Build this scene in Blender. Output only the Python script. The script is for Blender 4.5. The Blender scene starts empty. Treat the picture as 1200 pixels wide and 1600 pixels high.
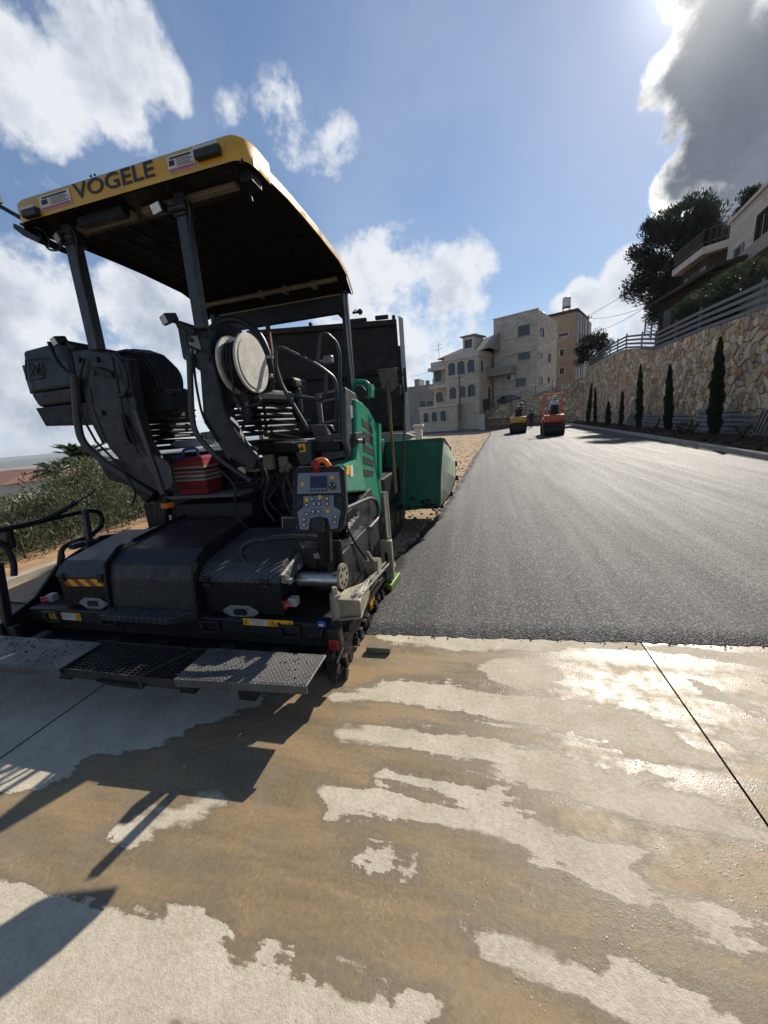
import bpy, math, random
import numpy as np
from mathutils import Vector, Matrix
random.seed(7); rng = np.random.default_rng(11)
scene = bpy.context.scene
COL = scene.collection
R_ = math.radians

# ------------------------------------------------------------------ camera
FPX = 570.0; VPX, VPY = 755.0, 650.0; ROLL = 0.083; EYE = 1.55
_d1 = np.array([VPX-600, VPY-800, FPX]); _d1 /= np.linalg.norm(_d1)
_d2 = np.array([1, -ROLL, 0.0]); _u = np.cross(_d1, _d2); _u /= np.linalg.norm(_u)
if _u[1] > 0: _u = -_u
_x = np.cross(_u, _d1)
if _x[0] < 0: _x = -_x
RC = np.array([_x, _d1, _u]); EYEP = np.array([0, 0, EYE])
cam_d = bpy.data.cameras.new('camera'); cam = bpy.data.objects.new('camera', cam_d); COL.objects.link(cam)
cx, cy, cz = RC @ [1, 0, 0], RC @ [0, -1, 0], RC @ [0, 0, -1]
cam.matrix_world = Matrix(((cx[0], cy[0], cz[0], 0), (cx[1], cy[1], cz[1], 0), (cx[2], cy[2], cz[2], EYE), (0, 0, 0, 1)))
cam_d.sensor_fit = 'VERTICAL'; cam_d.sensor_height = 24; cam_d.lens = 24*FPX/1600
cam_d.clip_start = 0.05; cam_d.clip_end = 20000
scene.camera = cam

def ray(px, py): return RC @ np.array([px-600, py-800, FPX])
def at(px, py, **k):
    r = ray(px, py); a, v = list(k.items())[0]; i = 'XYZ'.index(a)
    return EYEP + (v-EYEP[i])/r[i]*r
# ------------------------------------------------------------------ sun, sky
SUN_AZ, SUN_EL = 22.0, 36.0
sd = bpy.data.lights.new('sun', 'SUN'); sd.energy = 4.6; sd.angle = R_(0.55); sd.color = (1, 0.93, 0.82)
so = bpy.data.objects.new('sun', sd); COL.objects.link(so)
SUNV = Vector((math.sin(R_(SUN_AZ))*math.cos(R_(SUN_EL)), math.cos(R_(SUN_AZ))*math.cos(R_(SUN_EL)), math.sin(R_(SUN_EL))))
so.rotation_euler = SUNV.to_track_quat('Z', 'Y').to_euler()
scene.view_settings.view_transform = 'Standard'; scene.view_settings.look = 'None'
scene.view_settings.exposure = 0.5; scene.view_settings.gamma = 1
SKY_STRENGTH = 0.105
world = bpy.data.worlds.new('World'); scene.world = world; world.use_nodes = True

class NT:
    """small node-tree writer"""
    def __init__(s, tree): s.t = tree; s.n = tree.nodes; s.l = tree.links
    def node(s, typ, props=None, **inp):
        n = s.n.new(typ)
        for k, v in (props or {}).items(): setattr(n, k, v)
        for k, v in inp.items():
            key = int(k[1:]) if k[0] == 'i' and k[1:].isdigit() else k.replace('_', ' ')
            s.put(n.inputs[key], v)
        return n
    def put(s, sock, v):
        if isinstance(v, bpy.types.NodeSocket): s.l.new(v, sock)
        elif isinstance(v, bpy.types.Node): s.l.new(v.outputs[0], sock)
        else:
            if isinstance(v, (tuple, list)) and len(v) == 3 and sock.type == 'RGBA': v = (*v, 1)
            sock.default_value = v
    def math(s, op, a, b=0.0, c=None, clamp=False):
        n = s.node('ShaderNodeMath', dict(operation=op, use_clamp=clamp), i0=a, i1=b)
        if c is not None: s.put(n.inputs[2], c)
        return n.outputs[0]
    def vmath(s, op, a, b=(0, 0, 0)):
        n = s.node('ShaderNodeVectorMath', dict(operation=op), i0=a, i1=b)
        return n.outputs['Value'] if op in ('DOT_PRODUCT', 'LENGTH') else n.outputs[0]
    def scale(s, a, f):
        n = s.node('ShaderNodeVectorMath', dict(operation='SCALE'), i0=a); s.put(n.inputs['Scale'], f); return n.outputs[0]
    def mapr(s, v, a, b, c=0.0, d=1.0, smooth=True):
        n = s.node('ShaderNodeMapRange', dict(interpolation_type='SMOOTHSTEP' if smooth else 'LINEAR'), Value=v, From_Min=a, From_Max=b, To_Min=c, To_Max=d)
        return n.outputs[0]
    def noise(s, vec, scale, detail=4.0, rough=0.55, dist=0.0):
        return s.node('ShaderNodeTexNoise', None, Vector=vec, Scale=scale, Detail=detail, Roughness=rough, Distortion=dist).outputs['Fac']
    def voro(s, vec, scale, feature='F1', out='Distance', rand=1.0):
        return s.node('ShaderNodeTexVoronoi', dict(feature=feature), Vector=vec, Scale=scale, Randomness=rand).outputs[out]
    def mix(s, f, a, b):
        n = s.node('ShaderNodeMix', dict(data_type='RGBA'))
        s.put(n.inputs[0], f); s.put(n.inputs[6], a); s.put(n.inputs[7], b); return n.outputs[2]
    def mul(s, f, a, b):
        n = s.node('ShaderNodeMix', dict(data_type='RGBA', blend_type='MULTIPLY'))
        s.put(n.inputs[0], f); s.put(n.inputs[6], a); s.put(n.inputs[7], b); return n.outputs[2]

def build_sky():
    w = NT(world.node_tree); w.n.clear()
    d = w.node('ShaderNodeTexCoord').outputs['Generated']
    d = w.vmath('NORMALIZE', d)
    sep = w.node('ShaderNodeSeparateXYZ', None, Vector=d)
    up = w.math('MAXIMUM', sep.outputs[2], 0.05)
    dd = w.node('ShaderNodeCombineXYZ', None, X=sep.outputs[0], Y=sep.outputs[1], Z=up).outputs[0]
    sky = w.node('ShaderNodeTexSky', dict(sky_type='NISHITA', sun_disc=False, sun_elevation=R_(SUN_EL), sun_rotation=R_(SUN_AZ),
                 altitude=500, air_density=1.0, dust_density=0.25, ozone_density=2.2))
    w.put(sky.inputs[0], dd)
    # domain warp and breakup of the cloud outlines
    n1 = w.noise(d, 3.2, 8.0, 0.6)
    n2 = w.noise(w.vmath('ADD', d, tuple(SUNV*0.035)), 3.2, 8.0, 0.6)
    n3 = w.noise(d, 11.0, 7.0, 0.62)
    bill = w.voro(w.vmath('ADD', d, w.scale(w.node('ShaderNodeTexNoise', None, Vector=d, Scale=9.0, Detail=4.0).outputs['Color'], 0.08)), 9.0)
    def group(circles):
        cur = None
        for (px, py, r, wt) in circles:
            a = ray(px, py); a = a/np.linalg.norm(a)
            q = ray(px+r*0.7, py-r*0.7); q = q/np.linalg.norm(q)
            ang = math.acos(min(1, float(a @ q)))
            dot = w.vmath('DOT_PRODUCT', d, tuple(float(v) for v in a))
            m = w.mapr(dot, math.cos(ang*1.7), math.cos(ang*0.15), 0.0, wt, smooth=False)
            cur = m if cur is None else w.math('SMOOTH_MAX', cur, m, 0.15)
        return cur
    white = [(30,50,120,.95),(120,110,100,.95),(20,165,75,.85),(190,70,60,.62),(228,135,52,.62),(110,190,55,.6),(-40,20,120,.95),(195,228,36,.42),
             (375,192,36,.48),(450,190,52,.64),(438,232,38,.54),(515,226,48,.54),(480,240,30,.4),
             (560,440,70,1),(620,465,80,1),(695,470,78,1),(745,478,40,.8),(600,540,100,.95),(690,545,70,.8),(650,600,60,.7),
             (10,480,80,1),(95,505,95,.95),(200,480,75,.95),(30,575,90,.85),(150,560,100,.85),(265,550,90,.9),(40,660,90,.65),(310,610,90,.8),(-60,520,120,.9),
             (880,488,26,.8),(925,470,42,.95),(968,425,42,1),(985,455,52,1),(940,505,50,.9),(1005,525,60,.9),(1040,445,60,.9)]
    dark = [(1125,50,110,1.2),(1030,150,52,.85),(1045,205,40,.7),(1085,120,90,1.1),(1180,110,150,1.4),(1150,220,110,1.25),(1230,300,150,1.3),(1075,155,60,.9),(1030,110,46,.75),(1090,-30,80,1),(1180,-120,160,1.4),
            (1070,290,58,.9),(1100,250,60,.9),(1120,305,70,1),(1050,312,36,.65),(1170,330,90,1.05)]
    gw, gd = group(white), group(dark)
    brk = w.math('ADD', w.math('MULTIPLY', w.math('SUBTRACT', n1, 0.5), 2.6), w.math('MULTIPLY', w.math('SUBTRACT', n3, 0.5), 1.5))
    brk = w.math('SUBTRACT', brk, w.math('MULTIPLY', w.math('SUBTRACT', bill, 0.42), 0.55))
    dw = w.math('ADD', gw, w.math('MULTIPLY', brk, w.mapr(gw, 0.0, 0.5)))
    dk = w.math('ADD', w.math('MULTIPLY', gd, 1.15), w.math('MULTIPLY', brk, w.mapr(gd, 0.0, 0.5, 0.0, 0.85)))
    aw = w.mapr(dw, 0.28, 0.72); ak = w.mapr(dk, 0.34, 0.60)
    veil = w.math('MULTIPLY', w.mapr(w.noise(d, 2.1, 6.0, 0.55), 0.40, 0.8), 0.15)
    aw = w.math('MAXIMUM', w.math('MULTIPLY', aw, 0.95), veil)
    relief = w.math('MULTIPLY', w.math('SUBTRACT', n1, n2), 5.0)
    thick = w.mapr(dw, 0.55, 1.35)
    shade = w.math('ADD', w.math('SUBTRACT', 0.92, w.math('MULTIPLY', thick, 0.62)), w.math('ADD', relief, w.math('MULTIPLY', w.math('SUBTRACT', n3, 0.5), 0.5)), clamp=True)
    shade = w.math('ADD', shade, w.math('MULTIPLY', w.math('POWER', w.math('MAXIMUM', w.vmath('DOT_PRODUCT', d, tuple(SUNV)), 0.0), 6.0), 0.5), clamp=True)
    cw = w.mix(shade, (0.24, 0.29, 0.37), (0.60, 0.62, 0.655))
    thk = w.mapr(w.math('SUBTRACT', dk, w.math('MULTIPLY', relief, 0.5)), 0.42, 0.95)
    rimc = w.mix(w.mapr(n1, 0.36, 0.54), (0.42, 0.45, 0.49), (1.25, 1.2, 1.1))
    core = w.mix(w.mapr(n1, 0.35, 0.7), (0.095, 0.115, 0.145), (0.20, 0.225, 0.265))
    ck = w.mix(thk, rimc, core)
    # aureole of the sun behind the thin edge of the cloud
    sdot = w.vmath('DOT_PRODUCT', d, tuple(SUNV))
    aure = w.math('POWER', w.math('MAXIMUM', sdot, 0.0), 26.0)
    aure2 = w.math('POWER', w.math('MAXIMUM', sdot, 0.0), 160.0)
    skyc = w.scale(sky.outputs[0], SKY_STRENGTH)
    lum = w.math('MAXIMUM', w.vmath('DOT_PRODUCT', skyc, (0.3, 0.5, 0.2)), 0.001)
    skyc = w.scale(skyc, w.math('DIVIDE', 1.0, w.math('ADD', 1.0, w.math('MULTIPLY', lum, 0.9))))   # the sky's own brightness rolls off
    skyc = w.mix(w.mapr(sep.outputs[2], 0.0, 0.30, 0.6, 0.0), skyc, (0.46, 0.575, 0.70))     # pale air low down
    add = w.math('ADD', w.math('MULTIPLY', aure, 0.06), w.math('MULTIPLY', w.math('POWER', w.math('MAXIMUM', sdot, 0.0), 420.0), 0.6))
    skyc = w.vmath('ADD', skyc, w.scale((1.0, 0.97, 0.92), add))
    c1 = w.mix(aw, skyc, cw)
    ck = w.vmath('ADD', ck, w.scale((1.0, 0.97, 0.92), w.math('MULTIPLY', aure2, 0.35)))
    c2 = w.mix(ak, c1, ck)
    bg = w.node('ShaderNodeBackground', None, Color=c2, Strength=1.0)
    w.l.new(bg.outputs[0], w.node('ShaderNodeOutputWorld').inputs[0])
build_sky()

# ------------------------------------------------------------------ helpers
def tag(o, label=None, cat=None, group=None, kind=None):
    if label: o['label'] = label
    if cat: o['category'] = cat
    if group: o['group'] = group
    if kind: o['kind'] = kind
    return o
def empty(name, loc, rz=0.0):
    o = bpy.data.objects.new(name, None); COL.objects.link(o); o.location = loc; o.rotation_euler.z = rz
    o.empty_display_size = 0.2
    return o
def copy_tree(o, parent=None):
    c = o.copy(); COL.objects.link(c)
    if parent: c.parent = parent
    for ch in list(o.children): copy_tree(ch, c)
    return c
V = lambda p: Vector([float(v) for v in p])

class MB:
    def __init__(s): s.v = []; s.f = []; s.m = []; s.sm = []
    def add(s, vs, fs, m=0, smooth=False):
        b = len(s.v); s.v += [tuple(float(c) for c in v) for v in vs]
        for f in fs: s.f.append(tuple(b+i for i in f)); s.m.append(m); s.sm.append(smooth)
        return s
    def hexa(s, p, m=0):          # p: 4 bottom, 4 top (same order)
        return s.add(p, [(3,2,1,0),(4,5,6,7),(0,1,5,4),(1,2,6,5),(2,3,7,6),(3,0,4,7)], m)
    def box(s, c, d, rot=None, m=0):
        c = V(c); h = V(d)/2; out = []
        for z in (-1, 1):
            for x, y in ((-1,-1),(1,-1),(1,1),(-1,1)):
                p = Vector((x*h.x, y*h.y, z*h.z))
                if rot is not None: p = rot @ p
                out.append(c+p)
        return s.hexa(out, m)
    def span(s, a, b, m=0):       # axis box between two corners
        a = V(a); b = V(b)
        return s.box((a+b)/2, [abs(b[i]-a[i]) for i in range(3)], None, m)
    def bar(s, a, b, w, t, up=(0,0,1), m=0):   # rectangular bar from a to b
        a = V(a); b = V(b); d = (b-a); L = d.length; d.normalize(); u = V(up)
        if abs(u.dot(d)) > 0.98: u = Vector((0, 1, 0))
        x = d.cross(u).normalized(); z = x.cross(d)
        rot = Matrix((x, d, z)).transposed()
        return s.box((a+b)/2, (w, L, t), rot, m)
    def prism(s, pts, vec, m=0):  # planar polygon extruded by vec
        n = len(pts); pts = [V(p) for p in pts]; vec = V(vec)
        vs = pts+[p+vec for p in pts]
        fs = [tuple(range(n-1, -1, -1)), tuple(range(n, 2*n))]+[(i, (i+1) % n, n+(i+1) % n, n+i) for i in range(n)]
        return s.add(vs, fs, m)
    def ring(s, path, radii, n=8, m=0, closed=False, caps=True):
        P = [V(p) for p in path]; k = len(P)
        if not hasattr(radii, '__len__'): radii = [radii]*k
        T = []
        for i in range(k):
            a = P[i-1] if (i or closed) else P[0]; b = P[(i+1) % k] if (i < k-1 or closed) else P[-1]
            t = (b-a); T.append(t.normalized() if t.length > 1e-9 else Vector((0,0,1)))
        u = T[0].orthogonal().normalized(); vs = []
        for i in range(k):
            u = (u-T[i]*u.dot(T[i]));
            u = u.normalized() if u.length > 1e-6 else T[i].orthogonal().normalized()
            w = T[i].cross(u)
            for j in range(n):
                a = 2*math.pi*j/n; vs.append(P[i]+(u*math.cos(a)+w*math.sin(a))*radii[i])
        fs = []
        for i in range(k if closed else k-1):
            i2 = (i+1) % k
            for j in range(n): fs.append((i*n+j, i*n+(j+1) % n, i2*n+(j+1) % n, i2*n+j))
        s.add(vs, fs, m, True)
        if caps and not closed:
            s.add(vs[:n], [tuple(range(n-1, -1, -1))], m); s.add(vs[-n:], [tuple(range(n))], m)
        return s
    def tube(s, path, r, fil=0.0, n=8, m=0):
        return s.ring(fillet(path, fil) if fil else path, r, n, m)
    def cyl(s, a, b, r, r2=None, n=20, m=0):
        return s.ring([a, b], [r, r if r2 is None else r2], n, m)
    def build_each(s, name, mat, parent=None, bevel=0.0, seg=2):
        """one object per connected piece"""
        key = {}; vid = [key.setdefault(tuple(round(c, 5) for c in v), len(key)) for v in s.v]; up = list(range(len(key)))
        def find(a):
            while up[a] != a: up[a] = up[up[a]]; a = up[a]
            return a
        for f in s.f:
            for i in f[1:]: up[find(vid[i])] = find(vid[f[0]])
        groups = {}
        for k, f in enumerate(s.f): groups.setdefault(find(vid[f[0]]), []).append(k)
        out = []
        for ks in groups.values():
            m = MB(); mp = {}
            for k in ks:
                for i in s.f[k]:
                    if i not in mp: mp[i] = len(m.v); m.v.append(s.v[i])
                m.f.append(tuple(mp[i] for i in s.f[k])); m.m.append(s.m[k]); m.sm.append(s.sm[k])
            out.append(m.build(name, mat, parent, bevel, seg))
        return out
    def build(s, name, mat, parent=None, bevel=0.0, seg=2):
        me = bpy.data.meshes.new(name); me.from_pydata(s.v, [], s.f)
        mats = mat if isinstance(mat, (list, tuple)) else [mat]
        for q in mats: me.materials.append(q)
        me.polygons.foreach_set('material_index', s.m); me.polygons.foreach_set('use_smooth', s.sm)
        me.update()
        o = bpy.data.objects.new(name, me); COL.objects.link(o)
        if parent is not None: o.parent = parent
        if bevel:
            b = o.modifiers.new('bevel', 'BEVEL'); b.width = bevel; b.segments = seg; b.limit_method = 'ANGLE'; b.angle_limit = R_(40)
        return o

def fillet(path, r, k=5):
    P = [V(p) for p in path]; out = [P[0]]
    for i in range(1, len(P)-1):
        a, b, c = P[i-1], P[i], P[i+1]
        d1, d2 = (a-b), (c-b); q = min(r, d1.length*0.49, d2.length*0.49)
        p, t = b+d1.normalized()*q, b+d2.normalized()*q
        for j in range(k+1):
            u = j/k; out.append(p*(1-u)**2+b*2*u*(1-u)+t*u*u)
    out.append(P[-1]); return out

def np_mesh(name, verts, faces, mat, parent=None, smooth=False, attrs=None):
    verts = np.asarray(verts, np.float32); faces = np.asarray(faces, np.int32); k = faces.shape[1]
    me = bpy.data.meshes.new(name)
    me.vertices.add(len(verts)); me.vertices.foreach_set('co', verts.ravel())
    me.loops.add(faces.size); me.loops.foreach_set('vertex_index', faces.ravel())
    me.polygons.add(len(faces)); me.polygons.foreach_set('loop_start', np.arange(0, faces.size, k, dtype=np.int32))
    try: me.polygons.foreach_set('loop_total', np.full(len(faces), k, np.int32))
    except Exception: pass
    me.update(calc_edges=True)
    if smooth: me.polygons.foreach_set('use_smooth', np.ones(len(faces), bool))
    for m in (mat if isinstance(mat, (list, tuple)) else [mat]): me.materials.append(m)
    for an, (dom, typ, data) in (attrs or {}).items():
        a = me.attributes.new(an, typ, dom)
        a.data.foreach_set('color' if 'COLOR' in typ else 'value', np.asarray(data, np.float32).ravel())
    o = bpy.data.objects.new(name, me); COL.objects.link(o)
    if parent is not None: o.parent = parent
    return o
def grid_faces(nx, ny):
    i = np.arange((nx-1)*(ny-1)); a = (i//(nx-1))*nx+i % (nx-1)
    return np.stack([a, a+1, a+nx+1, a+nx], 1)

# ------------------------------------------------------------------ materials
MATS = {}
def newmat(name):
    m = bpy.data.materials.new(name); m.use_nodes = True; t = NT(m.node_tree); t.n.clear()
    b = t.node('ShaderNodeBsdfPrincipled'); o = t.node('ShaderNodeOutputMaterial'); t.l.new(b.outputs[0], o.inputs[0])
    MATS[name] = m; return m, t, b
def bump(t, b, h, strength=0.3, dist=0.01):
    n = t.node('ShaderNodeBump', None, Height=h, Strength=strength, Distance=dist); t.l.new(n.outputs[0], b.inputs['Normal']); return n
def simple(name, col, rough=0.5, metal=0.0, var=0.25, nscale=6.0, dirt=None, dirt_amt=0.35, bmp=0.0, bscale=60.0, coat=0.0, spec=0.5, wear=0.0):
    m, t, b = newmat(name)
    co = t.node('ShaderNodeTexCoord').outputs['Object']
    n = t.noise(co, nscale, 6.0, 0.62); f = t.mapr(n, 0.3, 0.7, 1-var, 1+var*0.6, False)
    c = t.scale(col, f)
    if dirt:
        d = t.mapr(t.noise(co, nscale*2.3, 8.0, 0.7), 0.52, 0.72, 0.0, dirt_amt); c = t.mix(d, c, dirt)
    if wear:        # scuffs to bare metal, and blobs of stuck asphalt
        st = t.node('ShaderNodeMapping', None, Vector=co); st.inputs['Rotation'].default_value = (.6, .9, .4); st.inputs['Scale'].default_value = (9, 70, 40)
        sc_ = t.math('MULTIPLY', t.mapr(t.noise(st.outputs[0], 1.0, 3.0, .5), .70, .76), t.mapr(t.noise(co, 3.0, 4.0), .46, .62, 0, wear))
        c = t.mix(sc_, c, (.17, .16, .15))
        c = t.mix(t.mapr(t.noise(co, 38.0, 5.0, .75), .66, .72, 0, wear), c, (.12, .11, .095))
    t.put(b.inputs['Base Color'], c); b.inputs['Metallic'].default_value = metal
    t.put(b.inputs['Roughness'], t.mapr(t.noise(co, nscale*3, 5.0), 0.3, 0.7, max(0.05, rough-0.13), min(1, rough+0.15), False))
    b.inputs['Coat Weight'].default_value = coat; b.inputs['Specular IOR Level'].default_value = spec
    if bmp: bump(t, b, t.noise(co, bscale, 4.0), bmp, 0.004)
    return m
DUST = (0.20, 0.17, 0.13)
M_char = simple('charcoal_paint', (0.017, 0.0173, 0.0185), 0.42, 0, 0.3, 5, DUST, 0.2, wear=.5, spec=.35)
M_mid = simple('lit_grey_console_paint', (0.036, 0.037, 0.0395), 0.45, 0, 0.25, 5, DUST, 0.25, wear=.4)  # console grey; on posts and rails, lighter charcoal with caught light in its colour
M_chard = simple('dark_charcoal_paint', (0.007, 0.0072, 0.008), 0.5, 0, 0.3, 5, DUST, 0.10, wear=.3, spec=.3)
M_black = simple('black_plastic', (0.006, 0.006, 0.0065), 0.5, 0, 0.3, 9, DUST, 0.07)
M_rubber = simple('black_rubber', (0.010, 0.010, 0.010), 0.75, 0, 0.3, 14, DUST, 0.15)
M_grime = simple('tarry_steel', (0.013, 0.012, 0.011), 0.6, 0.2, 0.4, 12, (0.07, 0.06, 0.05), 0.45, 0.5, 40)
M_yel = simple('yellow_paint', (0.62, 0.33, 0.012), 0.38, 0, 0.12, 4, (0.30, 0.19, 0.05), 0.35, coat=0.3)
M_green = simple('green_paint', (0.0, 0.22, 0.115), 0.36, 0, 0.12, 4, (0.06, 0.13, 0.08), 0.35, coat=0.3)
M_greend = simple('hopper_green_paint', (0.002, 0.125, 0.07), 0.42, 0, 0.25, 2, (0.05, 0.075, 0.05), 0.6, wear=1.0)
M_steel = simple('bright_steel', (0.50, 0.49, 0.47), 0.28, 0.9, 0.2, 8, (0.18, 0.15, 0.11), 0.3)
M_zinc = simple('zinc_plated_steel', (0.30, 0.27, 0.195), 0.45, 0.25, 0.3, 9, (0.14, 0.11, 0.07), 0.5)
M_galv = simple('galvanised_plate', (0.30, 0.30, 0.29), 0.5, 0.5, 0.25, 9, (0.12, 0.1, 0.08), 0.4)
M_white = simple('white_plastic', (0.62, 0.61, 0.58), 0.45, 0, 0.1, 9, (0.3, 0.26, 0.2), 0.3)
M_dirtywhite = simple('dirty_white_drum', (0.50, 0.47, 0.40), 0.55, 0, 0.25, 9, (0.16, 0.13, 0.09), 0.75)
M_redlens = simple('red_lens', (0.26, 0.010, 0.012), 0.25, 0, 0.1, 20, coat=0.5)
M_orange = simple('orange_paint', (0.72, 0.085, 0.012), 0.4, 0, 0.12, 4, (0.3, 0.1, 0.05), 0.25)
M_orangel = simple('orange_plastic', (0.75, 0.17, 0.01), 0.35, 0, 0.1, 9)
M_sticker = simple('orange_sticker', (0.78, 0.36, 0.015), 0.45, 0, 0.08, 9)
M_blue = simple('blue_plastic', (0.03, 0.09, 0.30), 0.4, 0, 0.1, 9)
M_glassd = simple('dark_window_glass', (0.018, 0.022, 0.027), 0.12, 0, 0.2, 3)
M_glassl = simple('lamp_glass', (0.55, 0.55, 0.53), 0.15, 0.3, 0.1, 9)
M_wood = simple('weathered_wood', (0.20, 0.115, 0.05), 0.7, 0, 0.35, 12, (0.08, 0.05, 0.03), 0.4)
M_rust = simple('rusty_steel', (0.10, 0.048, 0.028), 0.75, 0.1, 0.4, 14)
M_beige = simple('dusty_beige_metal', (0.20, 0.165, 0.11), 0.6, 0.2, 0.3, 10)
# ------------------------------------------------------------------ ground surfaces
def poly_sd(P, poly):
    """signed distance (inside positive) of points P (n,2) to polygon"""
    poly = np.asarray(poly); n = len(poly); best = np.full(len(P), 1e9); ins = np.zeros(len(P), bool)
    for i in range(n):
        a, b = poly[i], poly[(i+1) % n]; e = b-a; w = P-a
        t = np.clip((w @ e)/max(e @ e, 1e-12), 0, 1); q = w-t[:, None]*e
        best = np.minimum(best, (q*q).sum(1))
        c = (a[1] > P[:, 1]) != (b[1] > P[:, 1])
        xi = a[0]+(P[:, 1]-a[1])*e[0]/(e[1] if abs(e[1]) > 1e-12 else 1e-12)
        ins ^= c & (P[:, 0] < xi)
    d = np.sqrt(best); return np.where(ins, d, -d)

def mat_concrete():
    m, t, b = newmat('wet_concrete')
    co = t.node('ShaderNodeTexCoord').outputs['Object']
    at_ = t.node('ShaderNodeAttribute', dict(attribute_name='dry')).outputs['Fac']
    nA = t.noise(co, 3.0, 8.0, 0.62); nB = t.noise(co, 14.0, 8.0, 0.66)
    fld = t.math('ADD', at_, t.math('ADD', t.math('MULTIPLY', t.math('SUBTRACT', nA, 0.5), 0.13), t.math('MULTIPLY', t.math('SUBTRACT', nB, 0.5), 0.13)))
    stf = t.node('ShaderNodeMapping', None, Vector=co); stf.inputs['Rotation'].default_value = (0, 0, R_(22)); stf.inputs['Scale'].default_value = (.8, 7.0, 1)
    fld = t.math('ADD', fld, t.math('MULTIPLY', t.math('SUBTRACT', t.noise(stf.outputs[0], 2.0, 6.0, .6, .3), .5), .22))
    soft = t.mapr(t.noise(co, 1.7, 3.0, .5), .46, .66, 0.006, 0.04)
    dry = t.node('ShaderNodeMapRange', dict(interpolation_type='SMOOTHSTEP'), Value=fld, From_Min=t.math('MULTIPLY', soft, -0.7), From_Max=soft).outputs[0]
    rim = t.math('MULTIPLY', t.mapr(fld, -0.07, -0.005), t.math('SUBTRACT', 1.0, dry))
    # stretched flow noise along the sweep of the hosed water
    st = t.node('ShaderNodeMapping', None, Vector=co); st.inputs['Rotation'].default_value = (0, 0, R_(24)); st.inputs['Scale'].default_value = (0.7, 3.4, 1)
    flow = t.noise(st.outputs[0], 1.7, 7.0, 0.6, 0.4)
    fine = t.noise(co, 55.0, 6.0, 0.7); mid = t.noise(co, 5.5, 7.0, 0.6); spk = t.noise(co, 170.0, 3.0, 0.6)
    wet = t.mix(t.mapr(flow, 0.36, 0.64), (0.19, 0.145, 0.088), (0.275, 0.195, 0.105))
    wet = t.mix(t.mapr(mid, 0.46, 0.7, 0, 0.5), wet, (0.22, 0.185, 0.135))
    wet = t.mix(t.mapr(t.noise(co, 1.3, 5.0, 0.6), 0.52, 0.70, 0, 0.65), wet, (0.37, 0.23, 0.10))
    wet = t.mix(t.mapr(t.noise(co, 2.4, 6.0, 0.6), 0.58, 0.74, 0, 0.5), wet, (0.135, 0.115, 0.090))
    veins = t.mapr(t.voro(t.vmath('ADD', co, t.scale(t.node('ShaderNodeTexNoise', None, Vector=co, Scale=9.0, Detail=5.0).outputs['Color'], 0.12)), 26.0, 'DISTANCE_TO_EDGE'), 0.0, 0.05, 1.0, 0.0)
    wet = t.mix(t.math('MULTIPLY', veins, t.mapr(nA, 0.45, 0.62, 0, 0.34)), wet, (0.42, 0.35, 0.24))
    dryc = t.mix(t.mapr(mid, 0.3, 0.7), (0.43, 0.375, 0.285), (0.53, 0.47, 0.37))
    dryc = t.mix(t.mapr(t.noise(co, 2.0, 6.0, 0.6), 0.56, 0.74, 0, 0.4), dryc, (0.42, 0.31, 0.19))
    c = t.mix(rim, wet, (0.19, 0.15, 0.10)); c = t.mix(dry, c, dryc)
    dk = t.mapr(t.noise(co, 26.0, 6.0, 0.72), 0.62, 0.70, 0, 0.5); c = t.mix(dk, c, (0.14, 0.115, 0.085))
    c = t.vmath('MULTIPLY', c, t.node('ShaderNodeCombineXYZ', None, X=t.mapr(fine, 0.25, 0.75, 0.76, 1.2, False), Y=t.mapr(fine, 0.25, 0.75, 0.76, 1.2, False), Z=t.mapr(fine, 0.25, 0.75, 0.76, 1.2, False)).outputs[0])
    t.put(b.inputs['Base Color'], c)
    wr = t.mapr(t.math('ADD', t.math('MULTIPLY', flow, 0.6), t.math('MULTIPLY', nB, 0.4)), 0.36, 0.62, 0.22, 0.60, False)
    t.put(b.inputs['Roughness'], t.math('ADD', t.math('MULTIPLY', dry, 0.85), t.math('MULTIPLY', t.math('SUBTRACT', 1.0, dry), wr)))
    t.put(b.inputs['Specular IOR Level'], t.math('SUBTRACT', 0.26, t.math('MULTIPLY', dry, 0.14)))
    beads = t.mapr(t.voro(co, 62.0), 0.0, 0.30, 1.0, 0.0)
    beads = t.math('MULTIPLY', beads, t.math('MULTIPLY', t.math('SUBTRACT', 1.0, dry), t.mapr(t.noise(co, 4.0, 4.0), 0.46, 0.62)))
    h = t.math('ADD', t.math('MULTIPLY', fine, 0.5), t.math('MULTIPLY', spk, 0.35))
    h = t.math('ADD', t.math('ADD', h, t.math('MULTIPLY', beads, 0.8)), t.math('MULTIPLY', dry, 0.10))
    bn = bump(t, b, h, 0.8, 0.006); t.put(bn.inputs['Strength'], t.math('ADD', 0.26, t.math('MULTIPLY', dry, 0.58)))
    return m
M_conc = mat_concrete()

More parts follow.
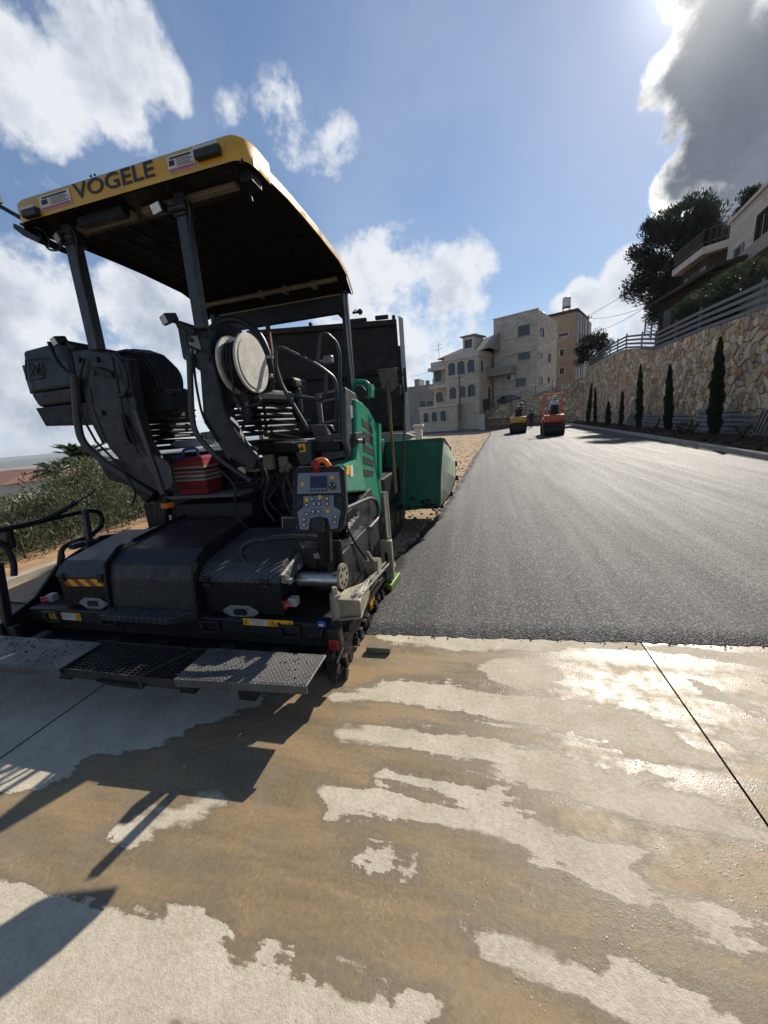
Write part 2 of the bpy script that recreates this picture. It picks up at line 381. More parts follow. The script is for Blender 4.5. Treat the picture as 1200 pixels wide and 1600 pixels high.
DRY = [
 [(-40,1400),(40,1385),(60,1410),(140,1400),(180,1420),(240,1425),(310,1415),(345,1450),(345,1480),(385,1510),(420,1490),(500,1520),(560,1540),(600,1545),(680,1550),(690,1640),(-60,1640)],
 [(-60,1030),(230,1020),(400,1060),(405,1100),(310,1135),(270,1155),(200,1180),(150,1180),(100,1215),(-60,1265)],
 [(160,1305),(230,1265),(262,1270),(335,1238),(352,1250),(290,1285),(235,1305)],
 [(585,985),(640,985),(1005,990),(1000,1012),(900,1014),(850,1022),(800,1014),(760,1014),(700,1016),(650,1007),(600,1003)],
 [(750,1040),(780,1026),(820,1026),(870,1040),(886,1060),(870,1075),(820,1077),(765,1060)],
 [(515,1088),(600,1064),(700,1066),(780,1084),(860,1094),(940,1104),(1000,1118),(1060,1148),(1110,1178),(1128,1198),(1080,1194),(1000,1188),(960,1172),(900,1152),(800,1132),(700,1112),(620,1098),(530,1100)],
 [(520,1140),(610,1133),(680,1140),(760,1155),(830,1168),(900,1190),(980,1210),(1060,1230),(1120,1255),(1210,1300),(1210,1328),(1130,1314),(1030,1294),(960,1270),(880,1240),(800,1212),(700,1184),(600,1164),(540,1158)],
 [(600,1206),(700,1222),(780,1234),(872,1266),(800,1260),(700,1244),(620,1222)],
 [(500,1232),(560,1250),(590,1222),(680,1248),(780,1262),(860,1286),(920,1320),(990,1326),(1004,1370),(1030,1422),(960,1402),(900,1374),(850,1344),(780,1304),(700,1284),(600,1274),(510,1280)],
 [(1040,1410),(1090,1398),(1210,1436),(1210,1494),(1150,1474),(1080,1452)],
 [(700,1433),(760,1438),(830,1468),(900,1498),(938,1516),(950,1488),(1010,1528),(1060,1548),(1100,1568),(1230,1610),(1180,1660),(1020,1640),(920,1572),(850,1542),(760,1502)],
 [(560,1335),(590,1330),(645,1352),(640,1364),(590,1352)],
 [(1012,1012),(1060,1010),(1210,1028),(1210,1048),(1150,1036),(1080,1024),(1040,1026)],
 [(1080,1060),(1140,1080),(1210,1110),(1210,1128),(1130,1100),(1090,1082)],
 [(1100,1120),(1160,1150),(1210,1165),(1210,1185),(1150,1172),(1112,1146)],
]
DRYW = [np.array([at(px, py, Z=0.0)[:2] for px, py in p]) for p in DRY]
def slab(x0, x1, y0, y1, res, skew=(0, 0)):
    nx, ny = int((x1-x0)/res)+2, int((y1-y0)/res)+2
    X, Y = np.meshgrid(np.linspace(x0, x1, nx), np.linspace(y0, y1, ny))
    Y = Y+(Y-y0)/(y1-y0)*(skew[0]+(skew[1]-skew[0])*(X-x0)/(x1-x0))
    P = np.stack([X.ravel(), Y.ravel()], 1)
    sdv = np.full(len(P), -1.0)
    for w in DRYW: sdv = np.maximum(sdv, poly_sd(P, w))
    sdv = np.clip(sdv, -0.16, 0.16)
    o = np_mesh('concrete_slab', np.column_stack([P, np.zeros(len(P))]), grid_faces(nx, ny), M_conc, attrs={'dry': ('POINT', 'FLOAT', sdv)})
    return tag(o, kind='structure')
SK = 0.076   # slope of the slab edge against the road axis
for x0, x1, res in ((-5.6, -2.497, 0.04), (-2.485, 0.984, 0.02), (0.994, 6.2, 0.03)):
    slab(x0, x1, -3.0, 2.41, res, (SK*(x0+0.8), SK*(x1+0.8)))

# base ground: sheet that falls away to the left and reaches the horizon
M_soil = simple('dry_soil', (0.20, 0.15, 0.10), 0.95, 0, 0.4, 1.3, (0.30, 0.24, 0.16), 0.5, 0.6, 9, spec=0.2)
def gz(x, y):
    z = np.where(x < -7, -(-x-7)*0.16, 0.0)
    z = np.where(x < -60, -8.5-(-x-60)*0.05, z); z = np.maximum(z, -95)
    return z-0.03
gx = np.concatenate([-np.geomspace(9000, 30, 40), np.linspace(-26, 30, 57), np.geomspace(34, 9000, 34)])
gy = np.concatenate([-np.geomspace(6000, 30, 20), np.linspace(-26, 70, 49), np.geomspace(76, 9000, 34)])
GX, GY = np.meshgrid(gx, gy); GZ = gz(GX, GY)
tag(np_mesh('ground', np.column_stack([GX.ravel(), GY.ravel(), GZ.ravel()]), grid_faces(len(gx), len(gy)), M_soil, smooth=True), kind='structure')
# distant hills
M_hill = simple('hill_scrub', (0.085, 0.09, 0.06), 0.95, 0, 0.4, 0.004, spec=0.1)
def hills(name, dist, a0, a1, base, top, seed, n=160):
    r = np.random.default_rng(seed); A = np.linspace(a0, a1, n)
    prof = sum(np.sin(np.radians(A)*f+r.uniform(0, 6))*w for f, w in ((7, 1), (17, .5), (41, .22), (90, .1)))
    vs = []; dd = (0, 0.06, 0.16, 0.3); hh = (0, .62, 1, .2)
    for k in range(4):
        for i, a in enumerate(A):
            d = dist*(1+dd[k]); h = base+(top-base)*hh[k]*(0.82+0.14*prof[i])
            vs.append((d*math.sin(R_(a)), d*math.cos(R_(a)), h))
    tag(np_mesh(name, vs, grid_faces(n, 4), M_hill, smooth=True), kind='structure')
hills('hills', 4200, -120, -20, -100, -34, 3)
hills('hills', 6500, -120, -10, -100, 12, 5)

# fresh asphalt
def mat_asphalt():
    m, t, b = newmat('fresh_asphalt')
    co = t.node('ShaderNodeTexCoord').outputs['Object']
    st = t.node('ShaderNodeMapping', None, Vector=co); st.inputs['Rotation'].default_value = (0, 0, R_(-2)); st.inputs['Scale'].default_value = (2.2, 0.10, 1)
    lane = t.noise(st.outputs[0], 2.4, 7.0, 0.62)
    ag = t.node('ShaderNodeTexVoronoi', None, Vector=co, Scale=170.0)
    ag2 = t.node('ShaderNodeTexVoronoi', None, Vector=co, Scale=90.0)
    stone = t.node('ShaderNodeSeparateColor', None, Color=ag.outputs['Color']).outputs[0]
    stone2 = t.node('ShaderNodeSeparateColor', None, Color=ag2.outputs['Color']).outputs[1]
    c = t.mix(t.mapr(stone, 0.25, 1.0), (0.011, 0.011, 0.0115), (0.064, 0.063, 0.061))
    c = t.mix(t.mapr(stone2, 0.80, 0.93, 0, 0.75), c, (0.22, 0.215, 0.205))
    c = t.mix(t.mapr(lane, 0.44, 0.66, 0, 0.28), c, (0.085, 0.082, 0.078))
    c = t.mix(t.mapr(t.noise(co, 1.1, 7.0, 0.65), 0.55, 0.72, 0, 0.4), c, (0.012, 0.012, 0.013))
    # thin drum marks along the road and a darker pass
    s2 = t.node('ShaderNodeMapping', None, Vector=co); s2.inputs['Rotation'].default_value = (0, 0, R_(-4)); s2.inputs['Scale'].default_value = (7.0, 0.07, 1)
    c = t.mix(t.mapr(t.noise(s2.outputs[0], 2.0, 4.0, 0.6, 0.3), 0.64, 0.70, 0, 0.35), c, (0.015, 0.015, 0.016))
    s3 = t.node('ShaderNodeMapping', None, Vector=co); s3.inputs['Rotation'].default_value = (0, 0, R_(3)); s3.inputs['Scale'].default_value = (0.6, 0.05, 1)
    c = t.mix(t.mapr(t.noise(s3.outputs[0], 1.5, 2.0, 0.5), 0.50, 0.56, 0, 0.30), c, (0.018, 0.018, 0.019))
    t.put(b.inputs['Base Color'], c)
    t.put(b.inputs['Roughness'], t.mapr(t.math('ADD', t.math('MULTIPLY', lane, 0.6), t.math('MULTIPLY', stone, 0.4)), 0.3, 0.75, 0.74, 0.50, False))
    b.inputs['Specular IOR Level'].default_value = 0.42
    h = t.math('ADD', t.math('SUBTRACT', 1.0, ag.outputs['Distance']), t.math('MULTIPLY', t.math('SUBTRACT', 1.0, ag2.outputs['Distance']), 1.2))
    h = t.math('ADD', h, t.math('MULTIPLY', t.noise(co, 22.0, 5.0), 1.2))
    bump(t, b, h, 0.7, 0.005)
    return m
M_asph = mat_asphalt()
LEFT = [(2.30,-0.98),(3.2,-1.02),(4.2,-0.96),(5.2,-0.84),(6.15,-0.74),(12,-0.45),(22,0.0),(31,0.47),(36,0.55),(41,0.5),(46,0.2),(49.5,-0.6)]
KERB = [(-4,5.28),(0,5.6),(5,5.93),(10.35,6.28),(19,6.95),(28,7.5),(39.3,8.05),(46,8.6)]
def interp(tab, y): return np.interp(y, [q[0] for q in tab], [q[1] for q in tab])
ys = np.concatenate([np.linspace(2.36, 8, 120), np.linspace(8.1, 48, 130)])
us = np.linspace(0, 1, 180)
vs = []
for y in ys:
    a = interp(LEFT, y)+0.035*math.sin(y*9.1)*math.sin(y*3.7)+rng.normal(0, 0.010); bq = interp(KERB, y)+0.02
    for u in us:
        yy = y
        x = a+(bq-a)*u
        if y < 8: yy = y+SK*(x+0.8)*(8-y)/5.64+(rng.normal(0, 0.008) if y < 2.37 else 0)
        edge = min(1, (x-a)/0.10); edge2 = min(1, (y-2.36)/0.09)
        vs.append((x, yy, 0.004+0.036*min(edge, 1)*min(edge2, 1)))
tag(np_mesh('asphalt_road', vs, grid_faces(len(us), len(ys)), M_asph, smooth=True), kind='structure')
# cross street beyond, and the unpaved base on the left
def sheet(name, pts, z, m):
    o = MB().add([(x, y, z) for x, y in pts], [tuple(range(len(pts)))]).build(name, m); return tag(o, kind='structure')
M_base = simple('crushed_base_gravel', (0.36, 0.26, 0.165), 0.95, 0, 0.3, 2.5, (0.20, 0.13, 0.08), 0.6, 0.9, 26, spec=0.15)
sheet('gravel_base', [(-5.7,2.46),(-0.66,2.46),(-.6,6.2),(-.3,12),(0.15,22),(.62,31),(.7,36),(0.4,40),(-4,41.5),(-8,42),(-6.6,20),(-6.0,6)], -0.004, M_base)
M_olda = simple('old_grey_asphalt', (0.13, 0.12, 0.11), 0.9, 0, 0.3, 0.7, (0.22, 0.18, 0.13), 0.4, 0.5, 30, spec=0.2)
sheet('side_street', [(-8,42),(-4,41.5),(.4,40),(2,45),(9,45.6),(9.3,46.2),(-1.0,56),(-9,64),(-30,80),(-34,70)], -0.008, M_olda)
# orange dirt strip along the hedge and concrete kerb at the left
M_odirt = simple('orange_dirt', (0.38, 0.235, 0.13), 0.95, 0, 0.3, 3.5, (0.22, 0.15, 0.09), 0.6, 0.9, 30, spec=0.15)
sheet('dirt_verge', [(-5.62,-3),(-5.72,2.5),(-5.85,5.2),(-6.3,13),(-7.2,24),(-8.4,24),(-7.3,10),(-6.9,-3)], 0.012, M_odirt)
mb = MB()
for (a, b) in (((-5.60,-3),(-5.66,2.5)), ((-5.66,2.5),(-5.8,6)), ((-5.8,6),(-6.25,14))):
    mb.bar((a[0], a[1], 0.03), (b[0], b[1], 0.03), 0.16, 0.10)
M_kerb = simple('kerb_concrete', (0.36, 0.32, 0.26), 0.85, 0, 0.25, 2.0, (0.20, 0.16, 0.11), 0.4, 0.5, 50, spec=0.25)
tag(mb.build('kerb', M_kerb), kind='structure')
# right kerb in lengths with thin joints
mb = MB(); yy = -3.0
while yy < 44:
    y2 = min(yy+1.0, 44); a = (interp(KERB, yy)+0.14, yy+0.006, 0.07); b = (interp(KERB, y2)+0.14, y2-0.006, 0.07)
    mb.bar(a, b, 0.2, 0.17); yy = y2
tag(mb.build('kerb', M_kerb, bevel=0.015), kind='structure')
M_bed = simple('planting_soil', (0.075, 0.045, 0.03), 0.97, 0, 0.4, 2.0, (0.12, 0.08, 0.05), 0.5, 1.0, 12, spec=0.1)
def wall_x(y): return np.interp(y, [-4, 14, 41, 46], [7.5, 8.62, 9.72, 9.95])
bys = np.linspace(-3, 45.5, 200); bus = np.linspace(0, 1, 14); bv = []
for y in bys:
    a = interp(KERB, y)+0.24; bq = wall_x(y)+0.2
    for u in bus: bv.append((a+(bq-a)*u, y, 0.10+0.16*u+rng.normal(0, 0.03)*math.sin(math.pi*u)))
tag(np_mesh('planting_bed', bv, grid_faces(14, 200), M_bed, smooth=True), kind='structure')
# clods and stones lying on the bed and on the gravel: loose material nobody could count
mb = MB()
def rock(mb, c, r):
    n = 6; vs = [V(c)+Vector((rng.normal(), rng.normal(), rng.normal())).normalized()*r*rng.uniform(.7, 1.2) for _ in range(8)]
    a = [V(c)+Vector((math.cos(k*1.05)*r*rng.uniform(.7,1.2), math.sin(k*1.05)*r*rng.uniform(.7,1.2), rng.uniform(-.3,.3)*r)) for k in range(n)]
    t = V(c)+Vector((0,0,r*.7)); q = V(c)-Vector((0,0,r*.5)); i0 = 0
    mb.add(a+[t, q], [(k, (k+1) % n, n) for k in range(n)]+[((k+1) % n, k, n+1) for k in range(n)])
for _ in range(900):
    y = rng.uniform(8, 42)**1.0; u = rng.uniform(); a = interp(KERB, y)+0.3; bq = wall_x(y)
    rock(mb, (a+(bq-a)*u, y, 0.13+0.14*u), rng.uniform(.02, .09))
tag(mb.build('soil_clods', M_bed), kind='stuff')
mb = MB()
for _ in range(1500):
    y = 4.6+rng.uniform()**2*34; a = interp(LEFT, y)
    rock(mb, (a-rng.uniform(0.02, 1.0)**1.5*3.0, y, 0.0), rng.uniform(.008, .045))
tag(mb.build('loose_gravel', M_base), kind='stuff')
mb = MB()
for _ in range(420):
    y = 2.4+rng.uniform()**1.5*16; a = interp(LEFT, y)
    rock(mb, (a+rng.normal(-0.03, 0.04), y, 0.004), rng.uniform(.006, .018))
for _ in range(140):
    x = rng.uniform(-0.8, 6); rock(mb, (x, 2.37+SK*(x+.8)-abs(rng.normal(0, .03)), 0.004), rng.uniform(.003, .009))
tag(mb.build('asphalt_crumbs', M_asph), kind='stuff')

# ------------------------------------------------------------------ stone retaining wall, real relief
def mat_stones(name, mort, bscale=18.0):
    m, t, b = newmat(name)
    co = t.node('ShaderNodeTexCoord').outputs['Object']
    c = t.node('ShaderNodeAttribute', dict(attribute_name='stone')).outputs['Color']
    n = t.noise(co, 3.2, 8.0, 0.68); n2 = t.noise(co, bscale, 6.0, 0.7)
    c = t.vmath('MULTIPLY', c, t.node('ShaderNodeCombineXYZ', None, X=t.mapr(n, .3, .7, .68, 1.25, False), Y=t.mapr(n, .3, .7, .70, 1.22, False), Z=t.mapr(n, .3, .7, .74, 1.2, False)).outputs[0])
    c = t.mix(t.mapr(n2, 0.56, 0.75, 0, 0.45), c, (0.13, 0.105, 0.08))
    e = t.node('ShaderNodeAttribute', dict(attribute_name='gap')).outputs['Fac']
    c = t.mix(e, c, mort)
    t.put(b.inputs['Base Color'], c); b.inputs['Roughness'].default_value = 0.92; b.inputs['Specular IOR Level'].default_value = 0.2
    bump(t, b, t.math('ADD', n2, t.noise(co, 7.0, 5.0)), 0.9, 0.05)
    return m
M_stone = mat_stones('rubble_stone', (0.085, 0.066, 0.048))
def stone_wall(name, fn, u1, v_top, res, size, seed, relief=0.075, thick=0.5):
    """fn(u) -> (x,y) foot of the wall, v_top(u) -> height; stones by nearest seed with raised faces and open joints"""
    r = np.random.default_rng(seed); nu = int(u1/res)+1; vmax = max(v_top(u) for u in np.linspace(0, u1, 60)); nv = int(vmax/res)+2
    U = np.linspace(0, u1, nu); vt = np.array([v_top(u) for u in U]); W = np.linspace(0, 1, nv)
    UU, WW = np.meshgrid(U, W); VV = WW*vt[None, :]
    su, sv = np.meshgrid(np.arange(-1, u1/size+2), np.arange(-1, vmax/(size*0.8)+2))
    keep = r.uniform(size=su.size) < 0.80
    S = np.stack([(su.ravel()+r.uniform(-.46, .46, su.size)+0.5*(sv.ravel() % 2))*size, (sv.ravel()+r.uniform(-.46, .46, su.size))*size*0.8], 1)[keep]
    P = np.stack([UU.ravel(), VV.ravel()], 1)
    P = P+0.10*size*np.stack([np.sin(P[:, 1]*9/size*.5+P[:, 0]*3), np.cos(P[:, 0]*8/size*.5)], 1)
    ids = np.zeros(len(P), int); e1 = np.zeros(len(P)); order = np.argsort(P[:, 0]); St = S[np.argsort(S[:, 0])]
    for ch in np.array_split(order, max(1, len(P)//1500)):
        lo, hi = P[ch, 0].min()-2.6*size, P[ch, 0].max()+2.6*size
        k0, k1 = np.searchsorted(St[:, 0], [lo, hi]); Q = St[k0:k1]
        D = np.sqrt(((P[ch][:, None, :]-Q[None])**2).sum(2)); a = np.argpartition(D, 1, axis=1)[:, :2]
        d = np.take_along_axis(D, a, 1); s = np.argsort(d, 1); a = np.take_along_axis(a, s, 1)
        q1, q2 = Q[a[:, 0]], Q[a[:, 1]]
        e1[ch] = ((P[ch]-(q1+q2)/2)*(q1-q2)).sum(1)/np.maximum(np.linalg.norm(q1-q2, axis=1), 1e-6); ids[ch] = a[:, 0]+k0
    prof = np.clip(e1/(0.075*size), 0, 1); gap = 1-np.clip((e1-0.02*size)/(0.06*size), 0, 1)
    off = relief*(prof**0.6)*(0.7+0.6*r.uniform(size=len(St))[ids])
    tilt = r.normal(0, 0.16, (len(St), 2)); off = off+((P-St[ids])*tilt[ids]).sum(1)*prof*0.45
    xy = np.array([fn(u) for u in U]); d = np.gradient(xy, axis=0); nrm = np.stack([-d[:, 1], d[:, 0]], 1); nrm /= np.linalg.norm(nrm, axis=1)[:, None]
    X = np.tile(xy[:, 0], nv)+np.tile(nrm[:, 0], nv)*off; Y = np.tile(xy[:, 1], nv)+np.tile(nrm[:, 1], nv)*off
    pal = np.array([(.56,.41,.24),(.62,.47,.30),(.50,.345,.20),(.58,.45,.31),(.46,.37,.28),(.66,.53,.37),(.52,.29,.16),(.44,.315,.21)])
    colr = pal[r.integers(0, len(pal), len(St))]*r.uniform(.82, 1.36, (len(St), 1)); colr = np.column_stack([colr, np.ones(len(St))])
    verts = np.column_stack([X, Y, VV.ravel()]); faces = grid_faces(nu, nv)
    # back and top so the wall has thickness
    nb = len(verts); bx = xy-nrm*thick
    tb = np.column_stack([bx, vt]); bb = np.column_stack([bx, np.zeros(nu)])
    verts = np.vstack([verts, tb, bb]); top = np.arange(nu)+(nv-1)*nu; i = np.arange(nu-1)
    f2 = np.stack([top[i], top[i+1], nb+i+1, nb+i], 1); f3 = np.stack([nb+i, nb+i+1, nb+nu+i+1, nb+nu+i], 1)
    ends = np.array([[0, top[0], nb, nb+nu], [nu-1, nb+2*nu-1, nb+nu-1, top[-1]]])
    faces = np.vstack([faces, f2, f3, ends])
    cc = np.vstack([colr[ids], np.tile([.38,.33,.26,1], (2*nu, 1))]); gg = np.concatenate([gap, np.zeros(2*nu)])
    return np_mesh(name, verts, faces, M_stone, attrs={'stone': ('POINT', 'FLOAT_COLOR', cc), 'gap': ('POINT', 'FLOAT', gg)})
WY0, WY1 = 4.0, 41.6
WTOP = [(4,3.55),(14,4.05),(19,4.22),(24.6,4.28),(26.5,4.62),(30,5.15),(34,5.25),(38,5.22),(41.6,5.15)]
o = stone_wall('retaining_wall', lambda u: (wall_x(WY0+u), WY0+u), WY1-WY0, lambda u: np.interp(WY0+u, [q[0] for q in WTOP], [q[1] for q in WTOP]), 0.035, 0.30, 4)
tag(o, 'tall tan rubble stone retaining wall along the right of the road', 'wall')
# cross wall at the end of the road, climbing to the right
CA, CB = np.array([-1.2, 54.0]), np.array([10.6, 45.4]); CL_ = np.linalg.norm(CA-CB)
def cw_top(u):   # u from CB (right) to CA (left)
    s = u/CL_; return float(np.interp(s, [0, .28, .62, .82, 1], [4.75, 3.9, 3.0, 2.3, 0.9]))
o = stone_wall('stone_wall', lambda u: tuple(CB+(CA-CB)*u/CL_), CL_, cw_top, 0.07, 0.42, 9, 0.09)
tag(o, 'dark rubble stone wall climbing rightward behind the two rollers', 'wall')

# ================================================================== ASPHALT PAVER
PYAW = R_(1.5); PO = Vector((-2.2, 0, 0))
_c, _s = math.cos(PYAW), math.sin(PYAW)
RLOC = np.array([[_c, _s, 0], [-_s, _c, 0], [0, 0, 1]])
def pv(px, py, **k):           # a point of the paver in its own frame
    r = RLOC @ ray(px, py); c = RLOC @ (EYEP-np.array(PO)); a, v = list(k.items())[0]; i = 'xyz'.index(a)
    return Vector(c+(v-c[i])/r[i]*r)
def toworld(p): return Matrix.Rotation(PYAW, 4, 'Z') @ Vector(p) + PO
PAV = empty('asphalt_paver', PO, PYAW)
tag(PAV, 'big charcoal and green asphalt paver with yellow edged canopy beside the fresh road', 'paver')

def mat_diamond(name, col, metal, rough, sc=62.0):
    m, t, b = newmat(name)
    co = t.node('ShaderNodeTexCoord').outputs['Object']; s = t.node('ShaderNodeSeparateXYZ', None, Vector=co)
    u = t.math('ADD', s.outputs[0], t.math('MULTIPLY', s.outputs[2], 0.35)); v = t.math('ADD', s.outputs[1], t.math('MULTIPLY', s.outputs[2], 0.9))
    a = t.math('SINE', t.math('MULTIPLY', t.math('ADD', u, v), sc*2)); c = t.math('SINE', t.math('MULTIPLY', t.math('SUBTRACT', u, v), sc*2))
    lug = t.mapr(t.math('MULTIPLY', t.math('MULTIPLY', a, c), t.math('SIGN', a)), 0.25, 0.7)
    n = t.noise(co, 5.0, 7.0, 0.65); n2 = t.noise(co, 2.2, 8.0, 0.7)
    cc = t.scale(col, t.mapr(n, .3, .7, .6, 1.3, False))
    cc = t.mix(t.mapr(n2, .5, .7, 0, .5), cc, (0.10, 0.085, 0.065)); cc = t.mix(t.math('MULTIPLY', lug, 0.35), cc, (0.28, 0.27, 0.26))
    t.put(b.inputs['Base Color'], cc); b.inputs['Metallic'].default_value = metal
    t.put(b.inputs['Roughness'], t.mapr(n2, .3, .7, rough-.1, rough+.2, False))
    bump(t, b, lug, 0.9, 0.006); return m
M_dia = mat_diamond('tread_plate', (0.055, 0.055, 0.058), 0.4, 0.42)
M_diab = mat_diamond('worn_tread_plate', (0.15, 0.146, 0.138), 0.5, 0.46)
M_grat = simple('oily_grating', (.045,.043,.04), .5, .4, .3, 8)

FONT = None
def text_mesh(name, s, mat, parent, origin, xdir, ydir, width, height=None, thick=0.002, weight=0.0):
    cu = bpy.data.curves.new(name, 'FONT'); cu.body = s; cu.extrude = thick; cu.offset = weight; cu.resolution_u = 3
    o = bpy.data.objects.new(name+'_tmp', cu); COL.objects.link(o)
    me = bpy.data.meshes.new_from_object(o.evaluated_get(bpy.context.evaluated_depsgraph_get()))
    bpy.data.objects.remove(o)
    co = np.zeros(len(me.vertices)*3); me.vertices.foreach_get('co', co); co = co.reshape(-1, 3)
    mn, mx = co[:, :2].min(0), co[:, :2].max(0); w = mx-mn
    sx = width/w[0]; sy = (height/w[1]) if height else sx
    X = V(xdir).normalized(); Y = V(ydir).normalized(); N = X.cross(Y).normalized()
    out = np.array(origin)[None]+((co[:, 0]-mn[0])*sx)[:, None]*np.array(X)+((co[:, 1]-mn[1])*sy)[:, None]*np.array(Y)+co[:, 2:3]*np.array(N)
    me.vertices.foreach_set('co', out.ravel()); me.update(); me.materials.clear(); me.materials.append(mat)
    ob = bpy.data.objects.new(name, me); COL.objects.link(ob); ob.parent = parent; return ob

# ---- screed walkway: two plates and a grating between
def plate(x0r, x1r, x0f, x1f, yr, yf, z, skew=0.0):
    mb = MB()
    mb.hexa([(x0r,yr,z-.012),(x1r,yr,z-.012),(x1f,yf,z-.012),(x0f,yf,z-.012),(x0r,yr,z),(x1r,yr,z),(x1f,yf,z),(x0f,yf,z)])
    mb.hexa([(x0r,yr-.012,z-.06),(x1r,yr-.012,z-.06),(x1r,yr-.001,z-.06),(x0r,yr-.001,z-.06),(x0r,yr-.012,z),(x1r,yr-.012,z),(x1r,yr-.001,z),(x0r,yr-.001,z)])
    return mb
def plate2(rl, rr, fr, fl, z, lip, skew=0.0):
    P = [pv(*q, z=z) for q in (rl, rr, fr, fl)]; mb = MB(); dz = Vector((0,0,-.012)); dl = Vector((0,0,-lip)); dy = Vector((0,-.012,0))
    mb.hexa([q+dz for q in P]+P); mb.hexa([P[0]+dl+dy, P[1]+dl+dy, P[1]+dl, P[0]+dl, P[0]+dy, P[1]+dy, P[1]-Vector((0,.0005,0)), P[0]-Vector((0,.0005,0))]); return mb
plate2((273,1059),(480,1070),(510,1023),(328,1012),.302,.05).build('walkway_plate', M_diab, PAV, .004)
plate2((-160,1028),(94,1044),(159,1004),(-100,985),.305,.05).build('walkway_plate', M_diab, PAV, .004)
g = MB()
gx0, gx1, gy0, gy1 = -.30, .62, 1.335, 1.60
for i in range(24): x = gx0+i*(gx1-gx0)/23; g.span((x-.0025, gy0, .262), (x+.0025, gy1, .286))
for i in range(13): y = gy0+i*(gy1-gy0)/12; g.span((gx0, y-.002, .268), (gx1, y+.002, .285))
g.span((gx0, gy0-.012, .235), (gx1, gy0-.003, .292)); g.span((gx0, gy1+.003, .25), (gx1, gy1+.012, .29))
g.build('walkway_grating', M_grat, PAV)
mb = MB()
for x in (-.95, -.28, .08, .62, 1.0): mb.span((x-.05, 1.36, .18), (x+.05, 1.75, .238))
mb.hexa([(.12,1.33,.20),(.34,1.33,.20),(.34,1.6,.20),(.12,1.6,.20),(.05,1.30,.25),(.40,1.30,.25),(.40,1.62,.25),(.05,1.62,.25)])
mb.build_each('walkway_bracket', M_grime, PAV, .004)
ch = MB(); ch.tube([pv(310,1013,z=.31), pv(262,1036,z=.315), pv(215,1058,z=.31), pv(222,1075,z=.25)], .008, .02)
ch.build('strap', M_black, PAV)

# ---- screed body
mb = MB()
mb.hexa([(-1.26,1.94,.06),(1.26,1.94,.06),(1.26,2.95,.06),(-1.26,2.95,.06),(-1.26,1.96,.34),(1.26,1.96,.34),(1.26,2.95,.5),(-1.26,2.95,.5)])
mb.span((-1.24, 1.80, .04), (1.24, 1.95, .13))
mb.build('screed_body', M_grime, PAV, .008)
# lower rear beam with sockets
for x0, x1 in ((-1.28, -.44), (.36, 1.22)):
    b = MB(); b.span((x0, 1.85, .25), (x1, 1.935, .355))
    b.build('screed_beam', M_char, PAV, .006)
def socket(x, z, y=1.845, w=.075):
    s = MB(); 
    for a, c in (((x-w,y-.022,z-.045),(x-w+.02,y,z+.045)),((x+w-.02,y-.022,z-.045),(x+w,y,z+.045)),((x-w+.02,y-.022,z+.03),(x+w-.02,y,z+.045)),((x-w+.02,y-.022,z-.045),(x+w-.02,y,z-.03))): s.span(a, c)
    s.build('socket', M_char, PAV, .004)
for px, py in ((212,958),(545,973),(148,962),(178,957)):
    pass
socket(-.46, .30); socket(-1.02, .30); socket(.42, .30); socket(1.02, .30)
# hoods -------------------------------------------------------------
def hood(x0, x1, endcap):
    y0 = 1.90
    f = MB(); f.span((x0, y0, .372), (x1, y0+.35, .60)); f.build('hood_face', M_chard, PAV, .004)
    prof = [(y0-.012,.604),(y0-.012,.632),(y0+.02,.672),(y0+.085,.715),(y0+.62,.805),(y0+.62,.77),(y0+.09,.604)]
    lid = MB()
    xa, xb = x0-.005, x1+.005
    lid.prism([(xa, y, z) for y, z in prof], (xb-xa, 0, 0)); o = lid.build('hood_lid', M_dia, PAV, .006)
    h = MB()
    for x in (x0+.06, x1-.10):
        h.span((x-.028, y0-.026, .612), (x+.028, y0-.010, .648)); h.span((x-.028, y0-.024, .58), (x+.028, y0-.002, .600))
    h.build_each('hinge', M_char, o, .003)
    return o
HL = hood(-.94, -.40, False); HR = hood(.36, .96, True)
# bright tread-plate flap on the right end of the right hood
mb = MB(); mb.hexa([(.968,1.91,.60),(1.0,1.93,.585),(1.04,2.42,.70),(.968,2.44,.72),(.968,1.91,.66),(.985,1.93,.65),(1.02,2.42,.80),(.968,2.44,.806)])
mb.build('end_flap', M_diab, PAV, .004)
mb = MB()
for y in (1.96, 2.10, 2.2): mb.box((1.012, y, .60+(y-1.96)*.3), (.018, .05, .035))
mb.build_each('hinge', M_galv, PAV, .003)
def handle_plate(cx, cz):
    y = 1.897; o = []
    pts = [(-.135,0),(-.135,-.01),(-.07,-.045),(.07,-.045),(.135,-.01),(.135,.01),(.07,.045),(-.07,.045),(-.135,.01)]
    mb = MB(); mb.prism([(cx+a, y, cz+b) for a, b in pts][::-1], (0, -.006, 0)); h = mb.build('handle_plate', M_galv, PAV, .002)
    s = MB(); k = []
    for i in range(16): a = 2*math.pi*i/16; k.append((cx+.028*(1 if math.cos(a) > 0 else -1)+.024*math.cos(a), y-.0075, cz+.024*math.sin(a)))
    s.prism(k, (0, -.003, 0)); s.build('slot', M_black, h)
    b = MB()
    for a, c in ((-.115,0),(.115,0),(-.06,.03),(.06,.03),(-.06,-.03),(.06,-.03)): b.cyl((cx+a,y-.006,cz+c),(cx+a,y-.011,cz+c),.006,n=6)
    b.build_each('bolt', M_steel, h)
q = pv(147,942,y=1.9); handle_plate(q.x, q.z); q = pv(377,955,y=1.9); handle_plate(q.x, q.z)
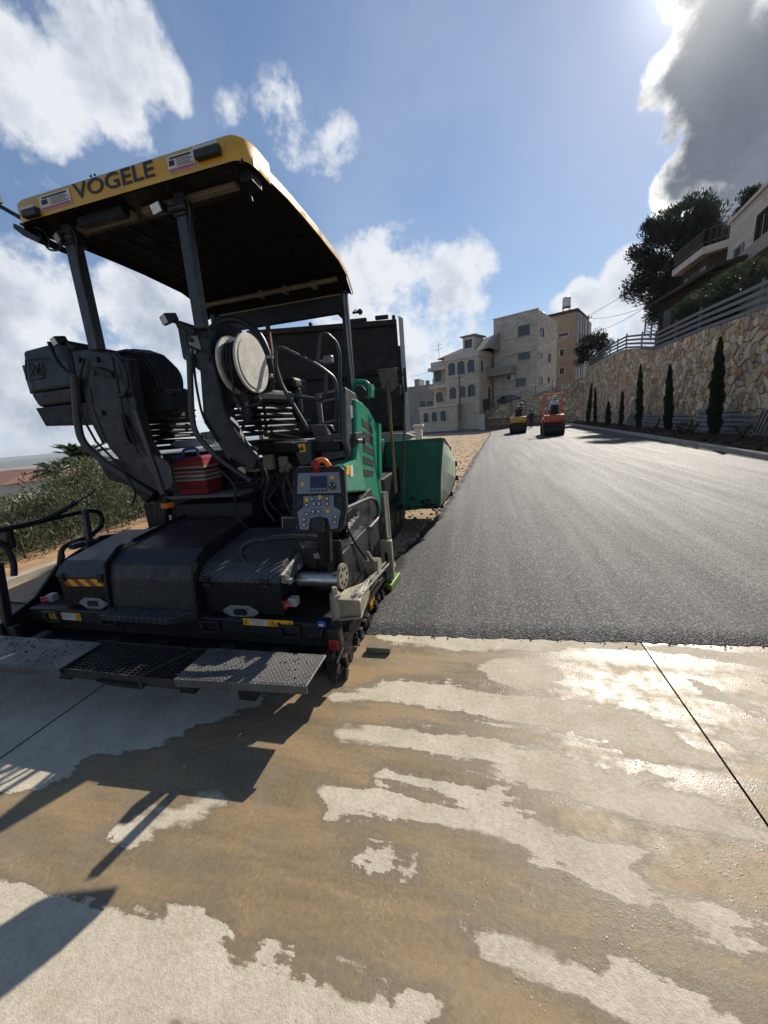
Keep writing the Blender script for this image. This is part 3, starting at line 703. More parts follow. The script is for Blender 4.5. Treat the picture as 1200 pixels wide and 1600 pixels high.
# hazard stripes on the left face
M_ylw = simple('yellow_tape', (0.75, 0.45, 0.01), 0.45, 0, .08, 9); M_red = simple('red_tape', (0.42, 0.025, 0.02), 0.45, 0, .08, 9)
a, b, c, d = pv(97,905,y=1.896), pv(165,905,y=1.896), pv(167,916,y=1.896), pv(100,916,y=1.896)
mb = MB(); n = 7
for i in range(n):
    l0, l1 = i/n, (i+1)/n; sk = 0.5/n
    T = lambda s: a.lerp(b, min(1, max(0, s))); B = lambda s: d.lerp(c, min(1, max(0, s)))
    mb.add([T(l0-sk), B(l0+sk), B(l1+sk), T(l1-sk)], [(0,1,2,3)], i % 2)
mb.build('hazard_tape', [M_red, M_ylw], PAV)
M_paper = simple('pale_sticker', (0.60, 0.58, 0.52), 0.5, 0, .08, 9)
M_ink = simple('black_ink', (0.015, 0.015, 0.015), 0.5, 0, .05, 9)
def warn_strip(px0, px1, py0, py1, white0, white1, tri):
    y = 1.846; A, B_ = pv(px0, py0, y=y), pv(px1, py1, y=y); x0, x1, z0, z1 = A.x, B_.x, B_.z, A.z
    mb = MB(); Q = lambda a, b, c, d, yy, m: mb.add([(a,yy,c),(b,yy,c),(b,yy,d),(a,yy,d)], [(0,1,2,3)], m)
    w = x1-x0; hgt = z1-z0
    Q(x0, x1, z0, z1, y, 0); Q(x0+w*white0, x0+w*white1, z0+.004, z1-.004, y-.002, 1)
    cx = x0+w*tri; mb.add([(cx-.024,y-.003,z0+.006),(cx+.024,y-.003,z0+.006),(cx,y-.003,z1-.005)], [(0,1,2)], 2)
    mb.add([(cx-.016,y-.004,z0+.010),(cx+.016,y-.004,z0+.010),(cx,y-.004,z1-.012)], [(0,1,2)], 0)
    mb.add([(cx-.003,y-.005,z0+.014),(cx+.003,y-.005,z0+.014),(cx+.003,y-.005,z1-.02),(cx-.003,y-.005,z1-.02)], [(0,1,2,3)], 2)
    for k in range(4): Q(x0+w*white0+.008, x0+w*white1-.01-.012*(k % 2), z1-.011-k*.009, z1-.0085-k*.009, y-.004, 2)
    for s in (.05, .93):
        Q(x0+w*s-.008, x0+w*s+.010, z0+.012, z1-.012, y-.002, 2); Q(x0+w*s-.004, x0+w*s+.006, z0+.016, z1-.016, y-.003, 0)
    for s in (tri+.12, tri-.14):
        if 0.1 < s < .95 and not (white0 < s < white1): Q(x0+w*s-.012, x0+w*s+.012, z0+.013, z1-.016, y-.002, 2)
    mb.build('warning_sticker', [M_sticker, M_paper, M_ink], PAV)
warn_strip(66,128,955,970,.50,.86,.24); warn_strip(379,459,966,981,.15,.48,.60)
# blue arrow plug
for px, py in ((503,975),(36,961)):
    q = pv(px,py,y=1.846); mb = MB(); mb.span((q.x-.028,1.836,q.z-.02),(q.x+.028,1.848,q.z+.02)); o = mb.build('connector_cap', M_blue, PAV, .004)
    mb = MB(); mb.prism([(q.x-.016,1.834,q.z-.005),(q.x+.002,1.834,q.z-.005),(q.x+.002,1.834,q.z-.012),(q.x+.016,1.834,q.z),(q.x+.002,1.834,q.z+.012),(q.x+.002,1.834,q.z+.005),(q.x-.016,1.834,q.z+.005)], (0,-.002,0)); mb.build('arrow', M_paper, o)
# red sockets in white housings
for px, py, dr in ((450,943,1),(73,936,-1)):
    q = pv(px,py,y=1.86); mb = MB(); mb.box((q.x+.03,1.885,q.z+.005),(.06,.06,.06)); o = mb.build('socket_housing', M_galv, PAV, .01)
    mb = MB(); mb.cyl((q.x+.008,1.88,q.z-.002),(q.x-.022,1.845,q.z-.006),.028,.026); mb.cyl((q.x-.020,1.848,q.z-.006),(q.x-.026,1.840,q.z-.007),.031,.031); mb.build('red_plug', M_redlens, o)
# centre step: raised spine with flanges and a tread
mb = MB(); x0, x1 = -.40, .33
prof = [(1.84,.40),(1.87,.62),(1.90,.72),(2.02,.80),(2.55,.86),(2.85,.87),(2.85,.5),(1.95,.40)]
mb.prism([(x0,y,z) for y,z in prof], (x1-x0,0,0)); mb.build('center_cover', M_char, PAV, .012)
for x in (x0-.022, x1):
    mb = MB(); pr = [(1.815,.36),(1.845,.62),(1.87,.735),(2.0,.825),(2.57,.885),(2.85,.895),(2.85,.6),(1.95,.36)]
    mb.prism([(x,y,z) for y,z in pr], (.022,0,0)); mb.build('cover_flange', M_chard, PAV, .005)
mb = MB(); mb.hexa([(x0+.0,1.745,.355),(x1-.15,1.735,.355),(x1-.005,1.84,.36),(x0+.0,1.84,.36),(x0-.012,1.73,.405),(x1-.14,1.72,.405),(x1+.01,1.84,.412),(x0-.012,1.84,.412)])
mb.build('step', M_dia, PAV, .005)
# grab rails of the screed
t = MB(); t.tube([pv(397,900,y=1.96),(.60,2.03,.78),(.70,2.05,.85),(1.02,2.08,.865),(1.22,2.10,.84)], .019, .07, 10); t.build('grab_rail', M_char, PAV)
t = MB(); t.tube([pv(93,885,x=-1.3),pv(96,855,x=-1.32),pv(140,838,x=-1.35),pv(160,822,x=-1.35),pv(158,800,x=-1.35),pv(140,797,x=-1.35),pv(20,824,x=-1.35),pv(-60,840,x=-1.35)], .021, .07, 10); t.build('grab_rail', M_black, PAV)
# left end: side plate, guard, remote control seen at the frame edge
mb = MB(); mb.prism([(-1.36,1.66,.05),(-1.36,1.68,.30),(-1.36,1.95,.40),(-1.36,2.18,.60),(-1.36,2.6,.72),(-1.36,3.3,.6),(-1.36,3.3,.05)], (.03,0,0)); mb.build('side_plate', M_chard, PAV, .006)
mb = MB(); mb.tube([pv(-30,838,x=-1.42),pv(8,850,x=-1.42),pv(22,880,x=-1.42),pv(22,900,x=-1.42)], .022, .06, 10); mb.build('grab_rail', M_char, PAV)
mb = MB(); mb.bar(pv(-4,880,y=1.72), pv(14,985,y=1.72), .05, .05); mb.bar(pv(-60,985,y=1.72), pv(30,985,y=1.72), .05, .09); mb.build('control_post', M_char, PAV, .006)
mb = MB(); mb.box(pv(8,840,y=1.95), (.16,.05,.17), Matrix.Rotation(R_(8),3,'Y')); o = mb.build('remote_control', M_black, PAV, .02)
cc = MB(); P0, P1 = pv(0,826,y=1.95), pv(118,785,y=2.35); P2 = pv(160,752,y=2.7); path = []
for i in range(240):
    s = i/239; b_ = P0.lerp(P1, s)+Vector((0,0,-.05*math.sin(math.pi*s))); a_ = s*2*math.pi*34
    path.append(b_+Vector((0, 0.016*math.cos(a_), .016*math.sin(a_))))
cc.ring(path, .007, 5); cc.tube([P1, P1.lerp(P2,.5)+Vector((0,0,-.03)), P2], .007, .03); cc.build('coiled_cable', M_black, PAV)
mb = MB(); mb.cyl(pv(96,868,x=-1.3), pv(106,900,x=-1.3), .018, .012); mb.cyl(pv(98,872,x=-1.3)+Vector((0,0,.0)), pv(95,860,x=-1.3), .02, .02); mb.build('lever', M_black, PAV)

# ---- right end: side plate, tail lamp, extension tube, arm, shoe
mb = MB(); mb.prism([(1.315,1.74,.02),(1.315,1.78,.13),(1.315,1.93,.15),(1.315,1.98,.29),(1.315,2.4,.245),(1.315,3.35,.17),(1.315,3.42,.02)], (.03,0,0)); mb.build('side_plate', M_grime, PAV, .004)
mb = MB(); mb.bar((1.36,1.95,.27),(1.36,3.05,.18),.05,.05); mb.bar((1.30,1.80,.20),(1.30,1.80,.02),.05,.06,up=(0,1,0)); mb.build('side_shield_rail', M_grime, PAV, .004)
mb = MB()
for i in range(26):
    y = 1.75+i*.063; mb.box((1.365+rng.normal(0,.012), y, .06+rng.uniform(-.03,.06)), (.03,.05,.05+rng.uniform(0,.05)), Matrix.Rotation(rng.uniform(-1,1),3,'X'))
mb.build('edge_former', M_grime, PAV, .004)
q = pv(521,1007,y=1.80)
mb = MB(); mb.box((1.33, q.y+.045, q.z+.02), (.085,.075,.145)); o = mb.build('lamp_housing', M_char, PAV, .01)
mb = MB(); mb.box((1.33, q.y+.004, q.z-.005), (.062,.02,.07)); mb.build('tail_lamp', M_redlens, o, .004)
mb = MB(); mb.bar((1.33,1.88,.28),(1.31,1.97,.36),.06,.05,up=(1,0,0)); mb.bar((1.22,2.16,.34),(1.24,2.14,.74),.08,.04,up=(1,0,0)); mb.build('lamp_bracket', M_char, PAV, .005)
mb = MB(); mb.cyl((.95,2.1,.55),(1.31,2.1,.55),.052,n=28); mb.build('extension_tube', M_steel, PAV)
mb = MB(); mb.cyl((.945,2.1,.55),(.985,2.1,.55),.10,n=28); mb.cyl((.985,2.1,.55),(1.0,2.1,.55),.066,n=28); mb.build('tube_flange', M_char, PAV, .004)
mb = MB(); mb.cyl((1.31,2.1,.575),(1.33,2.1,.575),.088,n=28); o = mb.build('tube_end_disc', M_zinc, PAV, .003)
mb = MB()
for k in range(7): a = k*.9; mb.cyl((1.329,2.1+.055*math.cos(a),.575+.055*math.sin(a)),(1.334,2.1+.055*math.cos(a),.575+.055*math.sin(a)),.011,n=12)
mb.build_each('hole', M_black, o)
mb = MB(); mb.span((1.05,2.2,.40),(1.30,2.9,.70)); mb.prism([(1.05,2.18,.42),(1.30,2.18,.42),(1.30,2.18,.80),(1.12,2.18,.80)], (0,.03,0)); mb.build('extension_carrier', M_char, PAV, .01)
q = pv(478,868,y=2.16); mb = MB(); mb.box(q, (.028,.006,.055), Matrix.Rotation(R_(-10),3,'Y')); mb.build('warning_sticker', M_sticker, PAV)
q = pv(494,868,y=2.16); mb = MB(); mb.box(q, (.05,.012,.055), Matrix.Rotation(R_(-14),3,'Y')); mb.box(q+Vector((0,-.008,0)), (.03,.006,.035), Matrix.Rotation(R_(-14),3,'Y')); mb.build('latch', M_galv, PAV, .004)
q = pv(470,862,y=2.16); mb = MB(); mb.prism([(q.x-.06,2.15,q.z-.07),(q.x+.10,2.15,q.z-.13),(q.x+.14,2.15,q.z+.05),(q.x+.02,2.15,q.z+.03),(q.x,2.15,q.z+.09),(q.x-.04,2.15,q.z+.07)], (0,.02,0)); mb.build('bracket_plate', M_char, PAV, .004)
# pivot arm in dull zinc
c0, c1 = Vector((1.315,1.95,.52)), Vector((1.31,1.95,.345))
mb = MB(); mb.cyl(c0,c1,.038,n=20); mb.cyl(c0+Vector((0,0,.045)),c0,.016,.022,n=14); mb.build('pivot_sleeve', M_zinc, PAV, .004)
mb = MB(); y0, y1 = 1.935, 2.0
mb.hexa([(1.33,y0,.36),(1.475,y0,.385),(1.475,y0+.012,.385),(1.33,y0+.012,.36),(1.33,y0,.475),(1.475,y0,.48),(1.475,y0+.012,.48),(1.33,y0+.012,.475)])
mb.hexa([(1.32,y0-.02,.484),(1.49,y0-.02,.482),(1.46,2.25,.47),(1.34,2.06,.484),(1.32,y0-.02,.498),(1.49,y0-.02,.496),(1.46,2.25,.484),(1.34,2.06,.498)])
mb.hexa([(1.32,y0-.02,.342),(1.49,y0-.02,.368),(1.46,2.2,.37),(1.34,2.05,.342),(1.32,y0-.02,.356),(1.49,y0-.02,.382),(1.46,2.2,.384),(1.34,2.05,.356)])
mb.hexa([(1.476,y0-.01,.386),(1.488,y0-.01,.386),(1.462,2.22,.386),(1.45,2.22,.386),(1.476,y0-.01,.48),(1.488,y0-.01,.48),(1.462,2.22,.468),(1.45,2.22,.468)])
mb.build('swing_arm', M_zinc, PAV, .004)
mb = MB()
for dx, dz in ((0,0),(.026,.014),(.052,-.002)): mb.bar((1.425+dx,1.96,.502+dz),(1.385+dx,2.92,.335+dz),.017,.017)
mb.build_each('guide_rod', M_steel, PAV, .004)
mb = MB(); mb.cyl((1.34,2.62,.44),(1.44,2.62,.44),.07,n=8); mb.bar((1.40,2.60,.46),(1.38,2.50,.60),.035,.025); mb.build('pivot_hub', M_zinc, PAV, .008)
s0 = Vector((1.40,3.06,0)); mb = MB(); mb.span((1.34,s0.y-.03,.13),(1.45,s0.y+.03,.51)); o = mb.build('sensor_bracket', M_zinc, PAV, .008)
mb = MB(); mb.span((1.38,s0.y-.034,.27),(1.41,s0.y-.029,.40)); mb.build('slot', M_black, o)
mb = MB(); mb.cyl((1.40,s0.y+.06,.05),(1.40,s0.y+.06,.95),.034,n=18); mb.build('height_rod', M_steel, PAV)
M_lime = simple('lime_paint', (0.12, 0.22, 0.02), 0.5, 0, .2, 9, DUST, .3)
mb = MB(); s1 = pv(613,908,z=.08); mb.box(s1, (.08,.30,.06), Matrix.Rotation(R_(-6),3,'Z')); o = mb.build('averaging_shoe', M_lime, PAV, .01)
mb = MB(); mb.box(s1+Vector((-.02,-.165,.0)), (.05,.01,.03), Matrix.Rotation(R_(-12),3,'Z')); mb.build('red_reflector', M_redlens, o)
q = pv(581,940,x=1.35); mb = MB(); mb.prism([q+Vector((0,-.07,-.04)),q+Vector((0,.07,-.05)),q+Vector((0,.07,.035)),q+Vector((0,-.07,.045))], (.012,0,0)); o = mb.build('warning_sticker', M_sticker, PAV)
q2 = q+Vector((.014,0,-.005)); mb = MB(); mb.prism([q2+Vector((0,-.03,-.022)),q2+Vector((0,.03,-.026)),q2+Vector((0,0,.03))], (.001,0,0)); mb.build('triangle', M_ink, o)
# side grab rails of the screed end (pale steel)
t = MB(); t.tube([(1.27,2.38,.97),(1.28,3.05,.915),(1.28,3.30,.84),(1.28,3.30,.66),(1.28,2.84,.66),(1.28,2.70,.58),(1.28,2.64,.40)], .017, .10, 10); t.build('grab_rail', M_mid, PAV)
q = pv(544,862,x=1.24); mb = MB(); mb.cyl(q+Vector((-.02,.01,0)),q+Vector((.02,-.012,0)),.045,n=18); mb.build('red_reflector', M_redlens, PAV, .01)
t = MB(); t.tube([(1.27,2.32,.95),(1.31,2.42,.72),(1.34,2.6,.5),(1.36,2.72,.40)], .010, .06); t.build('cable', M_black, PAV)
# side plate with lettering on the tow arm
mb = MB(); mb.prism([(1.20,2.55,.70),(1.20,2.58,.90),(1.20,3.30,.96),(1.20,3.34,.78),(1.20,2.9,.64)], (.03,0,0)); o = mb.build('tow_arm', M_char, PAV, .006)
text_mesh('model_lettering', '1800-3i', M_paper, o, (1.234,2.50,.765), (0,1,.12), (0,-.1,1), .36, .05)
mb = MB(); mb.span((1.16,2.4,.40),(1.24,3.4,.62)); mb.bar((1.1,2.5,.8),(1.1,5.2,.55),.12,.2); mb.build('tow_point', M_chard, PAV, .01)

# ---- remote control panel on the right end
Pc = Vector((1.335,1.86,1.16)); prot = Matrix.Rotation(R_(14),3,'Z') @ Matrix.Rotation(R_(-16),3,'X') @ Matrix.Rotation(R_(3),3,'Y')
def pl(x, y, z=0.0): return Pc+prot @ Vector((x, -z, y))
def panel_poly(pts, z0, z1, name, mat, parent, bev=0.0):
    mb = MB(); mb.prism([pl(a, b, z0) for a, b in pts], pl(0,0,z1)-pl(0,0,z0)); return mb.build(name, mat, parent, bev)
def rrect(w, h, r, k=5, cx=0, cy=0):
    out = []
    for sx, sy, a0 in ((1,1,0),(-1,1,90),(-1,-1,180),(1,-1,270)):
        for i in range(k+1): a = R_(a0+90*i/k); out.append((cx+sx*(w/2-r)+r*math.cos(a), cy+sy*(h/2-r)+r*math.sin(a)))
    return out
o = panel_poly([(-.125,.19),(.125,.19),(.15,.16),(.158,-.05),(.135,-.17),(.11,-.19),(-.11,-.19),(-.135,-.17),(-.158,-.05),(-.15,.16)], -.03, .03, 'remote_control', M_rubber, PAV, .014)
M_pgrey = simple('panel_grey', (0.17,0.185,0.21), 0.45, 0, .1, 9)
scr = panel_poly([(-.118,.15),(.118,.15),(.126,.03),(-.126,.03)], .031, .036, 'panel_face', M_pgrey, o, .002)
panel_poly([(-.09,.018),(.085,.018),(.082,-.045),(.122,-.07),(.10,-.17),(.062,-.175),(.045,-.11),(-.05,-.11),(-.064,-.175),(-.112,-.17),(-.126,-.07),(-.09,-.045)], .031, .036, 'keypad', M_pgrey, o, .002)
M_lcd = simple('dark_display', (0.012,0.016,0.035), 0.15, 0, .1, 9)
panel_poly(rrect(.096,.068,.006,3,0,.095), .0365, .0385, 'display', M_lcd, scr)
mb = MB()
for i in range(5): q = (-.042+i*.021, .047); mb.cyl(pl(*q,.036), pl(*q,.040), .006, n=10)
mb.build('display_keys', M_ink, scr)
mb = MB()
for a, b in ((-.04,-.0),(.0,-.0),(.045,.0),(.045,-.03),(-.03,-.028),(.0,-.028),(-.07,-.035),(-.035,-.072),(-.005,-.072),(-.072,-.085),(-.088,-.115),(-.088,-.145),(.09,-.105),(.085,-.135)):
    mb.cyl(pl(a,b,.036), pl(a,b,.041), .0125, n=14, m=0); mb.cyl(pl(a,b,.041), pl(a,b,.0425), .0075, n=12, m=1); mb.cyl(pl(a,b,.0425), pl(a,b,.0432), .0025, n=8, m=0)
mb.build('push_buttons', [M_ink, M_paper], o)
mb = MB()
for a, b in ((-.07,-.005),(.005,.010),(.048,-.072),(-.092,.085),(.078,.118)): mb.box(pl(a,b,.038), (.02,.008,.02), prot)
mb.build_each('yellow_key', M_sticker, o, .002)
mb = MB(); q = (.078,.068); mb.cyl(pl(*q,.036), pl(*q,.043), .022, n=18); mb.cyl(pl(.078,.058,.043), pl(.078,.058,.046), .009, n=10, m=1); mb.cyl(pl(.066,.075,.043), pl(.066,.075,.045), .006, n=10, m=2); mb.cyl(pl(.09,.075,.043), pl(.09,.075,.045), .006, n=10, m=2); mb.build('steering_keys', [M_ink, M_redlens, M_galv], o)
mb = MB(); mb.cyl(pl(-.003,-.145,.03), pl(-.003,-.145,.06), .045, .04, n=22); mb.build('rotary_knob', M_black, o, .004)
mb = MB()
for sx in (-1, 1): mb.prism([pl(sx*a, b, .0305) for a, b in ((.10,.01),(.126,.005),(.132,-.06),(.10,-.04))][::sx], pl(0,0,.004)-pl(0,0,0))
mb.build_each('grip_opening', M_ink, o)
# orange emergency stop with guard on top
mb = MB(); mb.tube([pl(-.02,.175,.02),pl(-.02,.215,.03),pl(.035,.225,.03),pl(.06,.185,.02)], .016, .03, 10); mb.build('guard_loop', M_orangel, o)
mb = MB(); mb.cyl(pl(-.012,.165,.03), pl(-.012,.19,.075), .02, .022, n=16); mb.cyl(pl(-.012,.19,.075), pl(-.012,.195,.085), .026, .022, n=16); mb.build('stop_button', M_redlens, o)
mb = MB(); mb.bar(Pc+Vector((.0,.06,-.15)),(1.27,2.02,.72),.05,.04,up=(1,0,0)); mb.bar((1.24,2.05,.70),(1.24,2.05,.95),.08,.05,up=(1,0,0)); mb.build('control_post', M_chard, PAV, .006)
# ---- canopy ----------------------------------------------------------
YR, YF, XC, CW = 2.33, 4.31, -.02, .94
def canopy_profile(s):          # s 0 rear .. 1 front : y, z of the lower rim
    y = YR+(YF-YR)*s
    z = np.interp(s, [0, .06, .25, .5, .8, .92, 1.0], [3.15, 3.17, 3.205, 3.215, 3.19, 3.13, 3.00]); return y, float(z)
ss = np.array([0, .03, .1, .25, .4, .55, .7, .8, .87, .92, .96, 1.0])
mb = MB(); mu = MB(); me_ = MB()
def shell_row(y, z, side_drop, xw, top):
    # cross-section points from left rim over the top to the right rim
    r = .07
    return [(XC-xw, y, z), (XC-xw, y, z+top*.45), (XC-xw+.03, y, z+top*.85), (XC-xw+r+.05, y, z+top), (XC, y, z+top+.02), (XC+xw-r-.05, y, z+top), (XC+xw-.03, y, z+top*.85), (XC+xw, y, z+top*.45), (XC+xw, y, z)]
rows = []
for s in ss:
    y, z = canopy_profile(s); top = .115 if s > .1 else .115
    rows.append(shell_row(y, z, 0, CW-(.05 if s == 0 else .015 if s < .05 else 0)-(.02 if s > .95 else 0), top if s < .9 else top-.06*(s-.9)*10))
vs = [p for r in rows for p in r]; k = 9
mb.add(vs, [(i*k+j, i*k+j+1, (i+1)*k+j+1, (i+1)*k+j) for i in range(len(rows)-1) for j in range(k-1)], 0, True)
mb.add(rows[-1], [tuple(range(k))], 0)
mb.build('canopy_roof', M_beige if False else simple('canopy_shell_paint', (0.40,0.29,0.14), 0.4, 0, .15, 4, (0.25,0.2,0.13), .4), PAV)
# black lining, a few centimetres up inside
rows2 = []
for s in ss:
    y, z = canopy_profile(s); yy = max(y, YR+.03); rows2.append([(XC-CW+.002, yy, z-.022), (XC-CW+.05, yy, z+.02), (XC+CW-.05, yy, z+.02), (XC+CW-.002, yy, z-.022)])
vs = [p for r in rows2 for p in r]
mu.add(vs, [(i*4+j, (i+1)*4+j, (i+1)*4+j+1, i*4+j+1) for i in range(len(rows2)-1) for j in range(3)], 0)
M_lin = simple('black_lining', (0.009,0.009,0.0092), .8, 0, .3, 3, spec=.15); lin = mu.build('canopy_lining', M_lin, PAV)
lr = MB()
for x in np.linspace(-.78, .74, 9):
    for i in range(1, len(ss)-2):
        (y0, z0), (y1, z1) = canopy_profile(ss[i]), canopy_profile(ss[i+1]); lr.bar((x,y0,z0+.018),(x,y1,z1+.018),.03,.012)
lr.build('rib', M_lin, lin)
# rim strip on both long sides
for sx in (-1, 1):
    mb = MB()
    for i in range(1, len(ss)-1):
        (y0, z0), (y1, z1) = canopy_profile(ss[i]), canopy_profile(ss[i+1]); X = XC+sx*(CW+.004)
        mb.hexa([(X,y0,z0-.012),(X+sx*.008,y0,z0-.012),(X+sx*.008,y1,z1-.012),(X,y1,z1-.012),(X,y0,z0+.035),(X+sx*.008,y0,z0+.035),(X+sx*.008,y1,z1+.035),(X,y1,z1+.035)][::1])
    mb.build('canopy_edge', M_yel if sx > 0 else M_chard, PAV)
# yellow fascia with rounded ends
def fas_path():
    p = [(XC-CW-.01, YR+.22), (XC-CW-.01, YR+.06), (XC-CW+.05, YR-.015), (XC+CW-.06, YR-.015), (XC+CW-.01, YR+.02), (XC+CW+.012, YR+.09), (XC+CW+.012, YR+.26)]
    return fillet([(x, y, 0) for x, y in p], .05, 4)
fp = fas_path(); mb = MB(); n = len(fp); vs = []
for off, z in ((.0,3.155),(-.004,3.175),(-.004,3.27),(.02,3.292),(.06,3.298)):
    for i, p in enumerate(fp):
        c = Vector((XC, YR+.4, 0)); d = (c-Vector((p.x, p.y, 0))).normalized(); vs.append((p.x+d.x*off, p.y+d.y*off, z-(.018 if p.x < XC-CW+.02 else 0)))
mb.add(vs, [(r*n+i, r*n+i+1, (r+1)*n+i+1, (r+1)*n+i) for r in range(4) for i in range(n-1)], 0, True)
mb.prism([(XC-CW+.02,YR-.0,3.155),(XC+CW-.03,YR-.0,3.155),(XC+CW-.0,YR+.08,3.155),(XC+CW,YR+.25,3.155),(XC-CW,YR+.22,3.155)], (0,0,.012), 1)
fas = mb.build('canopy_fascia', [M_yel, M_chard], PAV)
yt = YR-.021
M_ltr = simple('dark_lettering', (0.02,0.024,0.03), 0.45, 0, .08, 9)
l0, l1 = pv(118,313,y=yt), pv(240,262,y=yt)
text_mesh('lettering', 'VÖGELE', M_ltr, fas, (l0.x, yt, l0.z+.003), (1,0,.0), (0,0,1), l1.x-l0.x, .108, .001, .012)
M_pink = simple('magenta_print', (0.45,0.10,0.16), 0.5, 0, .1, 9)
for (pa, pb) in (((263,264),(302,238)), ((66,333),(108,297))):
    a, b = pv(*pa, y=yt), pv(*pb, y=yt); mb = MB(); x0, x1, z0, z1 = a.x, b.x, min(a.z,b.z)-.0, max(a.z,b.z)+.05
    z0, z1 = 3.178, 3.265
    Q = lambda u0, u1, v0, v1, d, m: mb.add([(x0+(x1-x0)*u0,yt-d,z0+(z1-z0)*v0),(x0+(x1-x0)*u1,yt-d,z0+(z1-z0)*v0),(x0+(x1-x0)*u1,yt-d,z0+(z1-z0)*v1),(x0+(x1-x0)*u0,yt-d,z0+(z1-z0)*v1)], [(0,1,2,3)], m)
    Q(0,1,0,1,0,0); Q(.02,.98,.04,.24,.001,1); Q(.1,.9,.80,.92,.001,2); Q(.06,.26,.42,.74,.001,2)
    for r_ in range(4): Q(.34,.94-.1*(r_ % 2),.32+r_*.12,.37+r_*.12,.001,2)
    mb.build('decal', [M_paper, M_pink, M_ink], fas)
for pa, wl in (((323,237),.17), ((47,332),.13)):
    q = pv(*pa, y=yt-.02); mb = MB(); mb.box((q.x, yt-.015, q.z), (wl,.04,.05)); mb.span((q.x-wl/2,yt-.04,q.z+.015),(q.x+wl/2,yt-.03,q.z+.032), m=1); mb.build('marker_lamp', [M_ink, M_glassl], fas, .006)
# beams, posts
mb = MB(); mb.bar((-.78,2.50,3.135),(-.10,2.50,3.14),.05,.045); mb.bar((-.02,2.50,3.14),(.30,2.50,3.145),.05,.045); mb.bar((.36,2.50,3.15),(.74,2.50,3.15),.05,.045); mb.build('cross_beam', M_beige, PAV, .006)
mb = MB(); mb.cyl((-.85,4.12,3.08),(.82,4.12,3.10),.026,n=14); mb.build('cross_beam', M_beige, PAV)
mb = MB()
for x in (-.1,.2,.55): mb.box((x,4.14,3.09),(.05,.07,.08))
mb.build_each('beam_clamp', M_beige, PAV, .006)
mb = MB(); mb.span((-.8,2.40,3.155),(.8,2.62,3.19)); mb.box((.86,2.46,3.13),(.08,.12,.08)); mb.tube([(.80,2.5,3.16),(.84,2.45,3.08),(.86,2.44,3.0)],.008,.03); mb.box((-.3,2.42,3.12),(.4,.06,.06)); mb.build('roof_gear', M_chard, PAV, .005)
for (pt, pb, w) in (((110,357),(153,548),.088), ((281,296),(316,515),.078)):
    a = pv(*pt, y=2.47); b = pv(*pb, y=2.46); a.z = 3.16
    o = MB().bar(a, b, w, w*.9, up=(0,1,0)).build('canopy_post', M_mid, PAV, .008)
    mb = MB(); mb.box(a+Vector((0,0,-.09)), (w+.02,w+.02,.10)); mb.cyl(a+Vector((-.07,-.05,-.10)), a+Vector((.07,-.05,-.10)), .022, n=12); mb.tube([a+Vector((.05,-.05,-.02)), a+Vector((.09,-.05,-.10)), a+Vector((.05,-.05,-.3)), a+Vector((.05,-.05,-.5))], .009, .04); mb.build('bracket', M_char, o, .004)
def worklight(p, rot, s=1.0, mat=M_black):
    mb = MB(); R = Matrix.Rotation(R_(rot),3,'Z') @ Matrix.Rotation(R_(18),3,'X'); p = V(p)
    mb.hexa([p+R @ Vector(q)*s for q in ((-.05,-.035,-.032),(.05,-.035,-.032),(.035,.05,-.022),(-.035,.05,-.022),(-.05,-.035,.032),(.05,-.035,.032),(.035,.05,.022),(-.035,.05,.022))])
    o = mb.build('worklight', mat, PAV, .008)
    mb = MB(); mb.hexa([p+R @ Vector(q)*s for q in ((-.042,-.041,-.025),(.042,-.041,-.025),(.042,-.034,-.025),(-.042,-.034,-.025),(-.042,-.041,.025),(.042,-.041,.025),(.042,-.034,.025),(-.042,-.034,.025))]); mb.build('lens', M_glassl, o)
    return o
worklight(pv(251,326,y=2.42), -12); worklight(pv(97,372,y=2.42), -25, .9)
worklight(pv(264,498,y=2.36), -30, 1.05); worklight(pv(92,532,y=2.46), -20, 1.0); worklight(pv(343,278,y=2.48), 0, .5)
mb = MB(); mb.bar(pv(270,500,y=2.38), pv(305,520,y=2.42), .03, .03); mb.tube([pv(280,503,y=2.38),pv(290,515,y=2.40),pv(292,540,y=2.42),pv(310,548,y=2.42)],.012,.03); mb.bar(pv(98,537,y=2.48), pv(118,545,y=2.5), .03, .03); mb.build_each('lamp_arm', M_black, PAV, .004)
# mirror and folded marker at the left rear corner
mb = MB(); a = pv(0,322,y=2.3); mb.tube([pv(-30,312,y=2.25), a, pv(40,345,y=2.35), pv(66,360,y=2.42)], .014, .03); mb.box(a+Vector((0,0,.045)), (.035,.03,.05)); mb.build('mirror_arm', M_black, PAV)
mb = MB(); mb.prism([pv(20,348,y=2.36),pv(64,372,y=2.36),pv(60,380,y=2.36),pv(35,368,y=2.36),pv(20,356,y=2.36)], (0,.2,0)); mb.build('roof_wing', M_black, PAV, .006)
mb = MB(); mb.tube([pv(62,365,y=2.4),pv(75,390,y=2.4),pv(90,392,y=2.4),pv(98,380,y=2.4)],.007,.03); mb.tube([pv(70,362,y=2.4),pv(78,378,y=2.4),pv(74,388,y=2.4)],.006,.02); mb.build('cable', M_black, PAV)
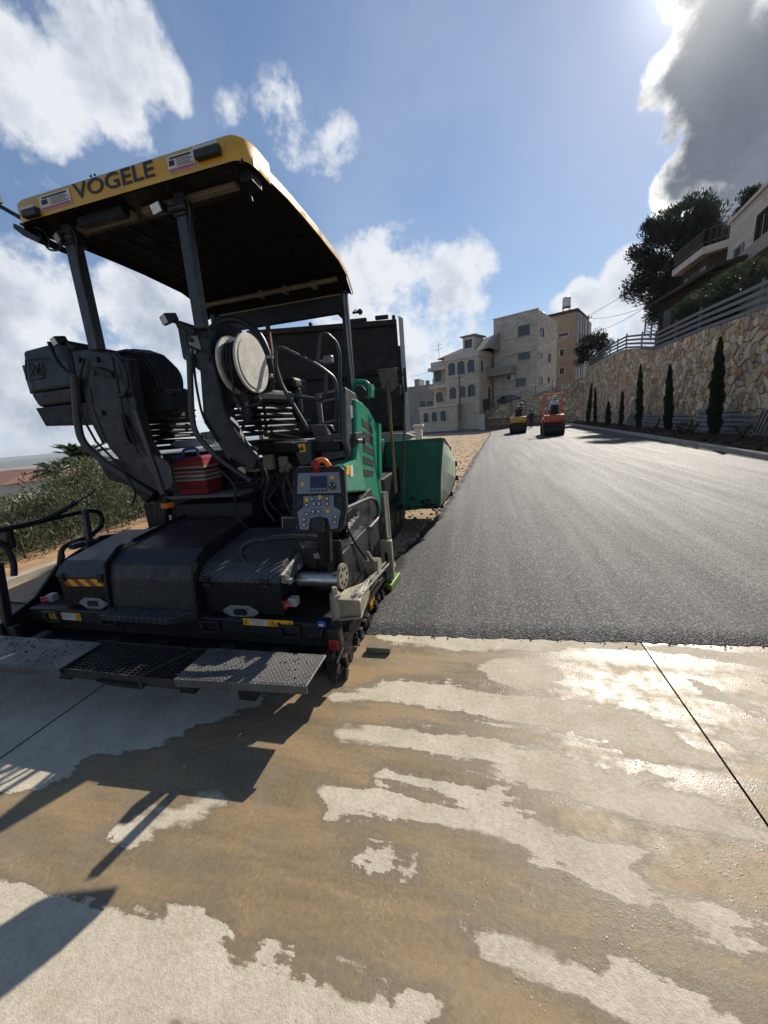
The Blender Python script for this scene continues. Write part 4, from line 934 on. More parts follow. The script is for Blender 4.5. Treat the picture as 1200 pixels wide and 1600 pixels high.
# front hoop with its window opening
mb = MB(); yh = 4.26
a, b = pv(540,462,y=yh), pv(538,690,y=yh); X1 = .84
mb.bar((X1,yh,3.02),(X1-.02,yh,1.35),.075,.075,up=(0,1,0)); mb.bar((-X1,yh,3.02),(-X1,yh,1.35),.075,.075,up=(0,1,0))
mb.span((-X1+.04,yh-.04,2.80),(X1-.04,yh+.04,2.98)); mb.prism([(X1-.03,yh-.03,2.80),(X1-.03,yh-.03,2.72),(X1-.10,yh-.03,2.80)], (0,.06,0)); mb.build('front_frame', M_char, PAV, .012)
mb = MB(); mb.span((X1-.005,yh-.04,1.40),(X1+.022,yh+.036,2.98)); mb.build('frame_cover', M_galv, PAV, .004)
mb = MB(); q = pv(551,489,y=yh); mb.cyl(q, q+Vector((.10,0,.0)), .012); mb.ring([q+Vector((.06,0,.0)),q+Vector((.075,0,0)),q+Vector((.10,0,0)),q+Vector((.115,0,0))],[.012,.03,.03,.012],12); mb.tube([q,q+Vector((.03,0,.03)),q+Vector((.06,0,.01))],.006); mb.build('beacon_socket', M_black, PAV)
mb = MB(); q = pv(418,507,y=yh-.1); mb.bar(q, q-Vector((0,0,.5)), .04,.04); mb.build('exhaust_stack', M_rust, PAV)

# ---- operator station -------------------------------------------------
mb = MB(); mb.span((-1.12,2.92,1.36),(1.10,4.3,1.44)); mb.build('platform', M_chard, PAV, .01)
mb = MB(); mb.span((-.95,3.05,.30),(1.02,4.9,1.355)); mb.span((-.5,2.7,.75),(.3,3.05,.98)); mb.build('tractor_body', M_grime, PAV, .01)
mb = MB()                     # dark works under the platform
for i in range(22):
    p = Vector((rng.uniform(-.85,.9), 2.98, rng.uniform(.8,1.3))); q = p+Vector((rng.uniform(-.3,.3), rng.uniform(-.06,.0), rng.uniform(-.35,.1)))
    mb.tube([p, p.lerp(q,.5)+Vector((rng.uniform(-.1,.1),-.06,-.05)), q], rng.uniform(.008,.018), .06, 7)
mb.build_each('hydraulic_hose', M_black, PAV)
mb = MB()
for i in range(14): mb.box((rng.uniform(-.8,.9), 3.02, rng.uniform(.85,1.3)), (rng.uniform(.05,.18),.10,rng.uniform(.04,.12)))
mb.build_each('valve_bank', M_chard, PAV, .006)
mb = MB(); mb.hexa([(-.87,2.74,1.02),(.16,2.74,1.03),(.16,3.0,1.03),(-.87,3.0,1.02),(-.87,2.72,1.055),(.16,2.72,1.06),(.16,3.0,1.06),(-.87,3.0,1.055)]); mb.build('rear_shelf', M_galv, PAV, .004)
mb = MB(); mb.prism([pv(262,690,y=2.8),pv(312,686,y=2.8),pv(312,697,y=2.8),pv(270,700,y=2.8)], (0,.25,0)); mb.prism([pv(312,676,y=2.95),pv(340,672,y=2.95),pv(342,683,y=2.95),pv(316,686,y=2.95)], (0,.1,0)); mb.build('step', M_galv, PAV, .004)
def seat(c, rot, ztop, full=True):
    R = Matrix.Rotation(R_(rot),3,'Z'); c = V(c); W = lambda x, y, z: c+R @ Vector((x, y, z))
    mb = MB(); mb.prism([W(a, b, d) for a, b, d in ((-.22,-.2,-.06),(.22,-.2,-.06),(.24,.28,-.06),(.15,.34,-.06),(-.15,.34,-.06),(-.24,.28,-.06))], (0,0,.12)); o = mb.build('operator_seat', M_rubber, PAV, .04, 3)
    out = [(-.22,.0),(-.26,.2),(-.25,.36),(-.20,.48),(-.09,.545),(.09,.545),(.20,.48),(.25,.36),(.26,.2),(.22,.0)]
    if full: mb = MB(); mb.prism([W(x, -.20-z*.24, z) for x, z in out], R @ Vector((0,.13,.03))); mb.build('backrest', M_rubber, o, .045, 3)
    mb = MB()
    for sx in (-1, 1): mb.tube([W(sx*.29,-.24,.18),W(sx*.30,.0,.20),W(sx*.30,.16,.19)],.035,.05,8)
    if not full: mb.build_each('armrest', M_black, o)
    mb = MB()
    for i in range(5): mb.box(W(0,.04,-.10-.05*i), (.44-.03*(i % 2)+.02*i,.46,.034), R)
    mb.build_each('bellows_fold', M_black, o, .014)
    return o
sl = seat((-.72,2.92,1.80), 16, 0, False); seat((.30,2.98,1.86), -12, 0)
mb = MB(); mb.prism([pv(a, b, y=2.74) for a, b in ((160,600),(164,562),(178,548),(200,544),(220,551),(236,566),(247,588),(254,610),(264,622),(270,643),(240,652),(165,652))], (.02,.26,.02)); mb.build('backrest', M_rubber, sl, .045, 3)
mb = MB(); mb.tube([pv(a, b, y=2.73) for a, b in ((181,552),(200,548),(218,555),(232,570),(243,592),(249,611))], .018, .03); mb.build('seat_piping', M_chard, sl)
mb = MB()
for i in range(5): mb.bar(pv(388-2*i,628+11*i,y=2.82), pv(455+4*i,640+11*i,y=2.9), .02,.016)
mb.build_each('bellows_trim', M_char, PAV, .004)
# console frames that carry the seats, left and right
def outline(pts, y, d, name, mat, bev=.01):
    mb = MB(); mb.prism([pv(a, b, y=y) for a, b in pts], (0,d,0)); return mb.build(name, mat, PAV, bev)
outline([(112,548),(168,545),(176,556),(200,560),(206,600),(214,640),(228,690),(258,745),(252,772),(214,750),(170,700),(142,640),(120,590)], 2.50, .09, 'console_frame', M_char)
outline([(276,508),(322,512),(330,545),(338,590),(350,640),(375,690),(402,716),(396,735),(352,712),(318,660),(312,580),(285,560)], 2.48, .10, 'console_frame', M_char)
outline([(236,708),(262,722),(268,762),(256,768),(238,742),(222,718)], 2.47, .02, 'frame_gusset', M_mid, .003)
outline([(206,640),(212,640),(257,772),(250,774)], 2.455, .012, 'frame_strut', M_mid, .004)
outline([(128,600),(140,606),(146,640),(166,690),(160,694),(138,652)], 2.494, .006, 'painted_recess', M_ink, .002)  # black plate standing proud; its colour stands in for the shade of a recess
outline([(180,648),(190,648),(196,680),(204,694),(192,694),(182,676)], 2.46, .04, 'swivel_lock', M_black, .008)
outline([(146,572),(172,580),(178,592),(150,586)], 2.47, .03, 'clamp', M_chard, .008)
mb = MB()
for p in ((124,562),(152,562),(148,582),(165,585),(160,645)): q = pv(*p, y=2.50); mb.cyl(q, q+Vector((0,-.02,0)), .022, n=10)
for p in ((322,524),(300,532),(327,560)): q = pv(*p, y=2.48); mb.cyl(q, q+Vector((0,-.02,0)), .018, n=10)
mb.build_each('bolt', M_char, PAV, .003)
outline([(290,528),(308,524),(314,545),(300,556)], 2.472, .006, 'cover_plate', M_galv, .002)
t = MB(); t.tube([pv(116,588,y=2.47),pv(121,660,y=2.47),pv(127,690,y=2.47),pv(160,720,y=2.52),pv(240,772,y=2.62)], .030, .1, 12); t.build('guard_tube', M_mid, PAV)
t = MB(); t.tube([pv(296,556,y=2.45),pv(299,640,y=2.45),pv(303,675,y=2.45),pv(335,712,y=2.5),pv(392,752,y=2.58)], .022, .1, 12); t.build('guard_tube', M_mid, PAV)
t = MB(); t.tube([pv(178,552,y=2.48),pv(192,566,y=2.46),pv(200,600,y=2.46),pv(196,617,y=2.46),pv(185,618,y=2.48)], .017, .05, 8); t.build('grab_handle', M_char, PAV)
t = MB(); t.tube([pv(240,567,y=3.0),pv(270,570,y=3.0),pv(283,590,y=3.0),pv(283,625,y=3.0)], .02, .08, 8); t.build('grab_handle', M_char, PAV)
outline([(272,498),(296,506),(300,515),(276,512)], 2.44, .06, 'lamp_bracket', M_black, .004)
outline([(150,650),(185,645),(215,700),(200,712),(160,690)], 2.58, .06, 'swivel_housing', M_black, .01)
mb = MB()
for i in range(6): mb.bar(pv(192-i*2,645+9*i,y=2.74), pv(306,641+9*i,y=2.84), .02, .014)
mb.build_each('bellows_trim', M_char, PAV, .004)
outline([(152,722),(205,715),(240,775),(228,788),(200,760),(168,750)], 2.64, .10, 'tow_cylinder', M_chard, .02)
outline([(236,770),(262,770),(258,822),(240,820)], 2.72, .08, 'lift_cylinder', M_black, .02)
q = pv(260,790,y=2.70); mb = MB(); mb.box(q, (.08,.06,.055)); mb.cyl(q+Vector((.03,0,0)), q+Vector((.07,-.01,.01)), .02, .028); mb.build('orange_cap', M_orangel, PAV, .012)
mb = MB(); mb.cyl(pv(266,805,y=2.72), pv(270,826,y=2.72), .012); mb.build('white_rod', M_white, PAV)
mb = MB(); mb.box(pv(251,826,y=2.62), (.13,.10,.04)); mb.build('rail_clamp', M_galv, PAV, .006)
# storage box with raised emblem, tray beneath, hung outside on the left
mb = MB(); x0, x1, y0, y1 = -1.66, -1.13, 2.56, 2.98
mb.hexa([(x0+.03,y0+.02,1.95),(x1,y0+.02,1.95),(x1,y1,1.95),(x0+.03,y1,1.95),(x0,y0,2.08),(x1+.02,y0,2.08),(x1+.02,y1,2.08),(x0,y1,2.08)])
mb.hexa([(x0,y0,2.081),(x1+.02,y0,2.081),(x1+.02,y1,2.081),(x0,y1,2.081),(x0+.03,y0+.02,2.43),(x1+.02,y0+.02,2.46),(x1+.02,y1-.05,2.46),(x0+.03,y1-.05,2.43)])
o = mb.build('storage_box', M_char, PAV, .03, 3)
mb = MB(); a, b, c, d = (pv(p[0], p[1], y=y0-.004) for p in ((40,562),(66,558),(66,590),(41,593)))
for p, q in ((a,b),(b,c),(c,d),(d,a)): mb.bar(p, q, .008, .008, up=(0,1,0))
w = [pv(p[0], p[1], y=y0-.004) for p in ((45,567),(49,584),(53,572),(57,583),(61,566))]
for p, q in zip(w[:-1], w[1:]): mb.bar(p, q, .010, .010, up=(0,1,0))
mb.bar(pv(44,586,y=y0-.004), pv(63,584,y=y0-.004), .006,.008, up=(0,1,0)); mb.build('emblem', M_char, o)
mb = MB(); mb.hexa([(x0+.08,y0,1.78),(x1+.1,y0+.02,1.78),(x1+.1,y1,1.78),(x0+.08,y1,1.78),(x0+.02,y0,1.945),(x1+.1,y0+.02,1.945),(x1+.1,y1,1.945),(x0+.02,y1,1.945)]); mb.build('box_tray', M_chard, PAV, .008)
mb = MB(); mb.tube([(x1-.10,y0-.03,2.44),(x1-.06,y0-.05,2.3),(x1-.0,y0-.04,2.2),(x1+.1,y0-.03,2.15)],.018,.06); mb.box((x0-.02,y0+.1,2.2),(.07,.12,.25)); mb.build_each('box_latch', M_black, o, .01)
# cable reel
rc = pv(392,568,x=.56); mb = MB(); r_ = .215
mb.cyl(rc, rc+Vector((.018,0,0)), r_, n=40); mb.cyl(rc-Vector((.15,0,0)), rc-Vector((.13,0,0)), r_*.98, n=40); mb.cyl(rc+Vector((.018,0,0)), rc+Vector((.024,0,0)), r_*.86, n=40)
o = mb.build('cable_reel', M_dirtywhite, PAV, .005)
mb = MB(); mb.cyl(rc-Vector((.13,0,0)), rc, r_*.72, n=32)
for i in range(9):
    x = rc.x-.118+.0145*i; rr = r_*(.80+.05*(i % 2)); mb.ring([(x, rc.y+rr*math.cos(a), rc.z+rr*math.sin(a)) for a in np.linspace(0, 2*math.pi, 33)[:-1]], .0085, 6, closed=True)
mb.tube([rc+Vector((-.06,-.17,-.05)),rc+Vector((-.05,-.21,-.3)),rc+Vector((-.02,-.15,-.42))],.008,.05); mb.build('cable', M_rubber, o)
mb = MB(); mb.tube([rc+Vector((-.10,-.12,-.24)),rc+Vector((-.05,-.14,-.33)),rc+Vector((.09,-.12,-.31)),rc+Vector((.10,-.1,-.27)),rc+Vector((.04,-.1,-.27))],.009,.02); mb.bar(rc-Vector((.10,0,.0)), rc-Vector((.10,-.0,.42)), .03,.04); mb.build('reel_stand', M_char, o)
# curved shroud behind the reel
mb = MB(); mb.tube([pv(325,520,y=2.95),pv(345,500,y=2.95),pv(375,499,y=2.95),pv(405,520,y=2.95),pv(422,560,y=2.95),pv(424,600,y=2.95),pv(415,625,y=2.95)], .03, .1, 10); mb.build('seat_shroud', M_char, PAV)
mb = MB(); 
for y_ in (558,588): mb.box(pv(421,y_,y=2.88), (.06,.04,.03))
mb.build_each('shroud_clamp', M_galv, PAV, .004)
# side grab rails of the platform
t = MB(); t.tube([pv(482,672,y=3.0),pv(440,602,y=2.95),pv(430,570,y=2.95),pv(431,543,y=2.95),pv(440,543,y=2.95),pv(497,571,y=3.12),pv(522,590,y=3.2),pv(526,605,y=3.2),pv(526,678,y=3.2)], .018, .05, 10)
t.tube([pv(511,583,y=3.16),pv(508,615,y=3.16),pv(503,624,y=3.14),pv(496,624,y=3.1),pv(449,616,y=2.96)], .016, .03, 10); t.build('grab_rail', M_mid, PAV)
t = MB(); t.tube([pv(496,570,y=3.3),pv(500,524,y=3.3),pv(505,520,y=3.3),pv(512,522,y=3.3),pv(526,535,y=3.4),pv(531,552,y=3.4),pv(533,678,y=3.4)], .015, .04, 10); t.build('grab_rail', M_mid, PAV)
mb = MB(); q = pv(513,562,y=3.36); mb.box(q, (.10,.05,.07), Matrix.Rotation(R_(-15),3,'Z')); mb.box(q+Vector((-.06,.0,-.01)), (.08,.03,.03)); mb.build('joystick', M_galv, PAV, .015)
mb = MB(); q = pv(460,600,y=3.5); mb.box(q, (.16,.3,.10)); mb.box(q+Vector((0,.05,-.2)), (.14,.25,.35)); mb.build('armrest_console', M_black, PAV, .03)
# step frame seen between the rails
mb = MB(); mb.bar(pv(497,615,y=3.7), pv(505,690,y=3.7), .05,.03, up=(0,1,0))
for yy_ in (612,624,658): mb.bar(pv(500,yy_+4,y=3.7), pv(536,yy_-4,y=3.7), .03,.02)
mb.build('ladder', M_galv, PAV, .003)
# consoles at the right
outline([(489,681),(556,676),(554,712),(506,722)], 2.98, .22, 'side_console', M_mid)
a = [pv(p[0], p[1], y=2.972) for p in ((521,685),(535,683),(533,702),(523,704))]
mb = MB(); mb.prism(a, (0,-.002,0)); o = mb.build('white_decal', M_ink, PAV)
mb = MB(); 
for py in (697,700): mb.bar(pv(524,py,y=2.967), pv(533,py-.8,y=2.967), .004, .012, up=(0,1,0))
for px_ in (523.5,527.5,531.5): mb.bar(pv(px_,691,y=2.967), pv(px_+.6,687,y=2.967), .008,.004, up=(0,1,0))
mb.bar(pv(524,692.5,y=2.967), pv(533,691.5,y=2.967), .006,.004, up=(0,1,0)); mb.build('decal_print', M_paper, o)
outline([(482,664),(508,664),(513,680),(490,682)], 3.02, .2, 'console_top', M_mid)
outline([(505,724),(550,714),(551,730),(512,746)], 2.99, .1, 'console_skirt', M_mid)
outline([(455,692),(486,690),(487,724),(469,729)], 2.86, .15, 'sloped_guard', M_mid)
a = pv(472,700,y=2.852); mb = MB(); mb.box(a, (.066,.003,.07), Matrix.Rotation(R_(-2),3,'Y')); o = mb.build('warning_sticker', M_sticker, PAV)
mb = MB(); mb.prism([a+Vector((-.02,-.003,-.018)),a+Vector((.02,-.003,-.018)),a+Vector((0,-.003,.02))],(0,-.001,0)); mb.build('triangle', M_ink, o)
outline([(370,690),(455,692),(468,700),(468,706),(380,708)], 2.84, .5, 'hood_panel', M_chard)
# valve block, pressure gauge and fittings
mb = MB(); mb.box(pv(398,718,y=2.80), (.12,.08,.09)); mb.box(pv(394,733,y=2.78), (.14,.06,.05)); mb.cyl(pv(392,708,y=2.76), pv(400,700,y=2.74), .022); mb.cyl(pv(375,717,y=2.74), pv(392,718,y=2.74), .016)
mb.cyl(pv(440,735,y=2.82), pv(452,728,y=2.78), .025); mb.box(pv(420,722,y=2.82), (.10,.06,.13)); mb.box(pv(443,722,y=2.84), (.08,.05,.10)); mb.build('valve_block', M_beige, PAV, .012)
mb = MB(); q = pv(379,735,y=2.72); mb.cyl(q, q+Vector((.01,-.03,0)), .036, n=20); o = mb.build('pressure_gauge', M_steel, PAV, .004)
mb = MB(); mb.cyl(q+Vector((.01,-.031,0)), q+Vector((.0105,-.033,0)), .029, n=20); mb.build('dial', M_paper, o)
mb = MB(); mb.tube([pv(355,715,y=2.72),pv(372,690,y=2.72),pv(382,660,y=2.72),pv(392,612,y=2.74)],.014,.04); mb.bar(pv(358,718,y=2.7), pv(371,692,y=2.7),.03,.03); mb.build('gas_strut', M_char, PAV)
for k_, (p, mt) in enumerate((((455,765),M_redlens),((462,748),M_rubber),((432,742),M_rubber))):
    mb = MB(); q = pv(*p, y=2.86); mb.tube([pv(p[0]-8,p[1]-25,y=2.86), q, q+Vector((.06,-.02,-.16))], .010, .05); mb.build('hose', mt if k_ else M_rust, PAV)
outline([(438,806),(466,806),(466,830),(440,830)], 2.50, .02, 'name_plate', M_ink, .003)
mb = MB()
for a_, b_ in (((441,809),(463,809)),((463,809),(463,827)),((463,827),(442,827)),((442,827),(441,809))): mb.bar(pv(*a_,y=2.494), pv(*b_,y=2.494), .004,.002, up=(0,1,0))
mb.build('plate_border', M_paper, PAV)

# ---- green engine cover on the right flank --------------------------------
X = 1.22
def flank(pts, x, dx, name, mat, bev=.012, parent=None):
    mb = MB(); mb.prism([pv(a, b, x=x) for a, b in pts], (dx,0,0)); return mb.build(name, mat, parent or PAV, bev)
go = flank([(556,622),(566,628),(577,640),(588,660),(593,690),(594,740),(600,805),(588,780),(572,768),(545,770),(540,770),(539,726),(556,718),(557,660)], X, -.10, 'engine_cover', M_green, .02)
c5 = lambda x, y: (500+x/4, 480+y/4)
for O_ in (((262,690),(328,745),(333,793),(265,738)),((268,762),(333,812),(335,865),(271,822)),((271,846),(336,890),(338,930),(272,900)),((272,925),(338,956),(338,998),(272,978)),((272,1010),(338,1020),(332,1056),(278,1063))):
    flank([c5(*q) for q in O_], X+.004, -.02, 'louvre', M_ink, .004, go)
flank([(592,660),(596,664),(597,745),(593,748)], X+.02, -.04, 'cover_edge', M_green, .006, go)
q = pv(545,733,x=X+.004); mb = MB(); mb.prism([pv(p[0],p[1],x=X+.004) for p in ((541,728),(546,727),(546,741),(541,742))],(.002,0,0)); mb.build('warning_sticker', M_sticker, go)
mb = MB(); mb.prism([pv(p[0],p[1],x=X+.004) for p in ((547,727),(551,726.5),(552,744),(547.5,745))],(.002,0,0)); mb.build('pale_sticker', M_paper, go)
flank([(540,604),(556,614),(561,626),(560,655),(557,718),(548,716),(541,690)], X-.03, -.05, 'corner_post', M_mid, .015)
flank([(547.5,634),(553,633),(554.5,652),(549,654)], X-.025, -.01, 'reflector', M_glassl, .003)
mb = MB(); q = pv(566,688,x=X+.03); mb.cyl(q, q+Vector((.0,-.16,.0)), .02); mb.cyl(q, q+Vector((.03,0,0)), .032, n=14); mb.build('cover_lock', M_ink, PAV)
# green head with round air intake above the cover
mb = MB(); mb.tube([pv(552,604,y=3.9),pv(555,596,y=3.9),pv(572,597,y=3.9),pv(577,604,y=3.9),pv(575,622,y=3.9)], .025, .05, 10); mb.box(pv(568,612,y=4.0), (.2,.2,.14)); o = mb.build('intake_hood', M_green, PAV, .02)
mb = MB(); q = pv(564,614,y=3.85); mb.cyl(q, q+Vector((0,-.05,0)), .07, n=18); mb.build('air_intake', M_ink, o)
# crawler tracks
for sx in (-1, 1):
    mb = MB(); prof = []
    y0_, y1_, r_ = 3.25, 5.3, .26
    for a in np.linspace(math.pi/2, 3*math.pi/2, 10): prof.append((y0_+r_*math.cos(a), .28+r_*math.sin(a)))
    for a in np.linspace(-math.pi/2, math.pi/2, 10): prof.append((y1_+r_*math.cos(a), .28+r_*math.sin(a)))
    mb.prism([(sx*1.12, y, z) for y, z in prof], (-sx*.30,0,0))
    o = mb.build('crawler_track', M_rubber, PAV, .01)
    mb = MB()
    for y in np.linspace(3.3, 5.25, 6): mb.cyl((sx*1.13,y,.2),(sx*1.10,y,.2),.12,n=18)
    mb.build_each('track_roller', M_grime, o)
mb = MB(); mb.span((.98,3.0,.62),(1.20,4.9,.95)); mb.span((-1.2,3.0,.62),(-.98,4.9,.95)); mb.build_each('fender', M_chard, PAV, .02)

# ---- hopper ---------------------------------------------------------------
yh0, yh1 = 4.92, 6.15
def wing(sx):
    # rear wall of the wing
    p = [(sx*.95,yh0,.30),(sx*1.62,yh0,.36),(sx*1.72,yh0,.42),(sx*1.82,yh0,1.30),(sx*.98,yh0,1.31),(sx*.92,yh0,1.1)]
    mb = MB(); mb.prism(p if sx > 0 else p[::-1], (0,.03,0))
    mb.span((sx*.96,yh0-.012,1.285),(sx*1.80,yh0+.04,1.318)); w = mb.build('hopper_wing', M_greend, PAV, .008)
    for xx in (1.10, 1.72):
        mb = MB(); mb.hexa([(sx*xx-.02,yh0-.018,.36),(sx*xx+.02,yh0-.018,.36),(sx*xx+.02,yh0-.001,.36),(sx*xx-.02,yh0-.001,.36),(sx*(xx+.05)-.02,yh0-.018,1.28),(sx*(xx+.05)+.02,yh0-.018,1.28),(sx*(xx+.05)+.02,yh0-.001,1.28),(sx*(xx+.05)-.02,yh0-.001,1.28)]); mb.build('rib', M_greend, w, .004)
    mb = MB(); mb.cyl((sx*1.0,yh0-.05,.42),(sx*1.0,yh0-.05,.75),.035,n=12); mb.cyl((sx*1.0,yh0-.05,.75),(sx*1.0,yh0-.05,1.0),.018,n=10); mb.build('wing_ram', M_steel, w)
    mb = MB()
    for _k in range(26): mb.box((sx*rng.uniform(1.0,1.68), yh0-.006, .36+abs(rng.normal(0,.05))), (rng.uniform(.02,.09),.012,rng.uniform(.015,.05)), Matrix.Rotation(rng.uniform(-.6,.6),3,'Y'))
    tag(mb.build('tar_smear', M_grime, w, .003), kind='stuff')
    back = [(1.70,.42),(1.74,.66),(1.77,.90),(1.80,1.12),(1.82,1.30)]
    lipp = [pv(686,791,y=5.35), pv(703,772,y=5.6), pv(712,746,y=5.75), pv(711,722,y=5.75), pv(701,697,y=5.5)]; curl = [pv(690,791,y=6.0), pv(703,772,y=6.2), pv(711,748,y=6.3), pv(709,727,y=6.3), pv(699,706,y=6.2)]
    rows = []
    for s in np.linspace(0, 1, 8):
        row = []
        for q_, (x, z) in enumerate(back):
            A_ = Vector((x, yh0, z)); B_ = lipp[q_]; C_ = curl[q_]
            w_ = min(1, s/.7); p_ = A_.lerp(B_, w_) if s <= .7 else B_.lerp(C_, (s-.7)/.3)
            row.append((sx*p_.x, p_.y, p_.z))
        rows.append(row)
    k = len(back); vs = [q for r in rows for q in r]; f = [(i*k+j, i*k+j+1, (i+1)*k+j+1, (i+1)*k+j) for i in range(7) for j in range(k-1)]
    mb = MB(); mb.add(vs, f, 0, False); mb.add([(x-sx*.025, y, z) for x, y, z in vs], [t_[::-1] for t_ in f], 0)
    n0 = len(vs)
    o2 = mb.build('wing_side', simple('sunlit_pale_green', (0.46,0.54,0.38), .5, 0, .25, 4, (0.2,0.3,0.18), .4), w)  # sunlight on the outer wing face is put into this paler green
    mb = MB(); mb.tube([rows[i][-1] for i in range(7)], .014); mb.tube(rows[6], .016); mb.build('rubber_lip', M_rubber, w)
    mb = MB()
    for i in range(8): mb.box(V(rows[6][i % k])+Vector((sx*.02, .03, 0)), (.05,.04,.08), Matrix.Rotation(rng.uniform(-.5,.5),3,'X'))
    mb.build_each('tar_buildup', M_grime, w, .006)
    return w
wing(1); wing(-1)
mb = MB(); mb.span((-1.7,yh0+.03,.34),(1.7,yh1,.42)); mb.span((-.95,yh0-.02,.35),(.95,yh0+.05,1.25)); mb.build('hopper_floor', M_grime, PAV, .01)
mb = MB(); pts_ = []
X_, Y_ = np.meshgrid(np.linspace(-1.55,1.55,24), np.linspace(yh0+.05,yh1-.03,14)); Z_ = .45+.62*np.exp(-(X_/1.1)**2)*(1-.45*((Y_-5.4)/.8)**2)+rng.normal(0,.02,X_.shape)
np_mesh('asphalt_load', np.column_stack([X_.ravel(),Y_.ravel(),Z_.ravel()]), grid_faces(24,14), M_asph, PAV)
mb = MB(); mb.prism([pv(596,679,y=5.3),pv(612,677,y=5.3),pv(635,677,y=5.3),pv(648,681,y=5.3),pv(640,687,y=5.3),pv(598,690,y=5.3)], (0,.08,0)); mb.build('hopper_apron', M_galv, PAV, .006)
mb = MB(); mb.bar(pv(573,611,y=4.15), pv(624,608,y=4.15), .05, .05); mb.bar(pv(623,602,y=4.15), pv(623,616,y=4.15), .05,.05,up=(0,1,0)); mb.build('tool_rack', M_char, PAV, .006)
mb = MB(); mb.bar(pv(594,690,y=4.7), pv(601,805,y=4.7), .05, .05, up=(0,1,0)); q = pv(595,715,y=4.68); mb.build('hinge_post', M_chard, PAV, .006)

# ================================================================== things resting on the paver
# striped cooler bag on the rear shelf
bagc = toworld((-.30, 2.84, 1.062)); BAG = empty('cooler_bag', bagc, PYAW)
tag(BAG, 'red striped cooler bag with blue handle on the rear shelf of the paver', 'bag')
def mat_stripes():
    m, t, b = newmat('striped_cloth'); co = t.node('ShaderNodeTexCoord').outputs['Object']; z = t.node('ShaderNodeSeparateXYZ', None, Vector=co).outputs[2]
    r = t.node('ShaderNodeValToRGB'); r.color_ramp.interpolation = 'CONSTANT'; e = r.color_ramp.elements
    stops = [(0,(.20,.012,.017)),(.16,(.12,.008,.012)),(.24,(.20,.012,.017)),(.37,(.33,.30,.26)),(.42,(.05,.03,.03)),(.46,(.33,.28,.24)),(.53,(.25,.02,.03)),(.58,(.33,.30,.26)),(.63,(.10,.02,.02)),(.68,(.30,.24,.2)),(.74,(.28,.02,.025)),(.86,(.16,.012,.02)),(.92,(.20,.012,.017))]
    e[0].position, e[0].color = stops[0][0], (*stops[0][1], 1); e[1].position, e[1].color = stops[1][0], (*stops[1][1], 1)
    for p, c in stops[2:]: q = e.new(p); q.color = (*c, 1)
    t.put(r.inputs[0], t.math('ADD', t.math('MULTIPLY', z, 2.85), t.math('MULTIPLY', t.math('SUBTRACT', t.noise(co, 6.0), .5), .02))); t.put(b.inputs['Base Color'], r.outputs[0]); b.inputs['Roughness'].default_value = .85
    bump(t, b, t.noise(co, 90.0, 3.0), .3, .003); return m
mb = MB(); mb.hexa([(-.155,-.11,0),(.155,-.11,0),(.155,.11,0),(-.155,.11,0),(-.17,-.125,.22),(.17,-.125,.22),(.17,.125,.22),(-.17,.125,.22)]); mb.hexa([(-.17,-.125,.221),(.17,-.125,.221),(.17,.125,.221),(-.17,.125,.221),(-.15,-.11,.34),(.16,-.115,.35),(.16,.11,.35),(-.15,.11,.34)])
mb.build('bag_body', mat_stripes(), BAG, .025, 3)
mb = MB(); mb.tube([(-.07,-.06,.34),(-.06,-.06,.41),(.09,-.06,.42),(.10,-.06,.35)],.012,.04); mb.box((-.1,-.1,.35),(.08,.04,.03)); mb.build('bag_handle', M_blue, BAG)
# shovel and rod hanging from the tool rack
hb = pv(618,770,y=4.1); ht = pv(607,617,y=4.1); SH = empty('shovel', toworld(hb), PYAW)
tag(SH, 'long wooden handled shovel hung blade up beside the green hopper wing', 'shovel')
L_ = lambda p: V(p)-hb
mb = MB(); mb.cyl(L_(ht), L_(hb), .017, .021, n=12); mb.build('handle', M_wood, SH)
mb = MB(); a, b, c, d = pv(590,577,y=4.1), pv(620,574,y=4.1), pv(622,603,y=4.1), pv(596,606,y=4.1); m1, m2 = pv(606,574,y=4.03), pv(607,613,y=4.03)
for u, vv in (((a,m1,m2,d)),((m1,b,c,m2))) if False else []: pass
mb.prism([L_(a), L_(b), L_(c), L_(ht), L_(d)], (0,.02,0)); mb.tube([L_(ht)+Vector((0,-.02,.14)), L_(ht)+Vector((0,-.012,0)), L_(ht)-(ht-hb).normalized()*.18], .024, 0, 10); mb.build('blade', simple('scraped_steel', (.13,.10,.085), .5, .5, .35, 9, (.05,.035,.03), .6), SH, .012)
rb = pv(630,838,y=4.1); rt = pv(632,575,y=4.1); RK = empty('steel_rod', toworld(rb), PYAW)
tag(RK, 'thin rusty steel rod with dark forked top standing beside the hopper', 'rod')
mb = MB(); mb.cyl((0,0,0), rt-rb, .010, .010, n=10); mb.build('shaft', M_rust, RK)
mb = MB(); q = rt-rb; mb.bar(q-Vector((0,0,.25)), q, .03,.015); mb.tube([q-Vector((.0,0,.02)), q-Vector((.04,0,.10)), q-Vector((.10,0,.13))], .008, .03); mb.build('forked_head', M_ink, RK)
# wooden block lying at the screed end
q = at(592,1014,Z=0.02); WB = MB(); WB.box((0,0,.022), (.17,.055,.04), Matrix.Rotation(R_(3),3,'Z')); o = WB.build('wood_block', simple('grey_board', (.17,.14,.11), .85, 0, .3, 14, (.05,.04,.035), .6, .6, 40), None, .004); o.location = (q[0], q[1], 0.002)
tag(o, 'short dirty plank lying on the concrete at the end of the screed', 'plank')

# post and clamp of the left screed end, behind the hoop rail
mb = MB(); mb.bar(pv(140,846,x=-1.25), pv(132,795,x=-1.25), .045, .045, up=(0,1,0)); mb.box(pv(141,850,x=-1.25), (.09,.12,.07)); mb.box(pv(120,852,x=-1.28), (.07,.10,.05)); mb.build('end_post', M_mid, PAV, .006)

